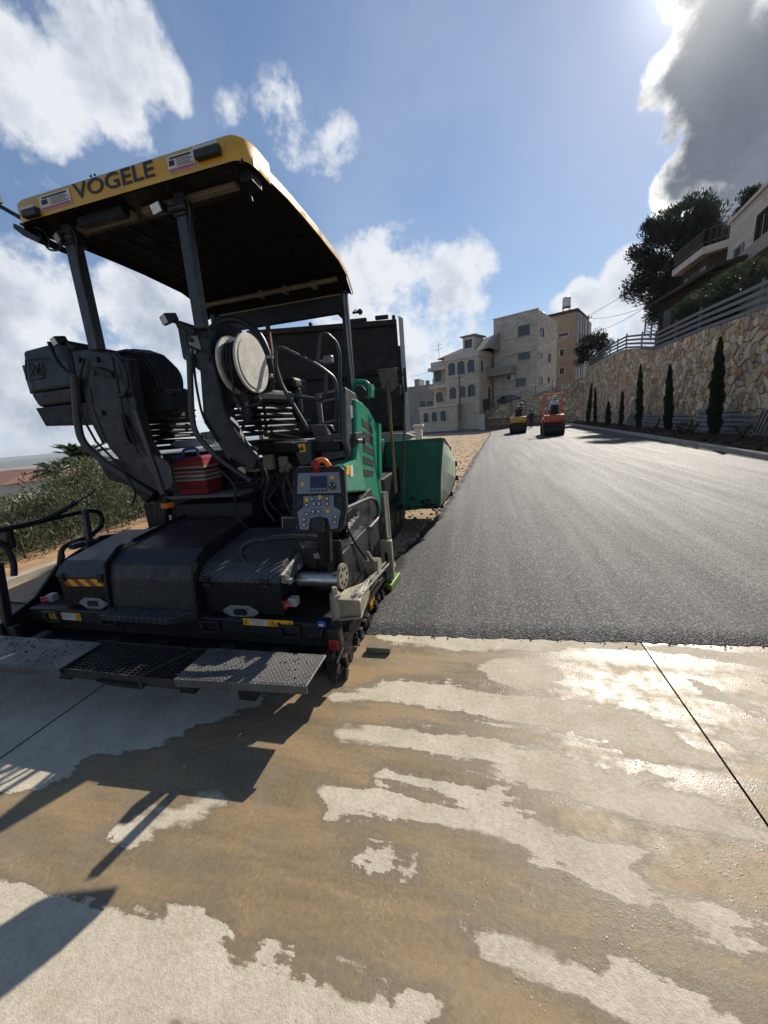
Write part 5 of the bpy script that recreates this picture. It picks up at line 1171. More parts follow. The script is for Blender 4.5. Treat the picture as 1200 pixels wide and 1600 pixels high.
# hoses that hang along the seat frames
for pts_ in (((132,560),(122,600),(128,650),(150,690)),((176,560),(186,610),(196,660),(216,708)),((150,690),(190,730),(214,770),(206,790)),((326,540),(342,600),(352,650),(384,700)),((300,540),(306,600),(316,650),(340,690)),((402,716),(420,745),(410,790),(430,815)),((345,735),(370,760),(365,800),(385,825)),((450,735),(440,765),(452,800),(470,815))):
    mb = MB(); mb.tube([pv(a, b, y=2.475-.01*(i_ % 2)) for i_, (a, b) in enumerate(pts_)], .0095, .08, 7); mb.build('hydraulic_hose', M_rubber, PAV)
# asphalt crumbs stuck on the boards, step and hood
mb = MB()
for _ in range(420):
    k_ = rng.integers(0, 4)
    c_ = ((rng.uniform(.6,1.3), rng.uniform(1.36,1.6), .304), (rng.uniform(-1.2,-.2), rng.uniform(1.33,1.58), .307), (rng.uniform(-.38,.28), rng.uniform(1.745,1.83), .412), (rng.uniform(-.36,.3), rng.uniform(2.05,2.6), 0))[k_]
    if k_ == 3: c_ = (c_[0], c_[1], .80+(c_[1]-2.02)*.113)
    rock(mb, c_, rng.uniform(.002,.008))
tag(mb.build('asphalt_crumbs', M_asph, PAV), kind='stuff')
# ================================================================== BUILDINGS
M_pale = simple('pale_stone_trim', (0.60,0.53,0.44), .8, 0, .15, 1.5, (.3,.25,.2), .3, spec=.2)
def mat_ashlar(name, c1, c2, cm, bw=.9, bh=.28, sc=1.0):
    m, t, b = newmat(name); co = t.node('ShaderNodeTexCoord').outputs['UV']
    k = t.node('ShaderNodeTexBrick', None, Vector=co, Scale=sc, Color1=c1, Color2=c2, Mortar=cm)
    k.inputs['Mortar Size'].default_value = .012; k.inputs['Brick Width'].default_value = bw; k.inputs['Row Height'].default_value = bh; k.inputs['Bias'].default_value = -.1; k.inputs['Mortar Smooth'].default_value = .3
    n = t.noise(co, 1.1, 7, .6); c = t.vmath('MULTIPLY', k.outputs[0], t.node('ShaderNodeCombineXYZ', None, X=t.mapr(n,.3,.7,.78,1.12,False), Y=t.mapr(n,.3,.7,.8,1.1,False), Z=t.mapr(n,.3,.7,.82,1.1,False)).outputs[0])
    st = t.node('ShaderNodeMapping', None, Vector=co); st.inputs['Scale'].default_value = (2.2,.16,1); c = t.mix(t.mapr(t.noise(st.outputs[0], 1.3, 6, .6), .56, .74, 0, .4), c, (.20,.165,.13))
    t.put(b.inputs['Base Color'], c); b.inputs['Roughness'].default_value = .9; b.inputs['Specular IOR Level'].default_value = .2
    bump(t, b, t.math('ADD', t.math('SUBTRACT', 1.0, k.outputs['Fac']), t.math('MULTIPLY', t.noise(co, 9.0, 5), .8)), .6, .03); return m
M_ashB = mat_ashlar('limestone_blocks', (.66,.56,.44), (.50,.41,.31), (.33,.28,.23))
M_ashA = mat_ashlar('warm_limestone_blocks', (.68,.55,.39), (.57,.45,.31), (.40,.33,.26))
M_ashG = mat_ashlar('greyish_limestone_blocks', (.50,.47,.42), (.43,.40,.36), (.32,.29,.27))
M_ashH = mat_ashlar('rough_cream_blocks', (.64,.56,.46), (.53,.46,.37), (.34,.29,.24), .7, .26)
M_tan = simple('tan_render', (.38,.275,.185), .85, 0, .15, .8, (.3,.2,.12), .35, spec=.2)
M_greyr = simple('grey_render', (.27,.255,.235), .85, 0, .2, .6, spec=.2)
M_roof = simple('roof_tiles', (.30,.25,.20), .8, 0, .3, 2)
M_redroof = simple('red_roof_tiles', (.19,.09,.06), .8, 0, .25, 2)
M_metalg = simple('grey_railing_paint', (.115,.118,.12), .6, .0, .15, 4)
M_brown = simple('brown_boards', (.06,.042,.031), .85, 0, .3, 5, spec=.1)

class Block:
    """box shaped house part seen from one corner: C0 foot of the corner, e to the right along the front, the side recedes along g"""
    def __init__(s, C0, az_front, az_side=None):
        s.C = np.array(C0, float); a = R_(az_front); s.e = np.array([math.sin(a), math.cos(a), 0])
        s.g = np.array([-s.e[1], s.e[0], 0])
    def f(s, u, z, out=0.0): p = s.C+s.e*u-s.g*out; return (p[0], p[1], z)          # on the front
    def r(s, w, z, out=0.0): p = s.C+s.g*w+s.e*out; return (p[0], p[1], z)          # on the right side
    def _hit(s, px, py, n):
        r = ray(px, py); t = (s.C-EYEP)@n/(r@n); return EYEP+r*t
    def uf(s, px, py): p = s._hit(px, py, s.g); return float((p-s.C)@s.e), float(p[2])
    def ur(s, px, py): p = s._hit(px, py, s.e); return float((p-s.C)@s.g), float(p[2])
def walls(name, b, u0, u1, w, z0, z1, mat, parent, cap=True):
    """four walls and a flat roof with box UVs in metres"""
    P = [b.C+b.e*u0, b.C+b.e*u1, b.C+b.e*u1+b.g*w, b.C+b.e*u0+b.g*w]
    me = bpy.data.meshes.new(name); vs = []; fs = []; uv = []
    for i in range(4):
        a, c = P[i], P[(i+1) % 4]; L = np.linalg.norm(c-a); k = len(vs)
        vs += [(a[0],a[1],z0),(c[0],c[1],z0),(c[0],c[1],z1),(a[0],a[1],z1)]; fs.append((k,k+1,k+2,k+3)); uv += [(0,z0),(L,z0),(L,z1),(0,z1)]
    k = len(vs); vs += [(p[0],p[1],z1-.0) for p in P]; fs.append((k,k+1,k+2,k+3)); uv += [(0,0),(1,0),(1,1),(0,1)]
    me.from_pydata(vs, [], fs); l = me.uv_layers.new(name='UVMap')
    for i, q in enumerate(uv): l.data[i].uv = q
    me.materials.append(mat); o = bpy.data.objects.new(name, me); COL.objects.link(o)
    if parent: o.parent = parent
    return o
def window(fn, u0, u1, z0, z1, parent, arch=False, side=False, trim=.12, trimmat=None):
    """stone surround standing proud, a dark pane set back inside it and a frame bar"""
    trimmat = trimmat or M_pale; n = 8
    def out(m):
        p = [(u0-m, z0-m), (u1+m, z0-m)]
        if arch:
            r = (u1-u0)/2+m; zc = z1-(u1-u0)/2*.55
            p += [((u0+u1)/2+r*math.cos(a), zc+r*.75*math.sin(a)) for a in np.linspace(0, math.pi, n+1)]
        else: p += [(u1+m, z1+m), (u0-m, z1+m)]
        return p
    A, B = out(trim), out(0); k = len(A); mb = MB()
    vs = [fn(u, z, .0) for u, z in A]+[fn(u, z, .10) for u, z in A]+[fn(u, z, .10) for u, z in B]+[fn(u, z, .012) for u, z in B]
    fs = []
    for r in range(3):
        for i in range(k): fs.append((r*k+i, r*k+(i+1) % k, (r+1)*k+(i+1) % k, (r+1)*k+i))
    mb.add(vs, fs); o = mb.build('window', trimmat, parent)
    mb = MB(); mb.add([fn(u, z, .02) for u, z in B], [tuple(range(k))]); mb.build('pane', M_glassd, o)
    mb = MB(); um = (u0+u1)/2
    if u1-u0 > .5:
        mb.hexa([fn(um-.03,z0,.022),fn(um+.03,z0,.022),fn(um+.03,z0,.05),fn(um-.03,z0,.05),fn(um-.03,z1-.03,.022),fn(um+.03,z1-.03,.022),fn(um+.03,z1-.03,.05),fn(um-.03,z1-.03,.05)]); mb.build('mullion', M_metalg, o)
    return o
def slabf(b, u0, u1, z0, z1, out0, out1, mat, name, parent, bev=0):
    mb = MB(); mb.hexa([b.f(u0,z0,out1),b.f(u1,z0,out1),b.f(u1,z0,out0),b.f(u0,z0,out0),b.f(u0,z1,out1),b.f(u1,z1,out1),b.f(u1,z1,out0),b.f(u0,z1,out0)]); return mb.build(name, mat, parent, bev)
c1 = lambda x, y: (620+x/4, 450+y/4)          # survey crop

# --- tall limestone block
D = 52.0; q = at(838.5,614,Y=D); tb = Block((q[0],q[1],0), 113); TB = empty('apartment_block', (q[0],q[1],0))
def rebase(root):
    for ch in root.children: ch.matrix_parent_inverse = Matrix.Translation(-root.location)
zt = tb.uf(837,484)[1]; ul = tb.uf(771,500)[0]; wr = tb.ur(862,495)[0]
walls('wall', tb, ul, 0, 9.5, -.3, zt, M_ashB, TB)
slabf(tb, ul-.05, .06, zt, zt+.14, -.15, .06, M_pale, 'parapet', TB)
for a, b_ in (((760,240),(830,298)),((763,408),(832,446)),((746,566),(806,613))):
    p0, p1 = tb.uf(*c1(a[0],b_[1])), tb.uf(*c1(*b_)); p2 = tb.uf(*c1(*a)); window(tb.f, p0[0], p1[0], (p0[1]+p1[1])/2, p2[1]-.05, TB, trim=.05, trimmat=M_ashG)
p0, p1 = tb.uf(*c1(628,475)), tb.uf(*c1(662,432)); slabf(tb, p0[0], p1[0], p0[1], p1[1], 0, .12, M_pale, 'shutter', TB)
for a, b_ in (((898,250),(915,300)),((880,405),(903,438)),((945,410),(957,465)),((887,558),(905,600)),((942,558),(952,585))):
    p0, p1 = tb.ur(*c1(a[0],b_[1])), tb.ur(*c1(*b_)); p2 = tb.ur(*c1(*a)); window(tb.r, p0[0], p1[0], (p0[1]+p1[1])/2, p2[1], TB, trim=.05, trimmat=M_ashG)
# projecting balcony and air conditioner
a, b_ = tb.uf(*c1(545,545)), tb.uf(*c1(725,520)); zb = tb.uf(*c1(725,522))[1]; zt2 = tb.uf(*c1(725,468))[1]
o = slabf(tb, ul-1.2, b_[0]+.4, zb-.35, zb-.1, .01, 1.6, M_ashB, 'balcony', TB)
mb = MB()
mb.hexa([tb.f(ul-1.2,zb-.098,1.6),tb.f(b_[0]+.4,zb-.098,1.6),tb.f(b_[0]+.4,zb-.098,1.42),tb.f(ul-1.2,zb-.098,1.42),tb.f(ul-1.2,zt2-.4,1.6),tb.f(b_[0]+.4,zt2-.4,1.6),tb.f(b_[0]+.4,zt2-.4,1.42),tb.f(ul-1.2,zt2-.4,1.42)])
mb.build('balcony_wall', M_ashB, o)
mb = MB(); mb.hexa([tb.f(b_[0]+.2,zb-.098,1.41),tb.f(b_[0]+.4,zb-.098,1.41),tb.f(b_[0]+.4,zb-.098,.01),tb.f(b_[0]+.2,zb-.098,.01),tb.f(b_[0]+.2,zt2-.4,1.41),tb.f(b_[0]+.4,zt2-.4,1.41),tb.f(b_[0]+.4,zt2-.4,.01),tb.f(b_[0]+.2,zt2-.4,.01)]); mb.build('balcony_wall', M_ashB, o)
ac = tb.uf(*c1(712,560)); slabf(tb, ac[0]-.55, ac[0]+.5, ac[1]-.4, ac[1]+.4, .01, .45, M_white, 'air_conditioner', TB, .04)
p = tb.f(ac[0]-.1, ac[1], .46); p2_ = tb.f(ac[0]-.1, ac[1], .49); mb = MB(); mb.cyl(p, p2_, .3, n=18); mb.build('fan_grille', M_ink, TB)
tag(TB, 'tall flat roofed limestone apartment block with three dark windows', 'building')

# --- house with arched windows, to its left
q = at(749,640,Y=50.5); ab = Block((q[0],q[1],0), 113); AB = empty('stone_house', (q[0],q[1],0))
ztop = ab.uf(748,552)[1]; zcor = ab.uf(747,556)[1]; ulA = ab.uf(678,600)[0]; um = ab.uf(697,600)[0]
walls('wall', ab, um, 0, 8.5, -.3, zcor, M_ashA, AB)
lb = Block(ab.C+ab.g*1.6, 113); ulA = lb.uf(677.5,600)[0]; walls('wall', lb, ulA, um-.02, 7.0, -.3, zcor-.25, M_ashA, AB)
slabf(ab, um-.1, .14, zcor, zcor+.75, -8.4, .16, M_pale, 'cornice', AB, .03)
slabf(lb, ulA-.12, um-.12, zcor-.25, zcor+.45, -7, .4, M_pale, 'cornice', AB, .03)
zm = ab.uf(700,602)[1]
slabf(ab, um-.05, .06, zm-.1, zm+.1, .005, .1, M_pale, 'band', AB, .02)
for pz in (575, 603): zz = lb.uf(690,pz)[1]; slabf(lb, ulA-.1, um-.06, zz-.35, zz+.05, .005, 1.3, M_pale, 'balcony', AB, .03)
for a, b_ in (((325,478),(368,547)),((382,468),(428,540)),((443,458),(490,528)),((332,630),(375,693)),((390,622),(433,685)),((447,612),(495,678))):
    p0, p1 = ab.uf(*c1(a[0],b_[1])), ab.uf(*c1(*b_)); p2 = ab.uf(*c1(*a)); window(ab.f, p0[0], p1[0], (p0[1]+p1[1])/2, p2[1]+.05, AB, arch=True, trim=.2)
for a, b_ in (((238,527),(285,587)),((247,660),(293,715))):
    p0, p1 = lb.uf(*c1(a[0],b_[1])), lb.uf(*c1(*b_)); p2 = lb.uf(*c1(*a)); window(lb.f, p0[0], p1[0], (p0[1]+p1[1])/2, p2[1]+.05, AB, arch=True, trim=.16)
for a, b_ in (((522,455),(537,525)),((566,620),(584,700))):
    p0, p1 = ab.ur(*c1(a[0],b_[1])), ab.ur(*c1(*b_)); p2 = ab.ur(*c1(*a)); window(ab.r, p0[0], p1[0], (p0[1]+p1[1])/2, p2[1], AB, arch=True, trim=.1)
# pitched roof with a dormer
zr = ab.uf(727,538)[1]+.5; mb = MB()
um1 = (um*.45); e0 = ab.f(um-1.5,zcor+.6,-.3); e1 = ab.f(.1,zcor+.75,-.3)
rid0, rid1 = ab.f(um*.62,zr,-4.2), ab.f(1.2,zr+.9,-4.2); bk0, bk1 = ab.f(um-1.5,zcor+.6,-8.3), ab.f(1.2,zcor+.75,-8.3); e1 = ab.f(1.2,zcor+.75,-.3)
mb.add([e0,e1,rid1,rid0,bk0,bk1],[(0,1,2,3),(3,2,5,4),(0,3,4),(1,5,2)]); rf = mb.build('roof', M_roof, AB)
d0 = ab.uf(722,545); d1_ = ab.uf(737,536); mb = MB()
ud0, ud1 = ab.uf(*c1(400,380))[0], ab.uf(*c1(470,380))[0]; zd0, zd1 = zcor+.7, zcor+2.6
mb.hexa([ab.f(ud0,zd0,-.6),ab.f(ud1,zd0,-.6),ab.f(ud1,zd0,-3.6),ab.f(ud0,zd0,-3.6),ab.f(ud0,zd1,-.6),ab.f(ud1,zd1,-.6),ab.f(ud1,zd1,-3.6),ab.f(ud0,zd1,-3.6)]); dm = mb.build('dormer', M_pale, AB, .05)
mb = MB(); mb.hexa([ab.f(ud0-.25,zd1+.002,-.3),ab.f(ud1+.25,zd1+.002,-.3),ab.f(ud1+.25,zd1+.1,-4),ab.f(ud0-.25,zd1+.1,-4),ab.f(ud0-.25,zd1+.15,-.3),ab.f(ud1+.25,zd1+.15,-.3),ab.f(ud1+.25,zd1+.3,-4),ab.f(ud0-.25,zd1+.3,-4)]); mb.build('dormer_roof', M_roof, dm)
mb = MB(); mb.add([ab.f(ud0+.25,zd0+.55,-.59),ab.f(ud1-.25,zd0+.55,-.59),ab.f(ud1-.25,zd1-.35,-.59),ab.f(ud0+.25,zd1-.35,-.59)],[(0,1,2,3)]); mb.build('dormer_pane', M_glassd, dm)
mb = MB(); a = lb.f(ulA+.8,zcor+.4,-.5); mb.cyl(a,(a[0],a[1],a[2]+2.6),.03,n=6); mb.bar((a[0]-.6,a[1],a[2]+1.6),(a[0]+.7,a[1],a[2]+1.9),.04,.04); mb.bar((a[0]-.4,a[1],a[2]+2.2),(a[0]+.4,a[1],a[2]+2.35),.03,.03); mb.build('antenna', M_metalg, AB)
# low wing with three arched openings
gb = Block(ab.C-ab.g*1.2, 113); g0, g1 = gb.uf(656,655)[0], gb.uf(714,640)[0]; gz1 = gb.uf(657,640)[1]
walls('wing_wall', gb, g0, g1, 2.6, -.3, gz1, M_ashA, AB); slabf(gb, g0-.15, g1+.1, gz1, gz1+.28, -2.6, .15, M_pale, 'wing_coping', AB, .03)
for a, b_ in (((170,785),(202,840)),((222,780),(255,835)),((275,772),(312,832))):
    p0, p1 = gb.uf(*c1(a[0],b_[1])), gb.uf(*c1(*b_)); p2 = gb.uf(*c1(*a)); window(gb.f, p0[0], p1[0], max(.05,(p0[1]+p1[1])/2), p2[1], AB, arch=True, trim=.14)
tag(AB, 'cream stone house with rows of arched windows and a dormer roof', 'house')

# --- tan building behind
q = at(896,600,Y=66.); nb = Block((q[0],q[1],0), 113); NB = empty('apartment_building', (q[0],q[1],0))
nz = nb.uf(895,487.5)[1]; nl = nb.uf(858,497)[0]-3; nw = nb.ur(922,497)[0]
walls('wall', nb, nl, 0, max(6, min(nw, 14)), -.3, nz, M_tan, NB); 
sb = Block(nb.C+nb.e*.02, 113); walls('side_wall', Block(nb.C+nb.e*.03+nb.g*.4, 113), -.2, .25, max(5.6, min(nw, 14)-.4), -.3, nz-.1, M_ashG, NB)
slabf(nb, nl-.1, .3, nz, nz+.35, -8, .3, M_brown, 'parapet', NB)
for a, b_ in (((1008,290),(1070,303)),((1020,385),(1045,425)),((1018,503),(1045,537))):
    p0, p1 = nb.uf(*c1(a[0],b_[1])), nb.uf(*c1(*b_)); p2 = nb.uf(*c1(*a)); window(nb.f, p0[0], p1[0], (p0[1]+p1[1])/2, p2[1], NB, trim=.1)
for w_, z_ in ((2.0,.82),(2.0,.58),(4.4,.8),(4.4,.56),(4.4,.34)):
    o = window(lambda u, z, out=0: nb.r(u, z, out+.29), w_, w_+.9, nz*z_-1.2, nz*z_, NB, trim=.08)
mb = MB()
for w_ in (1.2, 3.4, 5.0): p = nb.r(w_, 0, .33); mb.cyl((p[0],p[1],1),(p[0],p[1],nz-.2),.07,n=6)
mb.build_each('drain_pipe', M_metalg, NB)
tag(NB, 'tan rendered apartment building with a roof tank behind the limestone block', 'building')
p = nb.f(nb.uf(880,488)[0], nz, -2.0); WT = empty('water_tank', (p[0],p[1],nz+.36)); tag(WT, 'white rooftop water tank on a frame above the tan building', 'water tank')
mb = MB(); mb.cyl((0,0,1.0),(0,0,2.3),.6,n=20); mb.cyl((0,0,2.3),(0,0,2.5),.6,.2,n=20); mb.build('tank', M_white, WT)
mb = MB()
for sx in (-1,1):
    for sy in (-1,1): mb.bar((sx*.45,sy*.45,0),(sx*.45,sy*.45,1.0),.08,.08)
mb.box((0,0,.95),(1.1,1.1,.08)); mb.build('stand', M_metalg, WT)
mb = MB(); p = nb.f(nl+1.5, nz+.36, -2); mb.cyl((0,0,0),(0,0,.9),.35,n=16); mb.cyl((0,0,.9),(0,0,1.05),.35,.12,n=16); o = mb.build('roof_vent', M_white); o.location = p; tag(o, 'small pale vent drum on the left of the tan building roof', 'vent')
# --- far grey block
q = at(676,662,Y=88.); fb = Block((q[0],q[1],0), 100); FB = empty('grey_building', (q[0],q[1],0))
fz = fb.uf(660,602)[1]; walls('wall', fb, fb.uf(630,600)[0]-6, 2.5, 8, -1, fz, M_greyr, FB)
slabf(fb, fb.uf(648,605)[0], fb.uf(655,605)[0], fz, fz+1.5, -4, 0, M_greyr, 'stair_head', FB)
for px_ in (660, 672): a = fb.uf(px_,632); window(fb.f, a[0]-.6, a[0]+.7, a[1]-1.1, a[1]+.7, FB, trim=.06, trimmat=M_greyr)
mb = MB(); u = fb.uf(664,600)[0]; p = fb.f(u,fz,-2); mb.cyl(p,(p[0],p[1],fz+1.1),.5,n=14); p = fb.f(u+1.6,fz,-2); mb.cyl(p,(p[0],p[1],fz+1.3),.4,n=14); mb.build_each('roof_drum', M_greyr, FB)
tag(FB, 'distant plain grey block beyond the tipper truck', 'building')

# ================================================================== HILLSIDE ON THE RIGHT
def hz(X, Y): return np.interp(Y, [q[0] for q in WTOP], [q[1] for q in WTOP])-.12+np.maximum(0, X-wall_x(Y)-.5)*.14
tx = np.linspace(0.42, 60, 40); ty = np.linspace(4.0, 41.5, 40); vs = []
for y in ty:
    for x in tx: X = wall_x(y)+x; vs.append((X, y, float(hz(X, y))+(rng.normal(0,.05) if x > 1 else 0)))
tag(np_mesh('hillside', vs, grid_faces(40, 40), M_soil, smooth=True), kind='structure')
vs = []
for s in np.linspace(0, 1, 16):          # slope behind the cross wall
    for w_ in np.linspace(0.3, 60, 12):
        p = CB+(CA-CB)*s; nrm = np.array([.59,.81]); z = cw_top(s*CL_)-.25+min(w_,8)*.03*(1-s)
        vs.append((p[0]+nrm[0]*w_, p[1]+nrm[1]*w_, z if w_ < 12 else z*.9))
tag(np_mesh('hillside', vs, grid_faces(12, 16), M_soil, smooth=True), kind='structure')
# railing on the retaining wall
def railing(name, pts, label, bars=4, h=.95, step=2.2, thick=.05):
    R = empty(name, pts[0]); tag(R, label, 'fence'); P0 = V(pts[0]); P = [V(p)-P0 for p in pts]
    for i in range(len(P)-1):
        a, b_ = P[i], P[i+1]; L = (b_-a).length; n = max(1, int(L/step))
        for k in range(n+(1 if i == len(P)-2 else 0)):
            q = a.lerp(b_, k/n); mb = MB(); mb.bar(q-Vector((0,0,.1)), q+Vector((0,0,h+.08)), .07, .07, up=(0,1,0)); mb.build('post', M_metalg, R, .006)
        for k in range(bars):
            z = h*(k+.55)/bars; mb = MB(); mb.bar(a+Vector((-.045,0,z)), b_+Vector((-.045,0,z)), .025, h/bars*.52 if thick > .04 else .03); mb.build('rail', M_metalg, R)
    return R
def wt(y, dx=.12): return (float(wall_x(y))+dx, y, float(np.interp(y, [q[0] for q in WTOP], [q[1] for q in WTOP])))
railing('railing', [wt(y) for y in (8,12,16,20,24.6)], 'grey slatted steel railing on the wall top in front of the bushes', 4, .95, 2.3)
railing('railing', [wt(y) for y in (24.8,27,30,34,38,41)], 'grey slatted railing on the far lower stretch of wall top', 4, .9, 1.9)
# upper stair railing above the bend
a = (10.6,27.5,6.4); railing('stair_railing', [(10.1,27.0,4.9),(10.6,30.5,6.0),(11.6,30.6,6.1)], 'thin wire stair railing rising behind the bend of the wall top', 4, .9, 1.4, .03)

# --- house on the right hill (recedes along the road)
def yface(az, P):      # vertical plane through P running along azimuth az
    return Block(P, az)
h0 = at(1142,350,X=13.2); hb = Block((h0[0],h0[1],0), 188.5); HB = empty('hill_house', (h0[0],h0[1],5.0))

u_end = hb.uf(1215,270)[0]+4.5; zt = float(h0[2])
walls('wall', hb, 0.0, max(u_end, 8), 8, 4.6, zt, M_ashH, HB)
mb = MB(); mb.hexa([hb.f(-.1,zt,.12),hb.f(u_end+.1,zt,.12),hb.f(u_end+.1,zt,-8),hb.f(-.1,zt,-8),hb.f(-.1,zt+.16,.12),hb.f(u_end+.1,zt+.16,.12),hb.f(u_end+.1,zt+.16,-8),hb.f(-.1,zt+.16,-8)]); mb.build('parapet', M_pale, HB)
c2 = lambda x, y: (840+x*.3, 260+y*.3)
p0, p1 = hb.uf(*c2(1028,505)), hb.uf(*c2(1075,395)); o = window(hb.f, p0[0], p1[0], p0[1], p1[1]-.1, HB, trim=.1, trimmat=M_ashH)
mb = MB()
for k in range(5): u = p0[0]+(p1[0]-p0[0])*(k+.5)/5; mb.bar(hb.f(u,p0[1],.08), hb.f(u,p1[1]-.1,.08), .025,.025, up=(1,0,0))
mb.build_each('window_bar', M_metalg, o)
p0, p1 = hb.uf(*c2(1138,420)), hb.uf(*c2(1200,190)); o = window(hb.f, p0[0], p1[0]+.9, p0[1], p1[1]-.3, HB, trim=.1, trimmat=M_brown)
mb = MB()
for k in range(5): u = p0[0]+(p1[0]+.9-p0[0])*(k+.5)/5; mb.bar(hb.f(u,p0[1],.08), hb.f(u,p1[1]-.3,.08), .06,.05, up=(1,0,0))
mb.build_each('window_bar', M_brown, o)
slabf(hb, p0[0]-.2, p1[0]+3, p0[1]-.75, p0[1]-.1, .005, .55, M_ashH, 'window_ledge', HB, .03)
# terrace slab with railing, dark porch under it
pa = at(1053,432,X=12.4); pb_ = at(1094,384,X=12.4); pc = hb.f(-.02, float(pb_[2]), 0)
zs = float(pb_[2]); T0 = np.array([12.3, 31.6]); T1 = np.array([12.3, 28.0]); T2 = np.array([h0[0], h0[1]])
zs = 9.55
mb = MB(); tp = [(T0[0],T0[1]),(T1[0],T1[1]),(T2[0]+.05,T2[1]),(T2[0]+5,T2[1]+.8),(T2[0]+5,T0[1]+1)]
mb.prism([(x,y,zs) for x,y in tp], (0,0,.38)); ts = mb.build('terrace_slab', M_pale, HB, .02)
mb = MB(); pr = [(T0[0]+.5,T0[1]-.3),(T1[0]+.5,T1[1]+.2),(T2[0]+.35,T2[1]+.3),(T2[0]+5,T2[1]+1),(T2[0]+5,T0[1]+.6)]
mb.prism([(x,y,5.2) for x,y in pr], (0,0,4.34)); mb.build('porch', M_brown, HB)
mb = MB()
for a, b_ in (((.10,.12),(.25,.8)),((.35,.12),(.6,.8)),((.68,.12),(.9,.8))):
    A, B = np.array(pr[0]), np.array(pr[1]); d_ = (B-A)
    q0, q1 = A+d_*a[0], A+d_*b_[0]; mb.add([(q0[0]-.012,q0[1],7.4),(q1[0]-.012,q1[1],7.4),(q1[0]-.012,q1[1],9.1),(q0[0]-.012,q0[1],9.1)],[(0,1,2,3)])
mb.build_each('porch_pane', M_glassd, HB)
rl = MB(); pth = [T0+[.08,-.05], T1+[.08,.05], T2+[-.02,.1]]
for i in range(2):
    A, B = pth[i], pth[i+1]; L = np.linalg.norm(B-A); n = int(L/.22)
    for k in range(n+1): q = A+(B-A)*k/n; rl.bar((q[0],q[1],zs+.38),(q[0],q[1],zs+1.25),.035,.05,up=(0,1,0))
    for z in (zs+.62, zs+1.27): rl.bar((A[0],A[1],z),(B[0],B[1],z),.06,.05)
rl.build('terrace_railing', simple('rusty_brown_railing', (.065,.04,.026), .75, 0, .3, 4), HB)
tag(HB, 'cream stone hillside house with a railed terrace over a dark porch', 'house')
# --- dark timber hut
HU = empty('timber_hut', (11.5,27.8,5.0)); tag(HU, 'dark brown timber hut with sloping roof below the terrace', 'hut')
a, b_ = at(1024,500,X=11.6), at(1045,520,X=11.6); x0 = 11.5; yA, yB = 31.0, 24.6
mb = MB(); mb.span((x0,yB,4.6),(x0+3.4,yA,7.75)); mb.build('wall', simple('charred_boards', (.035,.028,.022), .9, 0, .35, 7, spec=.1), HU, .02)
mb = MB(); mb.hexa([(x0-.7,yB-1.4,7.55),(x0+4,yB-1.4,8.3),(x0+4,yA+.6,8.5),(x0-.7,yA+.6,7.75),(x0-.7,yB-1.4,7.70),(x0+4,yB-1.4,8.45),(x0+4,yA+.6,8.65),(x0-.7,yA+.6,7.90)]); mb.build('roof', M_brown, HU)
mb = MB(); mb.span((x0-.03,29.0,6.0),(x0-.002,30.1,7.2)); w_ = mb.build('window', M_ink, HU); 
mb = MB()
for k in range(26): y = yB-1.0+k*.3; mb.cyl((x0-.3,y,7.72),(x0-.3,y,7.98+.05*math.sin(k)),.03,n=5)
mb.build_each('roof_picket', M_brown, HU)
for r_ in (TB, AB, NB, FB, HB, HU): rebase(r_)

# thin pipe rail along the sloping top of the cross wall
pts = []
for s in np.linspace(0.12, .95, 7): p = CB+(CA-CB)*s; pts.append((p[0]+.18, p[1]+.25, cw_top(s*CL_)+.02))
railing('pipe_rail', pts, 'thin pipe rail along the sloping top of the dark cross wall', 2, .9, 2.0, .03)
# ================================================================== VEGETATION
def mat_leaf(name, c1, c2, c3, nscale=1.2, rough=.6):
    m, t, b = newmat(name); co = t.node('ShaderNodeTexCoord').outputs['Object']; g = t.node('ShaderNodeNewGeometry').outputs['Random Per Island']
    c = t.mix(t.mapr(t.noise(co, nscale, 5, .6), .35, .65), c1, c2); c = t.mix(t.mapr(g, .55, 1.0, 0, .8), c, c3)
    t.put(b.inputs['Base Color'], c); b.inputs['Roughness'].default_value = rough; b.inputs['Specular IOR Level'].default_value = .3
    tr = t.node('ShaderNodeBsdfTranslucent', None, Color=c); mx = t.node('ShaderNodeMixShader', None, Fac=.3); t.l.new(b.outputs[0], mx.inputs[1]); t.l.new(tr.outputs[0], mx.inputs[2])
    o = [n for n in t.n if n.type == 'OUTPUT_MATERIAL'][0]; t.l.new(mx.outputs[0], o.inputs[0]); return m
def leaves(name, P, D, L, W, mat, parent=None, seed=1, jit=.5):
    """one narrow leaf blade per point: P centres, D growing directions, L length, W width"""
    r = np.random.default_rng(seed); n = len(P); D = D+r.normal(0, jit, (n, 3)); D /= np.linalg.norm(D, axis=1)[:, None]
    S = np.cross(D, r.normal(0, 1, (n, 3))); S /= np.linalg.norm(S, axis=1)[:, None]
    L = (L*r.uniform(.6, 1.3, n))[:, None]; W = (W*r.uniform(.7, 1.3, n))[:, None]
    v = np.stack([P-D*L*.5, P+S*W*.5, P+D*L*.5, P-S*W*.5], 1).reshape(-1, 3)
    return np_mesh(name, v, np.arange(4*n).reshape(n, 4), mat, parent)
M_cyp = mat_leaf('cypress_needles', (.022,.042,.016), (.012,.026,.010), (.04,.062,.025), 4.0)
M_pine = mat_leaf('dark_conifer_needles', (.018,.028,.016), (.010,.017,.010), (.030,.042,.022), 1.0)
M_oliv = mat_leaf('olive_leaves', (.11,.13,.06), (.055,.072,.032), (.25,.26,.17), 1.5)
M_bush = mat_leaf('bush_leaves', (.045,.065,.028), (.025,.038,.016), (.08,.10,.05), 1.6)
M_palm = mat_leaf('palm_leaflets', (.05,.085,.03), (.03,.055,.02), (.10,.13,.05), 3.0)
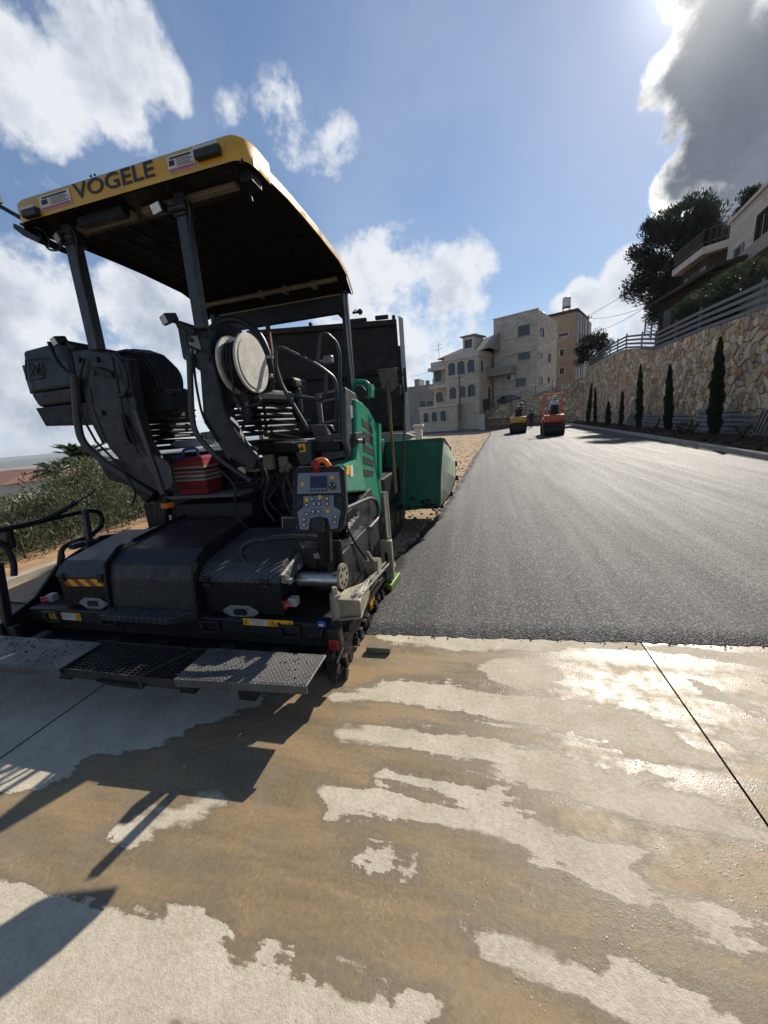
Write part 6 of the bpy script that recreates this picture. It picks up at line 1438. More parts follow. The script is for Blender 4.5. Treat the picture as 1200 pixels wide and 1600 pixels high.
M_bark = simple('bark', (.09,.065,.045), .9, 0, .4, 9, bmp=.6, bscale=20)

def cypress(px, pyb, pxt, pyt, rpx, label, lean=0.0, seed=1, thin=1.0):
    X = 8.4
    for _ in range(6):
        p = at(px, pyb, X=X); X = float(wall_x(min(p[1], 40)))-.62
    p = at(px, pyb, X=X); t = at(pxt, pyt, Y=p[1]); H = t[2]-.2; lx = t[0]-p[0]; rad = rpx/570*np.linalg.norm(p-EYEP)*.5
    T = empty('cypress_tree', (p[0], p[1], .2)); tag(T, label, 'tree', 'young cypresses along the retaining wall')
    r = np.random.default_rng(seed); n = int(6500*thin)
    s = r.uniform(0.03, 1, n)**1.05; prof = np.interp(s, [0,.05,.2,.5,.8,.93,1], [.35,.75,1,.92,.58,.3,.05])
    a = r.uniform(0, 2*np.pi, n); lump = 1+.22*np.sin(a*3+s*21+seed)+.15*np.sin(s*47+seed*2); rr = rad*prof*lump*np.sqrt(r.uniform(.25, 1, n))
    P = np.stack([rr*np.cos(a)+lx*s, rr*np.sin(a), s*H], 1); D = np.stack([.35*np.cos(a), .35*np.sin(a), np.full(n, 1.0)], 1)
    leaves('crown', P, D, .14, .024, M_cyp, T, seed, .3)
    mb = MB(); mb.cyl((0,0,-.15),(lx*.5,0,H*.5),.05,.03,n=8); mb.build('trunk', M_bark, T)
cypress(1114,688,1126,528,13,'tallest dark cypress, nearest the camera, at the corrugated sheet with the ribbed gap',0,1,1.3)
cypress(1043,677,1047,570,9,'tall slim cypress between two leaning corrugated sheets, second from the right',0,2)
cypress(998,669,1001,571,7.5,'slim cypress third from the right, standing before the wall under the railing bend',0,3)
cypress(970,666,973,612,5,'short thin cypress with pointed tip, left of the three tall ones',0,4,.7)
cypress(950,662,951,628,6.5,'stubby round topped cypress, shortest of the row',0,5,.6)
cypress(930,661,930,605,4.2,'narrow upright cypress near the far end of the wall',0,6,.7)
cypress(918,660,925,598,5.5,'leaning dark cypress at the far corner of the wall',0,7,.7)

def clump_tree(name, label, cat, polys, Y, depth, n_cl, cl_r, n_leaf, L, W, mat, base, trunk_r=.12, seed=1, up=.6, axis='Y', group=None, limbs=True):
    r = np.random.default_rng(seed); base = np.array(base, float); poly = np.array(polys, float); mn, mx = poly.min(0), poly.max(0)
    C = []
    while len(C) < n_cl:
        q = mn+r.uniform(size=(400, 2))*(mx-mn); q = q[poly_sd(q, poly) > 0]
        for a, b in q[:n_cl-len(C)]: C.append(at(a, b, **{axis: Y+r.uniform(-1, 1)*depth*.5+r.normal(0,.05)}))
    C = np.array(C); T = empty(name, tuple(base)); tag(T, label, cat, group); cen = C.mean(0)
    k = r.integers(0, len(C), n_leaf); o = r.normal(0, 1, (n_leaf, 3)); o /= np.linalg.norm(o, axis=1)[:, None]; rad = cl_r*(.6+.8*r.uniform(size=len(C)))[k]*r.uniform(0, 1, n_leaf)**.5
    o2 = o*rad[:, None]*np.array([1, 1, .75]); P = C[k]+o2-base; out = (C[k]-cen); out /= np.maximum(np.linalg.norm(out, axis=1), .01)[:, None]
    D = o*.6+out*.7+np.array([0, 0, up]); leaves('crown' if 'bush' not in name and name != 'hedge' else 'foliage', P, D, L, W, mat, T, seed, .45)
    mb = MB()
    top = cen-base+np.array([0, 0, (C[:, 2].max()-cen[2])*.6])
    mb.ring([(0,0,-.2), tuple(top*.5), tuple(top)], [trunk_r, trunk_r*.7, trunk_r*.25], 9)
    if limbs:
        for c in C[r.permutation(len(C))[:34]]:
            f = min(.95, max(.1, (c[2]-base[2])/max(.1, top[2])*.75)); a = top*f; mb.ring([tuple(a), tuple((a+(c-base))*.5+np.array([0,0,-.05])), tuple(c-base)], [trunk_r*.35, trunk_r*.22, .012], 6)
    mb.build('trunk' if name.endswith('tree') else 'stems', M_bark, T)
    return T
clump_tree('conifer_tree', 'big dark spreading conifer against the clouds beside the terrace', 'tree',
  [(1095,312),(1118,328),(1126,350),(1150,345),(1150,420),(1060,450),(1046,480),(1018,510),(1008,498),(1004,470),(990,470),(984,452),(974,436),(996,425),(1000,405),(990,393),(1012,388),(1018,372),(1006,352),(1032,345),(1052,330),(1068,318)], 37, 5.5, 190, .80, 52000, .30, .07, M_pine, (15.2,37,5.0), .34, 21, .9)
clump_tree('conifer_tree', 'dark conifer top showing behind the roof of the hill house', 'tree', [(1150,345),(1158,322),(1168,302),(1182,292),(1186,305),(1180,330),(1178,350)], 38, 2, 26, .5, 6000, .3, .07, M_pine, (20.0,38,6.0), .2, 22, .9)
clump_tree('round_tree', 'dark round tree at the far end of the wall before the tan building', 'tree', [(904,560),(902,545),(915,528),(932,519),(946,522),(950,538),(945,556),(935,574),(920,582),(908,575)], 45, 3.0, 60, .55, 12000, .20, .07, M_pine, (10.8,45,4.4), .16, 23, .3)
clump_tree('bush', 'large olive green bush overhanging the grey railing under the hill house', 'bush', [(1085,470),(1105,448),(1140,424),(1175,412),(1215,405),(1215,440),(1160,462),(1110,488)], 10.4, 1.2, 75, .42, 16000, .12, .028, M_bush, (10.6,20.0,4.6), .07, 24, .3, 'X')
clump_tree('bush', 'smaller rounded bush in front of the timber hut behind the railing', 'bush', [(1052,500),(1056,482),(1070,470),(1092,458),(1112,470),(1105,488),(1068,508)], 10.3, .9, 45, .36, 9000, .11, .028, M_bush, (10.4,24.6,4.7), .06, 25, .3, 'X')
# low plants in the bed
for k, (px, py, lb) in enumerate(((1082,668,'low yellowish weed beside the slim cypress at the corrugated sheet'),(1160,678,'small dry weed in front of the ribbed panel at the right edge'),(1063,671,'tiny pale weed at the foot of the second cypress'))):
    p = at(px, py, X=7.9); r = np.random.default_rng(50+k); n = 260; a = r.uniform(0, 6.28, n); h = r.uniform(0, .42, n)
    T = leaves('weed_plant', np.stack([.16*np.cos(a)*h/.3, .16*np.sin(a)*h/.3, h], 1), np.stack([np.cos(a)*.5, np.sin(a)*.5, np.ones(n)], 1), .14, .02, M_bush, None, k); T.location = (p[0], p[1], .2); tag(T, lb, 'plant')
# olive hedge beyond the verge
def hedge():
    r = np.random.default_rng(31); P = []; D = []; base = np.array([-8.3, 6.0, -.1]); n = 110000
    cs = []
    for y in np.arange(1.4, 26, .42):
        for x in np.arange(-6.75, -12.5, -.5):
            if r.uniform() < .9: cs.append((x+r.normal(0,.15)-.04*(y-4), y+r.normal(0,.15), (r.uniform(.8, 1.2)+.12*math.sin(y*1.7+x))*(.68 if y < 3.6 else .9 if y < 4.6 else 1.08)))
    cs = np.array(cs); wgt = 1/(1+((cs[:, 1]-5)/6)**2+((cs[:,0]+7)/3)**2); k = r.choice(len(cs), n, p=wgt/wgt.sum()); c = cs[k]
    a = r.uniform(0, 6.28, n); u = r.uniform(0, 1, n)**.6; zz = r.uniform(0, 1, n)**.75
    rad = .38*np.sqrt(1-(zz*.85)**2)*u**.5
    P = np.stack([c[:, 0]+rad*np.cos(a), c[:, 1]+rad*np.sin(a), gz(c[:, 0], c[:, 1])+.05+zz*c[:, 2]*1.05], 1)
    D = np.stack([.5*np.cos(a), .5*np.sin(a), np.ones(n)*.9], 1)
    T = empty('hedge', tuple(base)); tag(T, 'grey green olive hedge along the left side behind the paver', 'hedge')
    leaves('foliage', P-base, D, .085, .022, M_oliv, T, 3, .45)
    mb = MB()
    for c in cs[r.permutation(len(cs))[:260]]:
        z = float(gz(c[0], c[1])); mb.ring([(c[0]-base[0], c[1]-base[1], z-base[2]), (c[0]-base[0]+r.normal(0,.1), c[1]-base[1]+r.normal(0,.1), z-base[2]+c[2]*.9)], [.018,.006], 5)
    tag(mb.build('stems', M_bark, T), kind='stuff')
hedge()
def palm(px, py, Y, R, label, seed, nf=26, th=1.2):
    p = at(px, py, Y=Y); r = np.random.default_rng(seed); z0 = float(gz(p[0], p[1])); T = empty('palm_tree', (p[0], p[1], z0)); tag(T, label, 'palm'); top = np.array([0, 0, p[2]-z0])
    P = []; D = []; mb = MB()
    for f in range(nf):
        a = r.uniform(0, 6.28); el = r.uniform(.25, 1.45); d = np.array([math.cos(a), math.sin(a), 0]); pts = []
        for s in np.linspace(0, 1, 12): pts.append(top+d*R*s*math.cos(el*.8)+np.array([0, 0, R*(s*math.sin(el)-.42*s*s)]))
        mb.ring([tuple(q) for q in pts], [.02*(1-s*.85) for s in np.linspace(0, 1, 12)], 5)
        for i in range(2, 12):
            for k in range(7):
                s = (k/7); q = pts[i-1]*(1-s)+pts[i]*s; t = pts[i]-pts[i-1]; t /= np.linalg.norm(t); sd = np.cross(t, [0,0,1]); sd /= np.linalg.norm(sd)+1e-6
                for sg in (-1, 1): dd = sd*sg+t*.9+np.array([0,0,.25]); dd /= np.linalg.norm(dd); P.append(q+dd*R*.13); D.append(dd)
    leaves('crown', np.array(P), np.array(D), R*.28, R*.022, M_palm, T, seed, .08); mb.build('fronds', M_palm, T)
    m2 = MB(); m2.ring([(0,0,-.1), tuple(top*.5), tuple(top)], [.16,.14,.15], 10); m2.build('trunk', M_bark, T)
palm(131,726,9.0,1.05,'feathery palm rising above the olive hedge on the left',41)
palm(88,742,9.6,.75,'low palm clump left of the taller feathery palm',42,18)
# red roofed house down the slope on the left
q = at(24,770,Y=14.0); LH = empty('red_roof_house', (q[0], q[1], float(gz(q[0],q[1])))); tag(LH, 'white house with red tiled hip roof down the slope at the left edge', 'house')
g0 = LH.location.z; zt0 = at(24,752,Y=14.0)[2]-g0; zr0 = at(33,735,Y=14.0)[2]-g0
mb = MB(); mb.span((-3.4,-1.2,0),(1.7,3.2,zt0)); mb.build('wall', simple('white_wall_paint', (.62,.60,.56), .8, 0, .12, .8), LH)
mb = MB(); mb.add([(-3.8,-1.6,zt0),(2.0,-1.6,zt0),(2.0,3.6,zt0),(-3.8,3.6,zt0),(-2.0,1,zr0),(.4,1,zr0)],[(0,1,5,4),(1,2,5),(2,3,4,5),(3,0,4),(3,2,1,0)]); mb.build('roof', M_redroof, LH)
for x in (-2.4,-1.0,.6):
    mb = MB(); mb.span((x-.35,-1.235,zt0-.75),(x+.35,-1.20,zt0-.1)); mb.build('window', M_glassd, LH)

# ================================================================== SMALL THINGS ALONG THE ROAD
def sheet_panel(px0, px1, pyb, hgt, label, vertical=False, name='corrugated_sheet', seed=0):
    X = 8.3
    for _ in range(5): p0, p1 = at(px0, pyb, X=X), at(px1, pyb, X=X); X = float(wall_x((p0[1]+p1[1])/2))-.36
    p0, p1 = at(px0, pyb, X=X), at(px1, pyb, X=X); T = Vector((float(wall_x((p0[1]+p1[1])/2))-.36, (p0[1]+p1[1])/2, .22)); L = abs(p1[1]-p0[1])
    mb = MB()
    if vertical:
        n = int(L/.16)
        for i in range(n+1): y = -L/2+L*i/n; mb.bar((0,y,0),(.2,y,hgt),.05,.05,up=(0,1,0))
        mb.bar((.03,-L/2,.1),(.03,L/2,.1),.05,.06); mb.bar((.2,-L/2,hgt),(.2,L/2,hgt),.05,.06)
    else:
        ny, nz_ = 26, 64; vs = []
        for j in range(nz_):
            s = j/(nz_-1); c = .022*math.sin(s*hgt*2*math.pi/.16)
            for i in range(ny): y = -L/2+L*i/(ny-1); vs.append((.26*s+c+.03*math.sin(y*1.3+seed), y, s*hgt+.02*math.sin(y*2+seed)))
        f = grid_faces(ny, nz_); mb.add(vs, [tuple(t) for t in f], 0, True); mb.add([(x+.006,y,z) for x,y,z in vs], [tuple(t[::-1]) for t in f], 0, True)
    o = mb.build(name, simple('weathered_zinc_sheet', (.14,.135,.13), .6, .4, .3, 1.4, (.08,.06,.045), .5)); o.location = T; tag(o, label, 'metal sheet' if not vertical else 'panel', None if vertical else 'corrugated sheets against the wall')
sheet_panel(976,1024,672,.75,'corrugated metal sheet leaning on the wall behind the slim far cypress',seed=1)
sheet_panel(1026,1072,676,.72,'corrugated metal sheet behind the second cypress from the right',seed=2)
sheet_panel(1078,1168,684,.85,'long corrugated metal sheet behind the nearest tall cypress',seed=3)
sheet_panel(1172,1260,694,.8,'dark upright ribbed panel at the right edge below the stone wall',True,'ribbed_panel')
# gate post and low latticed brick wall at the end
q = at(753.5,672,Z=0); mb = MB(); mb.hexa([(-.32,-.2,0),(.32,-.2,0),(.32,.2,0),(-.32,.2,0),(-.27,-.17,1.75),(.27,-.17,1.75),(.27,.17,1.75),(-.27,.17,1.75)]); o = mb.build('gate_post', M_pale, None, .04); o.location = (q[0],q[1],0); tag(o, 'pale concrete gate post at the corner of the cross street', 'post')
BW = empty('lattice_wall', (1.0,46.3,0)); tag(BW, 'low red brick lattice wall at the end of the road behind the yellow roller', 'wall')
M_brick = simple('old_red_brick', (.20,.085,.055), .9, 0, .3, 6)
dirv = Vector((5.5,-1.2,0)).normalized(); Bp = lambda u, z, o=0: Vector((-.4,47.2,0))-Vector((1.0,46.3,0))+dirv*u+Vector((0,o,z))
mb = MB(); mb.hexa([Bp(0,0,0),Bp(9,0,0),Bp(9,0,.3),Bp(0,0,.3),Bp(0,.35,0),Bp(9,.35,0),Bp(9,.35,.3),Bp(0,.35,.3)]); mb.hexa([Bp(0,.95,0),Bp(9,.95,0),Bp(9,.95,.3),Bp(0,.95,.3),Bp(0,1.12,0),Bp(9,1.12,0),Bp(9,1.12,.3),Bp(0,1.12,.3)]); mb.build('coping', M_brick, BW)
mb = MB()
for i in range(30): a = .3*i; mb.bar(Bp(a,.35,.15), Bp(a+.3,.95,.15), .08,.07, up=(0,1,0)); mb.bar(Bp(a+.3,.35,.16), Bp(a,.95,.16), .08,.07, up=(0,1,0))
mb.build('lattice', M_brick, BW)
# utility poles and wires
def pole(px, py, Y, h, r, label):
    p = at(px, py, Y=Y); T = empty('utility_pole', (p[0], p[1], p[2]-.1)); tag(T, label, 'pole'); mb = MB(); mb.cyl((0,0,0),(.05,0,h),r,r*.75,n=8); mb.build('shaft', M_wood, T)
    mb = MB(); mb.bar((-.5,0,h-.3),(.5,0,h-.3),.08,.08); mb.build('cross_arm', M_wood, T)
    mb = MB()
    for x in (-.4,0,.4): mb.cyl((x,0,h-.26),(x,0,h-.1),.04,n=6)
    mb.build_each('insulator', M_white, T); return T
hp = at(718,585,Y=50)[2]-at(719,655,Y=50)[2]
pole(719,655,50,hp,.13,'dark wooden utility pole in front of the arched window house')
hp = at(915,492,Y=60)[2]-at(916,560,Y=60)[2]; pole(916,560,60,hp,.1,'thin dark pole standing against the side of the tan building')
def wire(pts, sag, label):
    P = [V(p) for p in pts]; path = []
    for i in range(len(P)-1):
        for k in range(13): s = k/12; q = P[i].lerp(P[i+1], s); q.z -= sag*4*s*(1-s); path.append(q)
    o0 = path[0]; mb = MB(); mb.ring([q-o0 for q in path], .02, 5); o = mb.build('power_line', M_ink); o.location = o0; tag(o, label, 'cable', 'overhead wires')
wire([at(905,500,Y=62), at(988,452,Y=34)], .15, 'upper overhead wire rising from the tan building to the big conifer')
wire([at(918,497,Y=62), at(1008,480,Y=34)], .3, 'middle overhead wire between the tan building and the big conifer')
wire([at(912,520,Y=62), at(1012,478,Y=34)], .5, 'lower overhead wire crossing above the far stair railing')
wire([at(640,588,Y=70), at(678,578,Y=52)], .15, 'overhead wire between the far grey block and the arched window house')
wire([at(719,588,Y=50), at(800,555,Y=49.0), at(900,520,Y=56)], .3, 'overhead wire slanting across the limestone block from the wooden pole')
# tyre on the wall corner
q = at(928,590,Y=41.3); mb = MB(); mb.ring([(.42*math.cos(a),0,.42*math.sin(a)) for a in np.linspace(0,2*np.pi,25)[:-1]], .17, 10, closed=True); mb.cyl((0,-.06,0),(0,.06,0),.30,n=20); o = mb.build('old_tyre', M_rubber); o.location = q; tag(o, 'old black tyre propped on the far corner of the wall', 'tyre')
# bins beside the house
for px, py, s, lb in ((744,640,1.0,'dark square bin nearer the wooden pole by the arched house'),(759,634,1.1,'dark square bin to the right beneath the limestone block')):
    p = at(px, py+7, Y=52); W_ = empty('waste_bin', (p[0],p[1],p[2])); tag(W_, lb, 'bin', 'dark bins on the bank')
    mb = MB(); mb.hexa([(-.5,-.4,0),(.5,-.4,0),(.5,.4,0),(-.5,.4,0),(-.62,-.5,1.2*s),(.62,-.5,1.2*s),(.62,.5,1.2*s),(-.62,.5,1.2*s)]); mb.build('bin_body', M_ink, W_, .03); mb = MB(); mb.hexa([(-.66,-.54,1.2*s+.01),(.66,-.54,1.2*s+.01),(.66,.54,1.2*s+.01),(-.66,.54,1.2*s+.01),(-.6,-.3,1.35*s),(.6,-.3,1.35*s),(.6,.5,1.4*s),(-.6,.5,1.4*s)]); mb.build('lid', M_chard, W_, .02)
# parked car on the bank above the cross wall
def car(p, rz, paint, label):
    C_ = empty('parked_car', p, rz); C_.scale = (.72,.72,.72); tag(C_, label, 'car')
    side = [(-2.0,.35),(-2.05,.75),(-1.5,.92),(-.95,1.38),(.75,1.42),(1.5,.95),(2.0,.85),(2.05,.4)]
    mb = MB(); mb.prism([(x,-.8,z) for x,z in side], (0,1.6,0)); mb.build('body', paint, C_, .08, 3)
    mb = MB(); mb.prism([(x,-.81,z) for x,z in ((-1.3,.98),(-.9,1.30),(.65,1.33),(1.2,.98))], (0,1.62,0)); mb.build('window', M_glassd, C_)
    for x in (-1.25,1.25):
        for y in (-.75,.75): mb = MB(); mb.cyl((x,y-.1,.32),(x,y+.1,.32),.32,n=18); w_ = mb.build('wheel', M_rubber, C_); m2 = MB(); m2.cyl((x,y-.105,.32),(x,y+.105,.32),.19,n=14); m2.build('rim', M_galv, w_)
    for y in (-.6,.6): mb = MB(); mb.box((2.03,y,.68),(.06,.25,.12)); mb.build('headlight', M_glassl, C_)
q = at(795,628,Y=52.5); car((q[0],q[1],q[2]-.2), R_(-35), simple('dark_blue_car_paint', (.025,.032,.045), .3, .3, .1, 2, coat=.5), 'dark parked car on the slope above the stone wall')

# ================================================================== PEOPLE
def human(name, loc, rz, label, J, mats, rad=1.0, hair=None):
    """J: joint name -> point. one skinned body with arms, five fingered hands, legs and a head"""
    links = [('pelvis','waist'),('waist','chest'),('chest','neck'),('neck','head'),('head','crown')]
    R = dict(pelvis=.145, waist=.13, chest=.16, neck=.055, head=.095, crown=.07)
    for s in 'LR':
        links += [('chest','sho'+s),('sho'+s,'elb'+s),('elb'+s,'wri'+s),('pelvis','hip'+s),('hip'+s,'kne'+s),('kne'+s,'ank'+s),('ank'+s,'toe'+s)]
        R.update({'sho'+s:.075,'elb'+s:.052,'wri'+s:.034,'hip'+s:.10,'kne'+s:.068,'ank'+s:.048,'toe'+s:.038})
        w = V(J['wri'+s]); d = (w-V(J['elb'+s])).normalized(); sd = d.cross(Vector((0,0,1))); sd = sd.normalized() if sd.length > .1 else Vector((1,0,0)); J['palm'+s] = w+d*.055; R['palm'+s] = .030; links.append(('wri'+s,'palm'+s))
        for k in range(5):
            off = (-.032+.016*k); a, b = 'f%d%s' % (k, s), 'g%d%s' % (k, s); ln = (.035,.05,.055,.05,.04)[k]
            J[a] = J['palm'+s]+sd*off*1.1+d*.035; J[b] = J[a]+d*ln+Vector((0,0,-.025)); R[a] = .009; R[b] = .007
            links += [('palm'+s, a), (a, b)]
    names = ['pelvis']+[n for n in J if n != 'pelvis']; idx = {n: i for i, n in enumerate(names)}
    me = bpy.data.meshes.new(name); me.from_pydata([tuple(V(J[n])) for n in names], [(idx[a], idx[b]) for a, b in links], [])
    o = bpy.data.objects.new(name, me); COL.objects.link(o); sk = o.modifiers.new('skin', 'SKIN'); su = o.modifiers.new('sub', 'SUBSURF'); su.levels = 1; su.render_levels = 1
    for i, n in enumerate(names): q = R.get(n, .05)*rad; me.skin_vertices[0].data[i].radius = (q, q)
    me.skin_vertices[0].data[0].use_root = True
    m2 = bpy.data.meshes.new_from_object(o.evaluated_get(bpy.context.evaluated_depsgraph_get())); o.modifiers.clear(); o.data = m2
    m2.materials.clear(); [m2.materials.append(m) for m in mats]            # shirt, trousers, skin, shoes
    P = {n: V(J[n]) for n in names}
    low = {'hip','kne','pel'}; 
    for f in m2.polygons:
        c = f.center; n = min(names, key=lambda k: (P[k]-c).length-R.get(k, .02)*.6)
        f.material_index = 1 if n[:3] in low else 3 if n[:3] in ('ank','toe') else 2 if (n in ('head','crown') or n[:4] == 'palm' or n[0] in 'fg' or n == 'neck') else 0; f.use_smooth = True
    o.location = loc; o.rotation_euler.z = rz; tag(o, label, 'person')
    if hair:
        mb = MB(); c = P['head'].lerp(P['crown'], .6); k = 10; vs = []
        for i in range(6):
            th = i/5*1.75
            for j in range(k): a = 2*math.pi*j/k; vs.append(c+Vector((.118*rad*math.sin(th)*math.cos(a), .13*rad*math.sin(th)*math.sin(a)-.015, .135*rad*math.cos(th))))
        mb.add(vs, [(i*k+j, (i+1)*k+j, (i+1)*k+(j+1) % k, i*k+(j+1) % k) for i in range(5) for j in range(k)], 0, True); mb.build(hair[0], hair[1], o)
    return o
M_skin = simple('skin', (.36,.20,.13), .55, 0, .1, 9); M_navy = simple('dark_clothes', (.014,.015,.018), .85, 0, .3, 6); M_shirt = simple('pale_shirt', (.55,.53,.52), .85, 0, .15, 6); M_bluec = simple('blue_grey_clothes', (.05,.06,.08), .85, 0, .2, 6)
STAND = dict(pelvis=(0,0,.88), waist=(0,.02,1.05), chest=(0,.03,1.28), neck=(0,.04,1.44), head=(.01,.07,1.57), crown=(.01,.07,1.67), shoL=(-.17,.03,1.36), elbL=(-.22,.03,1.10), wriL=(-.20,.14,.90), shoR=(.17,.03,1.36), elbR=(.23,.02,1.10), wriR=(.20,.12,.88), hipL=(-.09,0,.84), kneL=(-.10,.03,.47), ankL=(-.10,-.02,.09), toeL=(-.11,.14,.035), hipR=(.09,0,.84), kneR=(.11,.06,.47), ankR=(.12,.04,.09), toeR=(.14,.19,.035))
q = at(829.8,669.5,Z=0.04)
human('person', (q[0],q[1],.04), R_(20), 'person in dark clothes standing between the yellow and the orange roller', dict(STAND), [M_navy,M_navy,M_skin,M_ink], 1.08, ('hair', M_ink))
SIT = dict(pelvis=(0,0,.10), waist=(0,-.01,.26), chest=(0,.03,.50), neck=(0,.06,.66), head=(.02,.10,.78), crown=(.02,.10,.88), shoL=(-.19,.03,.58), elbL=(-.27,.12,.33), wriL=(-.20,.36,.34), shoR=(.19,.03,.58), elbR=(.27,.12,.33), wriR=(.18,.36,.34), hipL=(-.10,.02,.08), kneL=(-.14,.44,.12), ankL=(-.14,.52,-.30), toeL=(-.15,.66,-.36), hipR=(.10,.02,.08), kneR=(.14,.44,.12), ankR=(.14,.52,-.30), toeR=(.15,.66,-.36))
# ================================================================== ROLLERS
def roller(loc, rz, paint, label, roll_mat, thin):
    T = empty('road_roller', loc, rz); tag(T, label, 'roller', 'tandem rollers on the fresh asphalt')
    for y, nm in ((0, 'rear_drum'), (1.75, 'front_drum')):
        mb = MB(); mb.cyl((-.58,y,.37),(.58,y,.37),.37,n=36); d = mb.build('drum', M_grime, T, .01)
        mb = MB(); mb.cyl((-.60,y,.37),(-.585,y,.37),.15,n=14); mb.cyl((.585,y,.37),(.60,y,.37),.15,n=14); mb.build_each('hub', M_char, d)
    mb = MB(); mb.prism([(-.56,y,z) for y, z in ((-.34,.80),(-.30,1.22),(.1,1.26),(.5,1.05),(1.5,1.08),(2.0,1.0),(2.05,.8),(1.3,.74),(.9,.5),(.5,.5),(.35,.78))], (1.12,0,0)); b = mb.build('body', paint, T, .05, 3)
    mb = MB(); mb.span((-.50,-.36,.86),(.50,-.335,1.0)); mb.build('rear_panel', paint, b, .008)
    for x in (-.34,.34):
        mb = MB(); mb.cyl((x,-.31,1.16),(x,-.38,1.16),.075,n=14); l = mb.build('lamp', M_ink, T); mb = MB(); mb.cyl((x,-.381,1.16),(x,-.386,1.16),.055,n=14); mb.build('lens', M_glassl, l)
    mb = MB()
    for sx in (-1, 1): mb.span((sx*.60-.03,-.12,.37),(sx*.60+.03,.12,.95))
    mb.span((-.6,-.40,.62),(.6,-.35,.72)); mb.build('drum_fork', M_char, T, .01)
    w = .045 if thin else .085
    mb = MB(); mb.tube([(-.52,.75,1.05),(-.52,.62,2.42),(.52,.62,2.42),(.52,.75,1.05)], w*.55, .12, 10) if thin else (mb.bar((-.52,.60,1.1),(-.52,.60,2.42),w,w,up=(0,1,0)), mb.bar((.52,.60,1.1),(.52,.60,2.42),w,w,up=(0,1,0)), mb.bar((-.56,.60,2.44),(.56,.60,2.44),w,w*1.2))
    mb.build('roll_bar', roll_mat, T, .012)
    mb = MB(); mb.box((.05,.30,1.34),(.46,.42,.12)); s = mb.build('seat', M_black, T, .04); mb = MB(); mb.box((.05,.10,1.60),(.44,.10,.46),Matrix.Rotation(R_(8),3,'X')); mb.build('backrest', M_black, s, .04)
    mb = MB(); mb.box((.05,1.05,1.25),(.5,.2,.5)); c = mb.build('console', M_char, T, .03); mb = MB(); mb.ring([(.05+.17*math.cos(a),.88+.06*math.sin(a),1.62+.15*math.sin(a)) for a in np.linspace(0,6.283,19)[:-1]], .018, 6, closed=True); mb.cyl((.05,.95,1.5),(.05,.88,1.62),.02); mb.build('steering_wheel', M_ink, c)
    return T
rO = Vector((4.13,24.75,.042)); rY = Vector((2.55,30.2,.042))
roller(rO, R_(-3), M_orange, 'orange tandem roller with orange roll bar and white hooded driver', M_orange, False)
roller(rY, R_(-3), M_yel, 'yellow tandem roller with thin black roll bar, left of the orange one', M_ink, True)
human('person', rO+Vector((.07,.30,1.40)), R_(-3), 'driver in a white hooded shirt sitting on the orange roller', dict(SIT), [M_shirt,M_bluec,M_skin,M_ink], 1.15, ('hood', M_shirt))
sit2 = dict(SIT); sit2['chest'] = (.08,.14,.46); sit2['neck'] = (.14,.22,.58); sit2['head'] = (.20,.28,.68); sit2['crown'] = (.21,.29,.78); sit2['shoL'] = (-.10,.14,.54); sit2['shoR'] = (.27,.14,.52)
human('person', rY+Vector((.05,.30,1.38)), R_(-3), 'driver in dark blue clothes leaning over on the yellow roller', sit2, [M_bluec,M_navy,M_skin,M_ink], 1.15, ('hair', M_ink))

# ================================================================== TIPPER TRUCK IN FRONT OF THE PAVER
TK = empty('tipper_truck', toworld(Vector((1.15,5.86,0))+Matrix.Rotation(R_(9.5),3,'Z') @ Vector((-1.15,1.54,0))), PYAW+R_(9.5)); tag(TK, 'tipper truck backed onto the paver with its dusty black tailgate hanging down', 'truck')
TO = Vector((0,7.4,0)); M_bed = simple('tar_stained_steel', (.022,.019,.016), .75, .2, .5, 2.0, (.085,.065,.045), .45, .5, 12); M_bedside = simple('pale_bed_paint', (.42,.40,.37), .55, .1, .2, 1.5, (.2,.16,.12), .5)
g = lambda x, y, z: (x-TO.x, y-TO.y, z-TO.z)
mb = MB(); yT = 5.86
mb.hexa([g(-1.2,yT+.03,1.50),g(1.13,yT+.03,1.50),g(1.13,yT+.09,1.50),g(-1.2,yT+.09,1.50),g(-1.2,yT+.02,3.12),g(1.12,yT+.02,3.05),g(1.12,yT+.08,3.05),g(-1.2,yT+.08,3.12)]); tgt = mb.build('tailgate', M_bed, TK, .01)
mb = MB(); mb.bar(g(-1.2,yT,2.36),g(1.12,yT,2.34),.05,.07); mb.bar(g(-1.2,yT,3.08),g(1.12,yT,3.02),.06,.08)
mb.bar(g(-1.15,yT+.01,1.55),g(1.1,yT+.01,1.55),.05,.08); mb.build('tailgate_rib', M_bed, tgt, .008)
mb = MB()
for x, w_ in ((-.2,.05),(.52,.3),(.9,.2),(1.08,.05)): mb.box(g(x,yT+.05,3.10+rng.uniform(0,.03)),(w_,.08,.05))
mb.build_each('rim_dirt', M_bed, tgt, .01)
th = math.tan(R_(11))
def bedz(y): return 1.42+(y-yT)*th*.6
for x0, x1 in ((1.15,1.22),(-1.27,-1.22)):
    mb = MB(); mb.hexa([g(x0,yT-.02,1.40),g(x1,yT-.02,1.40),g(x1,10.6,bedz(10.6)),g(x0,10.6,bedz(10.6)),g(x0,yT+.02,3.12),g(x1,yT+.02,3.08),g(x1,10.6,bedz(10.6)+1.5),g(x0,10.6,bedz(10.6)+1.5)]); sd_ = mb.build('bed_side', M_bedside, TK, .01)
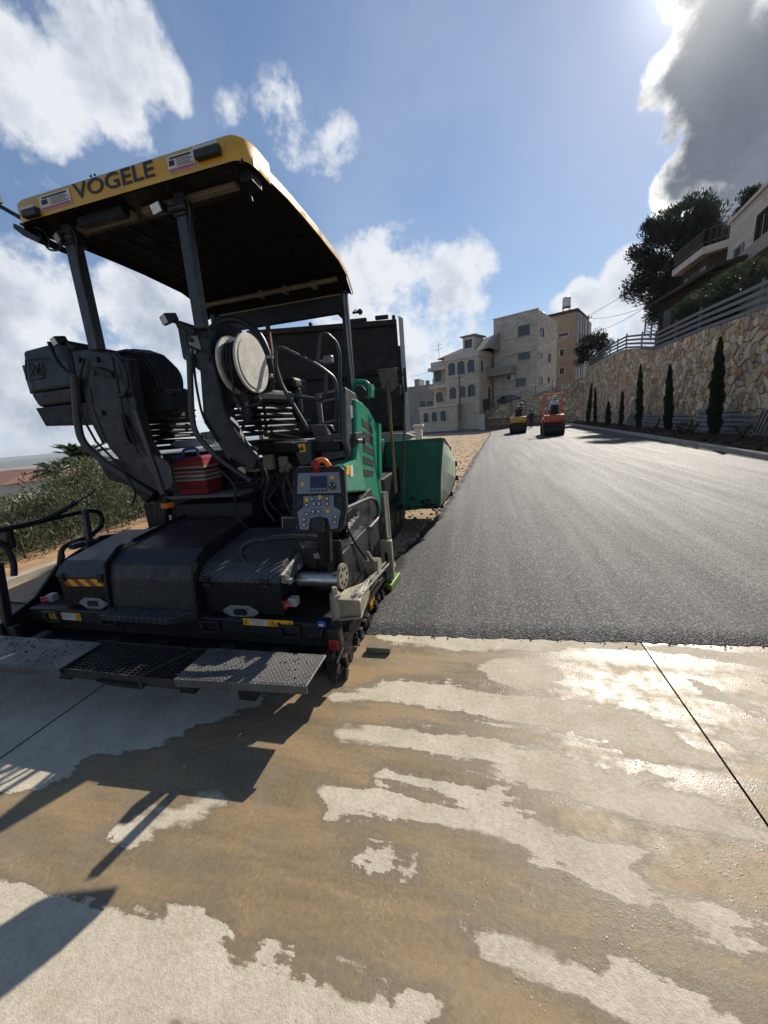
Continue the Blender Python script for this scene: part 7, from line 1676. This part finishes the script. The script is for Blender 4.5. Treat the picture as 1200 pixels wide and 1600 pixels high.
mb = MB(); mb.hexa([g(-1.22,yT+.3,1.42),g(1.15,yT+.3,1.42),g(1.15,10.6,bedz(10.6)),g(-1.22,10.6,bedz(10.6)),g(-1.22,yT+.3,1.52),g(1.15,yT+.3,1.52),g(1.15,10.6,bedz(10.6)+.1),g(-1.22,10.6,bedz(10.6)+.1)]); mb.build('bed_floor', M_bed, TK)
mb = MB(); mb.span(g(-1.22,10.5,bedz(10.6)+.1),g(1.15,10.6,bedz(10.6)+1.6)); mb.build('headboard', M_bed, TK)
mb = MB()
for x in (-.4,.35): mb.span(g(x-.06,6.7,.85),g(x+.06,13.2,1.1))
mb.build_each('chassis_rail', M_grime, TK)
for y in (7.5,8.9,12.3):
    for sx in (-1, 1):
        mb = MB(); mb.cyl(g(sx*.72,y,.48),g(sx*1.12,y,.48),.48,n=28); w_ = mb.build('wheel', M_rubber, TK, .03); mb = MB(); mb.cyl(g(sx*.71,y,.48),g(sx*1.125,y,.48),.26,n=18); mb.build('rim', M_galv, w_)
mb = MB(); mb.prism([g(-1.15,y,z) for y, z in ((11.2,.7),(11.2,2.75),(11.5,2.95),(12.9,2.9),(13.3,1.9),(13.4,.6))], (2.3,0,0)); cb = mb.build('cab', M_bedside, TK, .06, 3)
mb = MB(); mb.prism([g(-1.16,y,z) for y, z in ((11.9,1.9),(11.9,2.6),(12.7,2.6),(13.0,1.9))], (2.32,0,0)); mb.build('window', M_glassd, cb)
for px, py in ((597,655),):
    for sx in (-1, 1): mb = MB(); mb.box(g(sx*.92,6.75,.62),(.5,.02,.62)); mb.build('mud_flap', M_rubber, TK)
for sx in (-1, 1):
    mb = MB(); mb.box(g(sx*.9,6.6,1.02),(.36,.08,.12)); mb.build('tail_light', M_redlens, TK, .01)
# pale pillar seen past the truck and the rock pile on the base
q = at(655,686,Y=28); mb = MB(); zt_ = at(655,663,Y=28)[2]; mb.hexa([(-.25,-.25,0),(.25,-.25,0),(.25,.25,0),(-.25,.25,0),(-.25,-.25,zt_-.25),(.25,-.25,zt_-.25),(.25,.25,zt_-.25),(-.25,.25,zt_-.25)]); mb.box((0,0,zt_-.10),(.75,.75,.2)); o = mb.build('stone_pillar', M_pale, None, .04); o.location = (q[0],q[1],0); tag(o, 'short white stone pillar with capping beyond the tipper truck', 'pillar')
# ------------------------------------------------------------------ air
def haze(x0, x1, y0, y1, z0, z1, dens):
    mb = MB(); mb.span((x0,y0,z0),(x1,y1,z1)); o = mb.build('haze', bpy.data.materials.new('thin_air')); m = o.data.materials[0]; m.use_nodes = True; t = NT(m.node_tree); t.n.clear()
    v = t.node('ShaderNodeVolumePrincipled', None, Color=(.80,.87,.96), Density=dens, Anisotropy=.25); out = t.node('ShaderNodeOutputMaterial'); t.l.new(v.outputs[0], out.inputs[1]); return tag(o, kind='stuff')
haze(-9300, 9300, -6300, 9300, -104, 60, 0.00013)
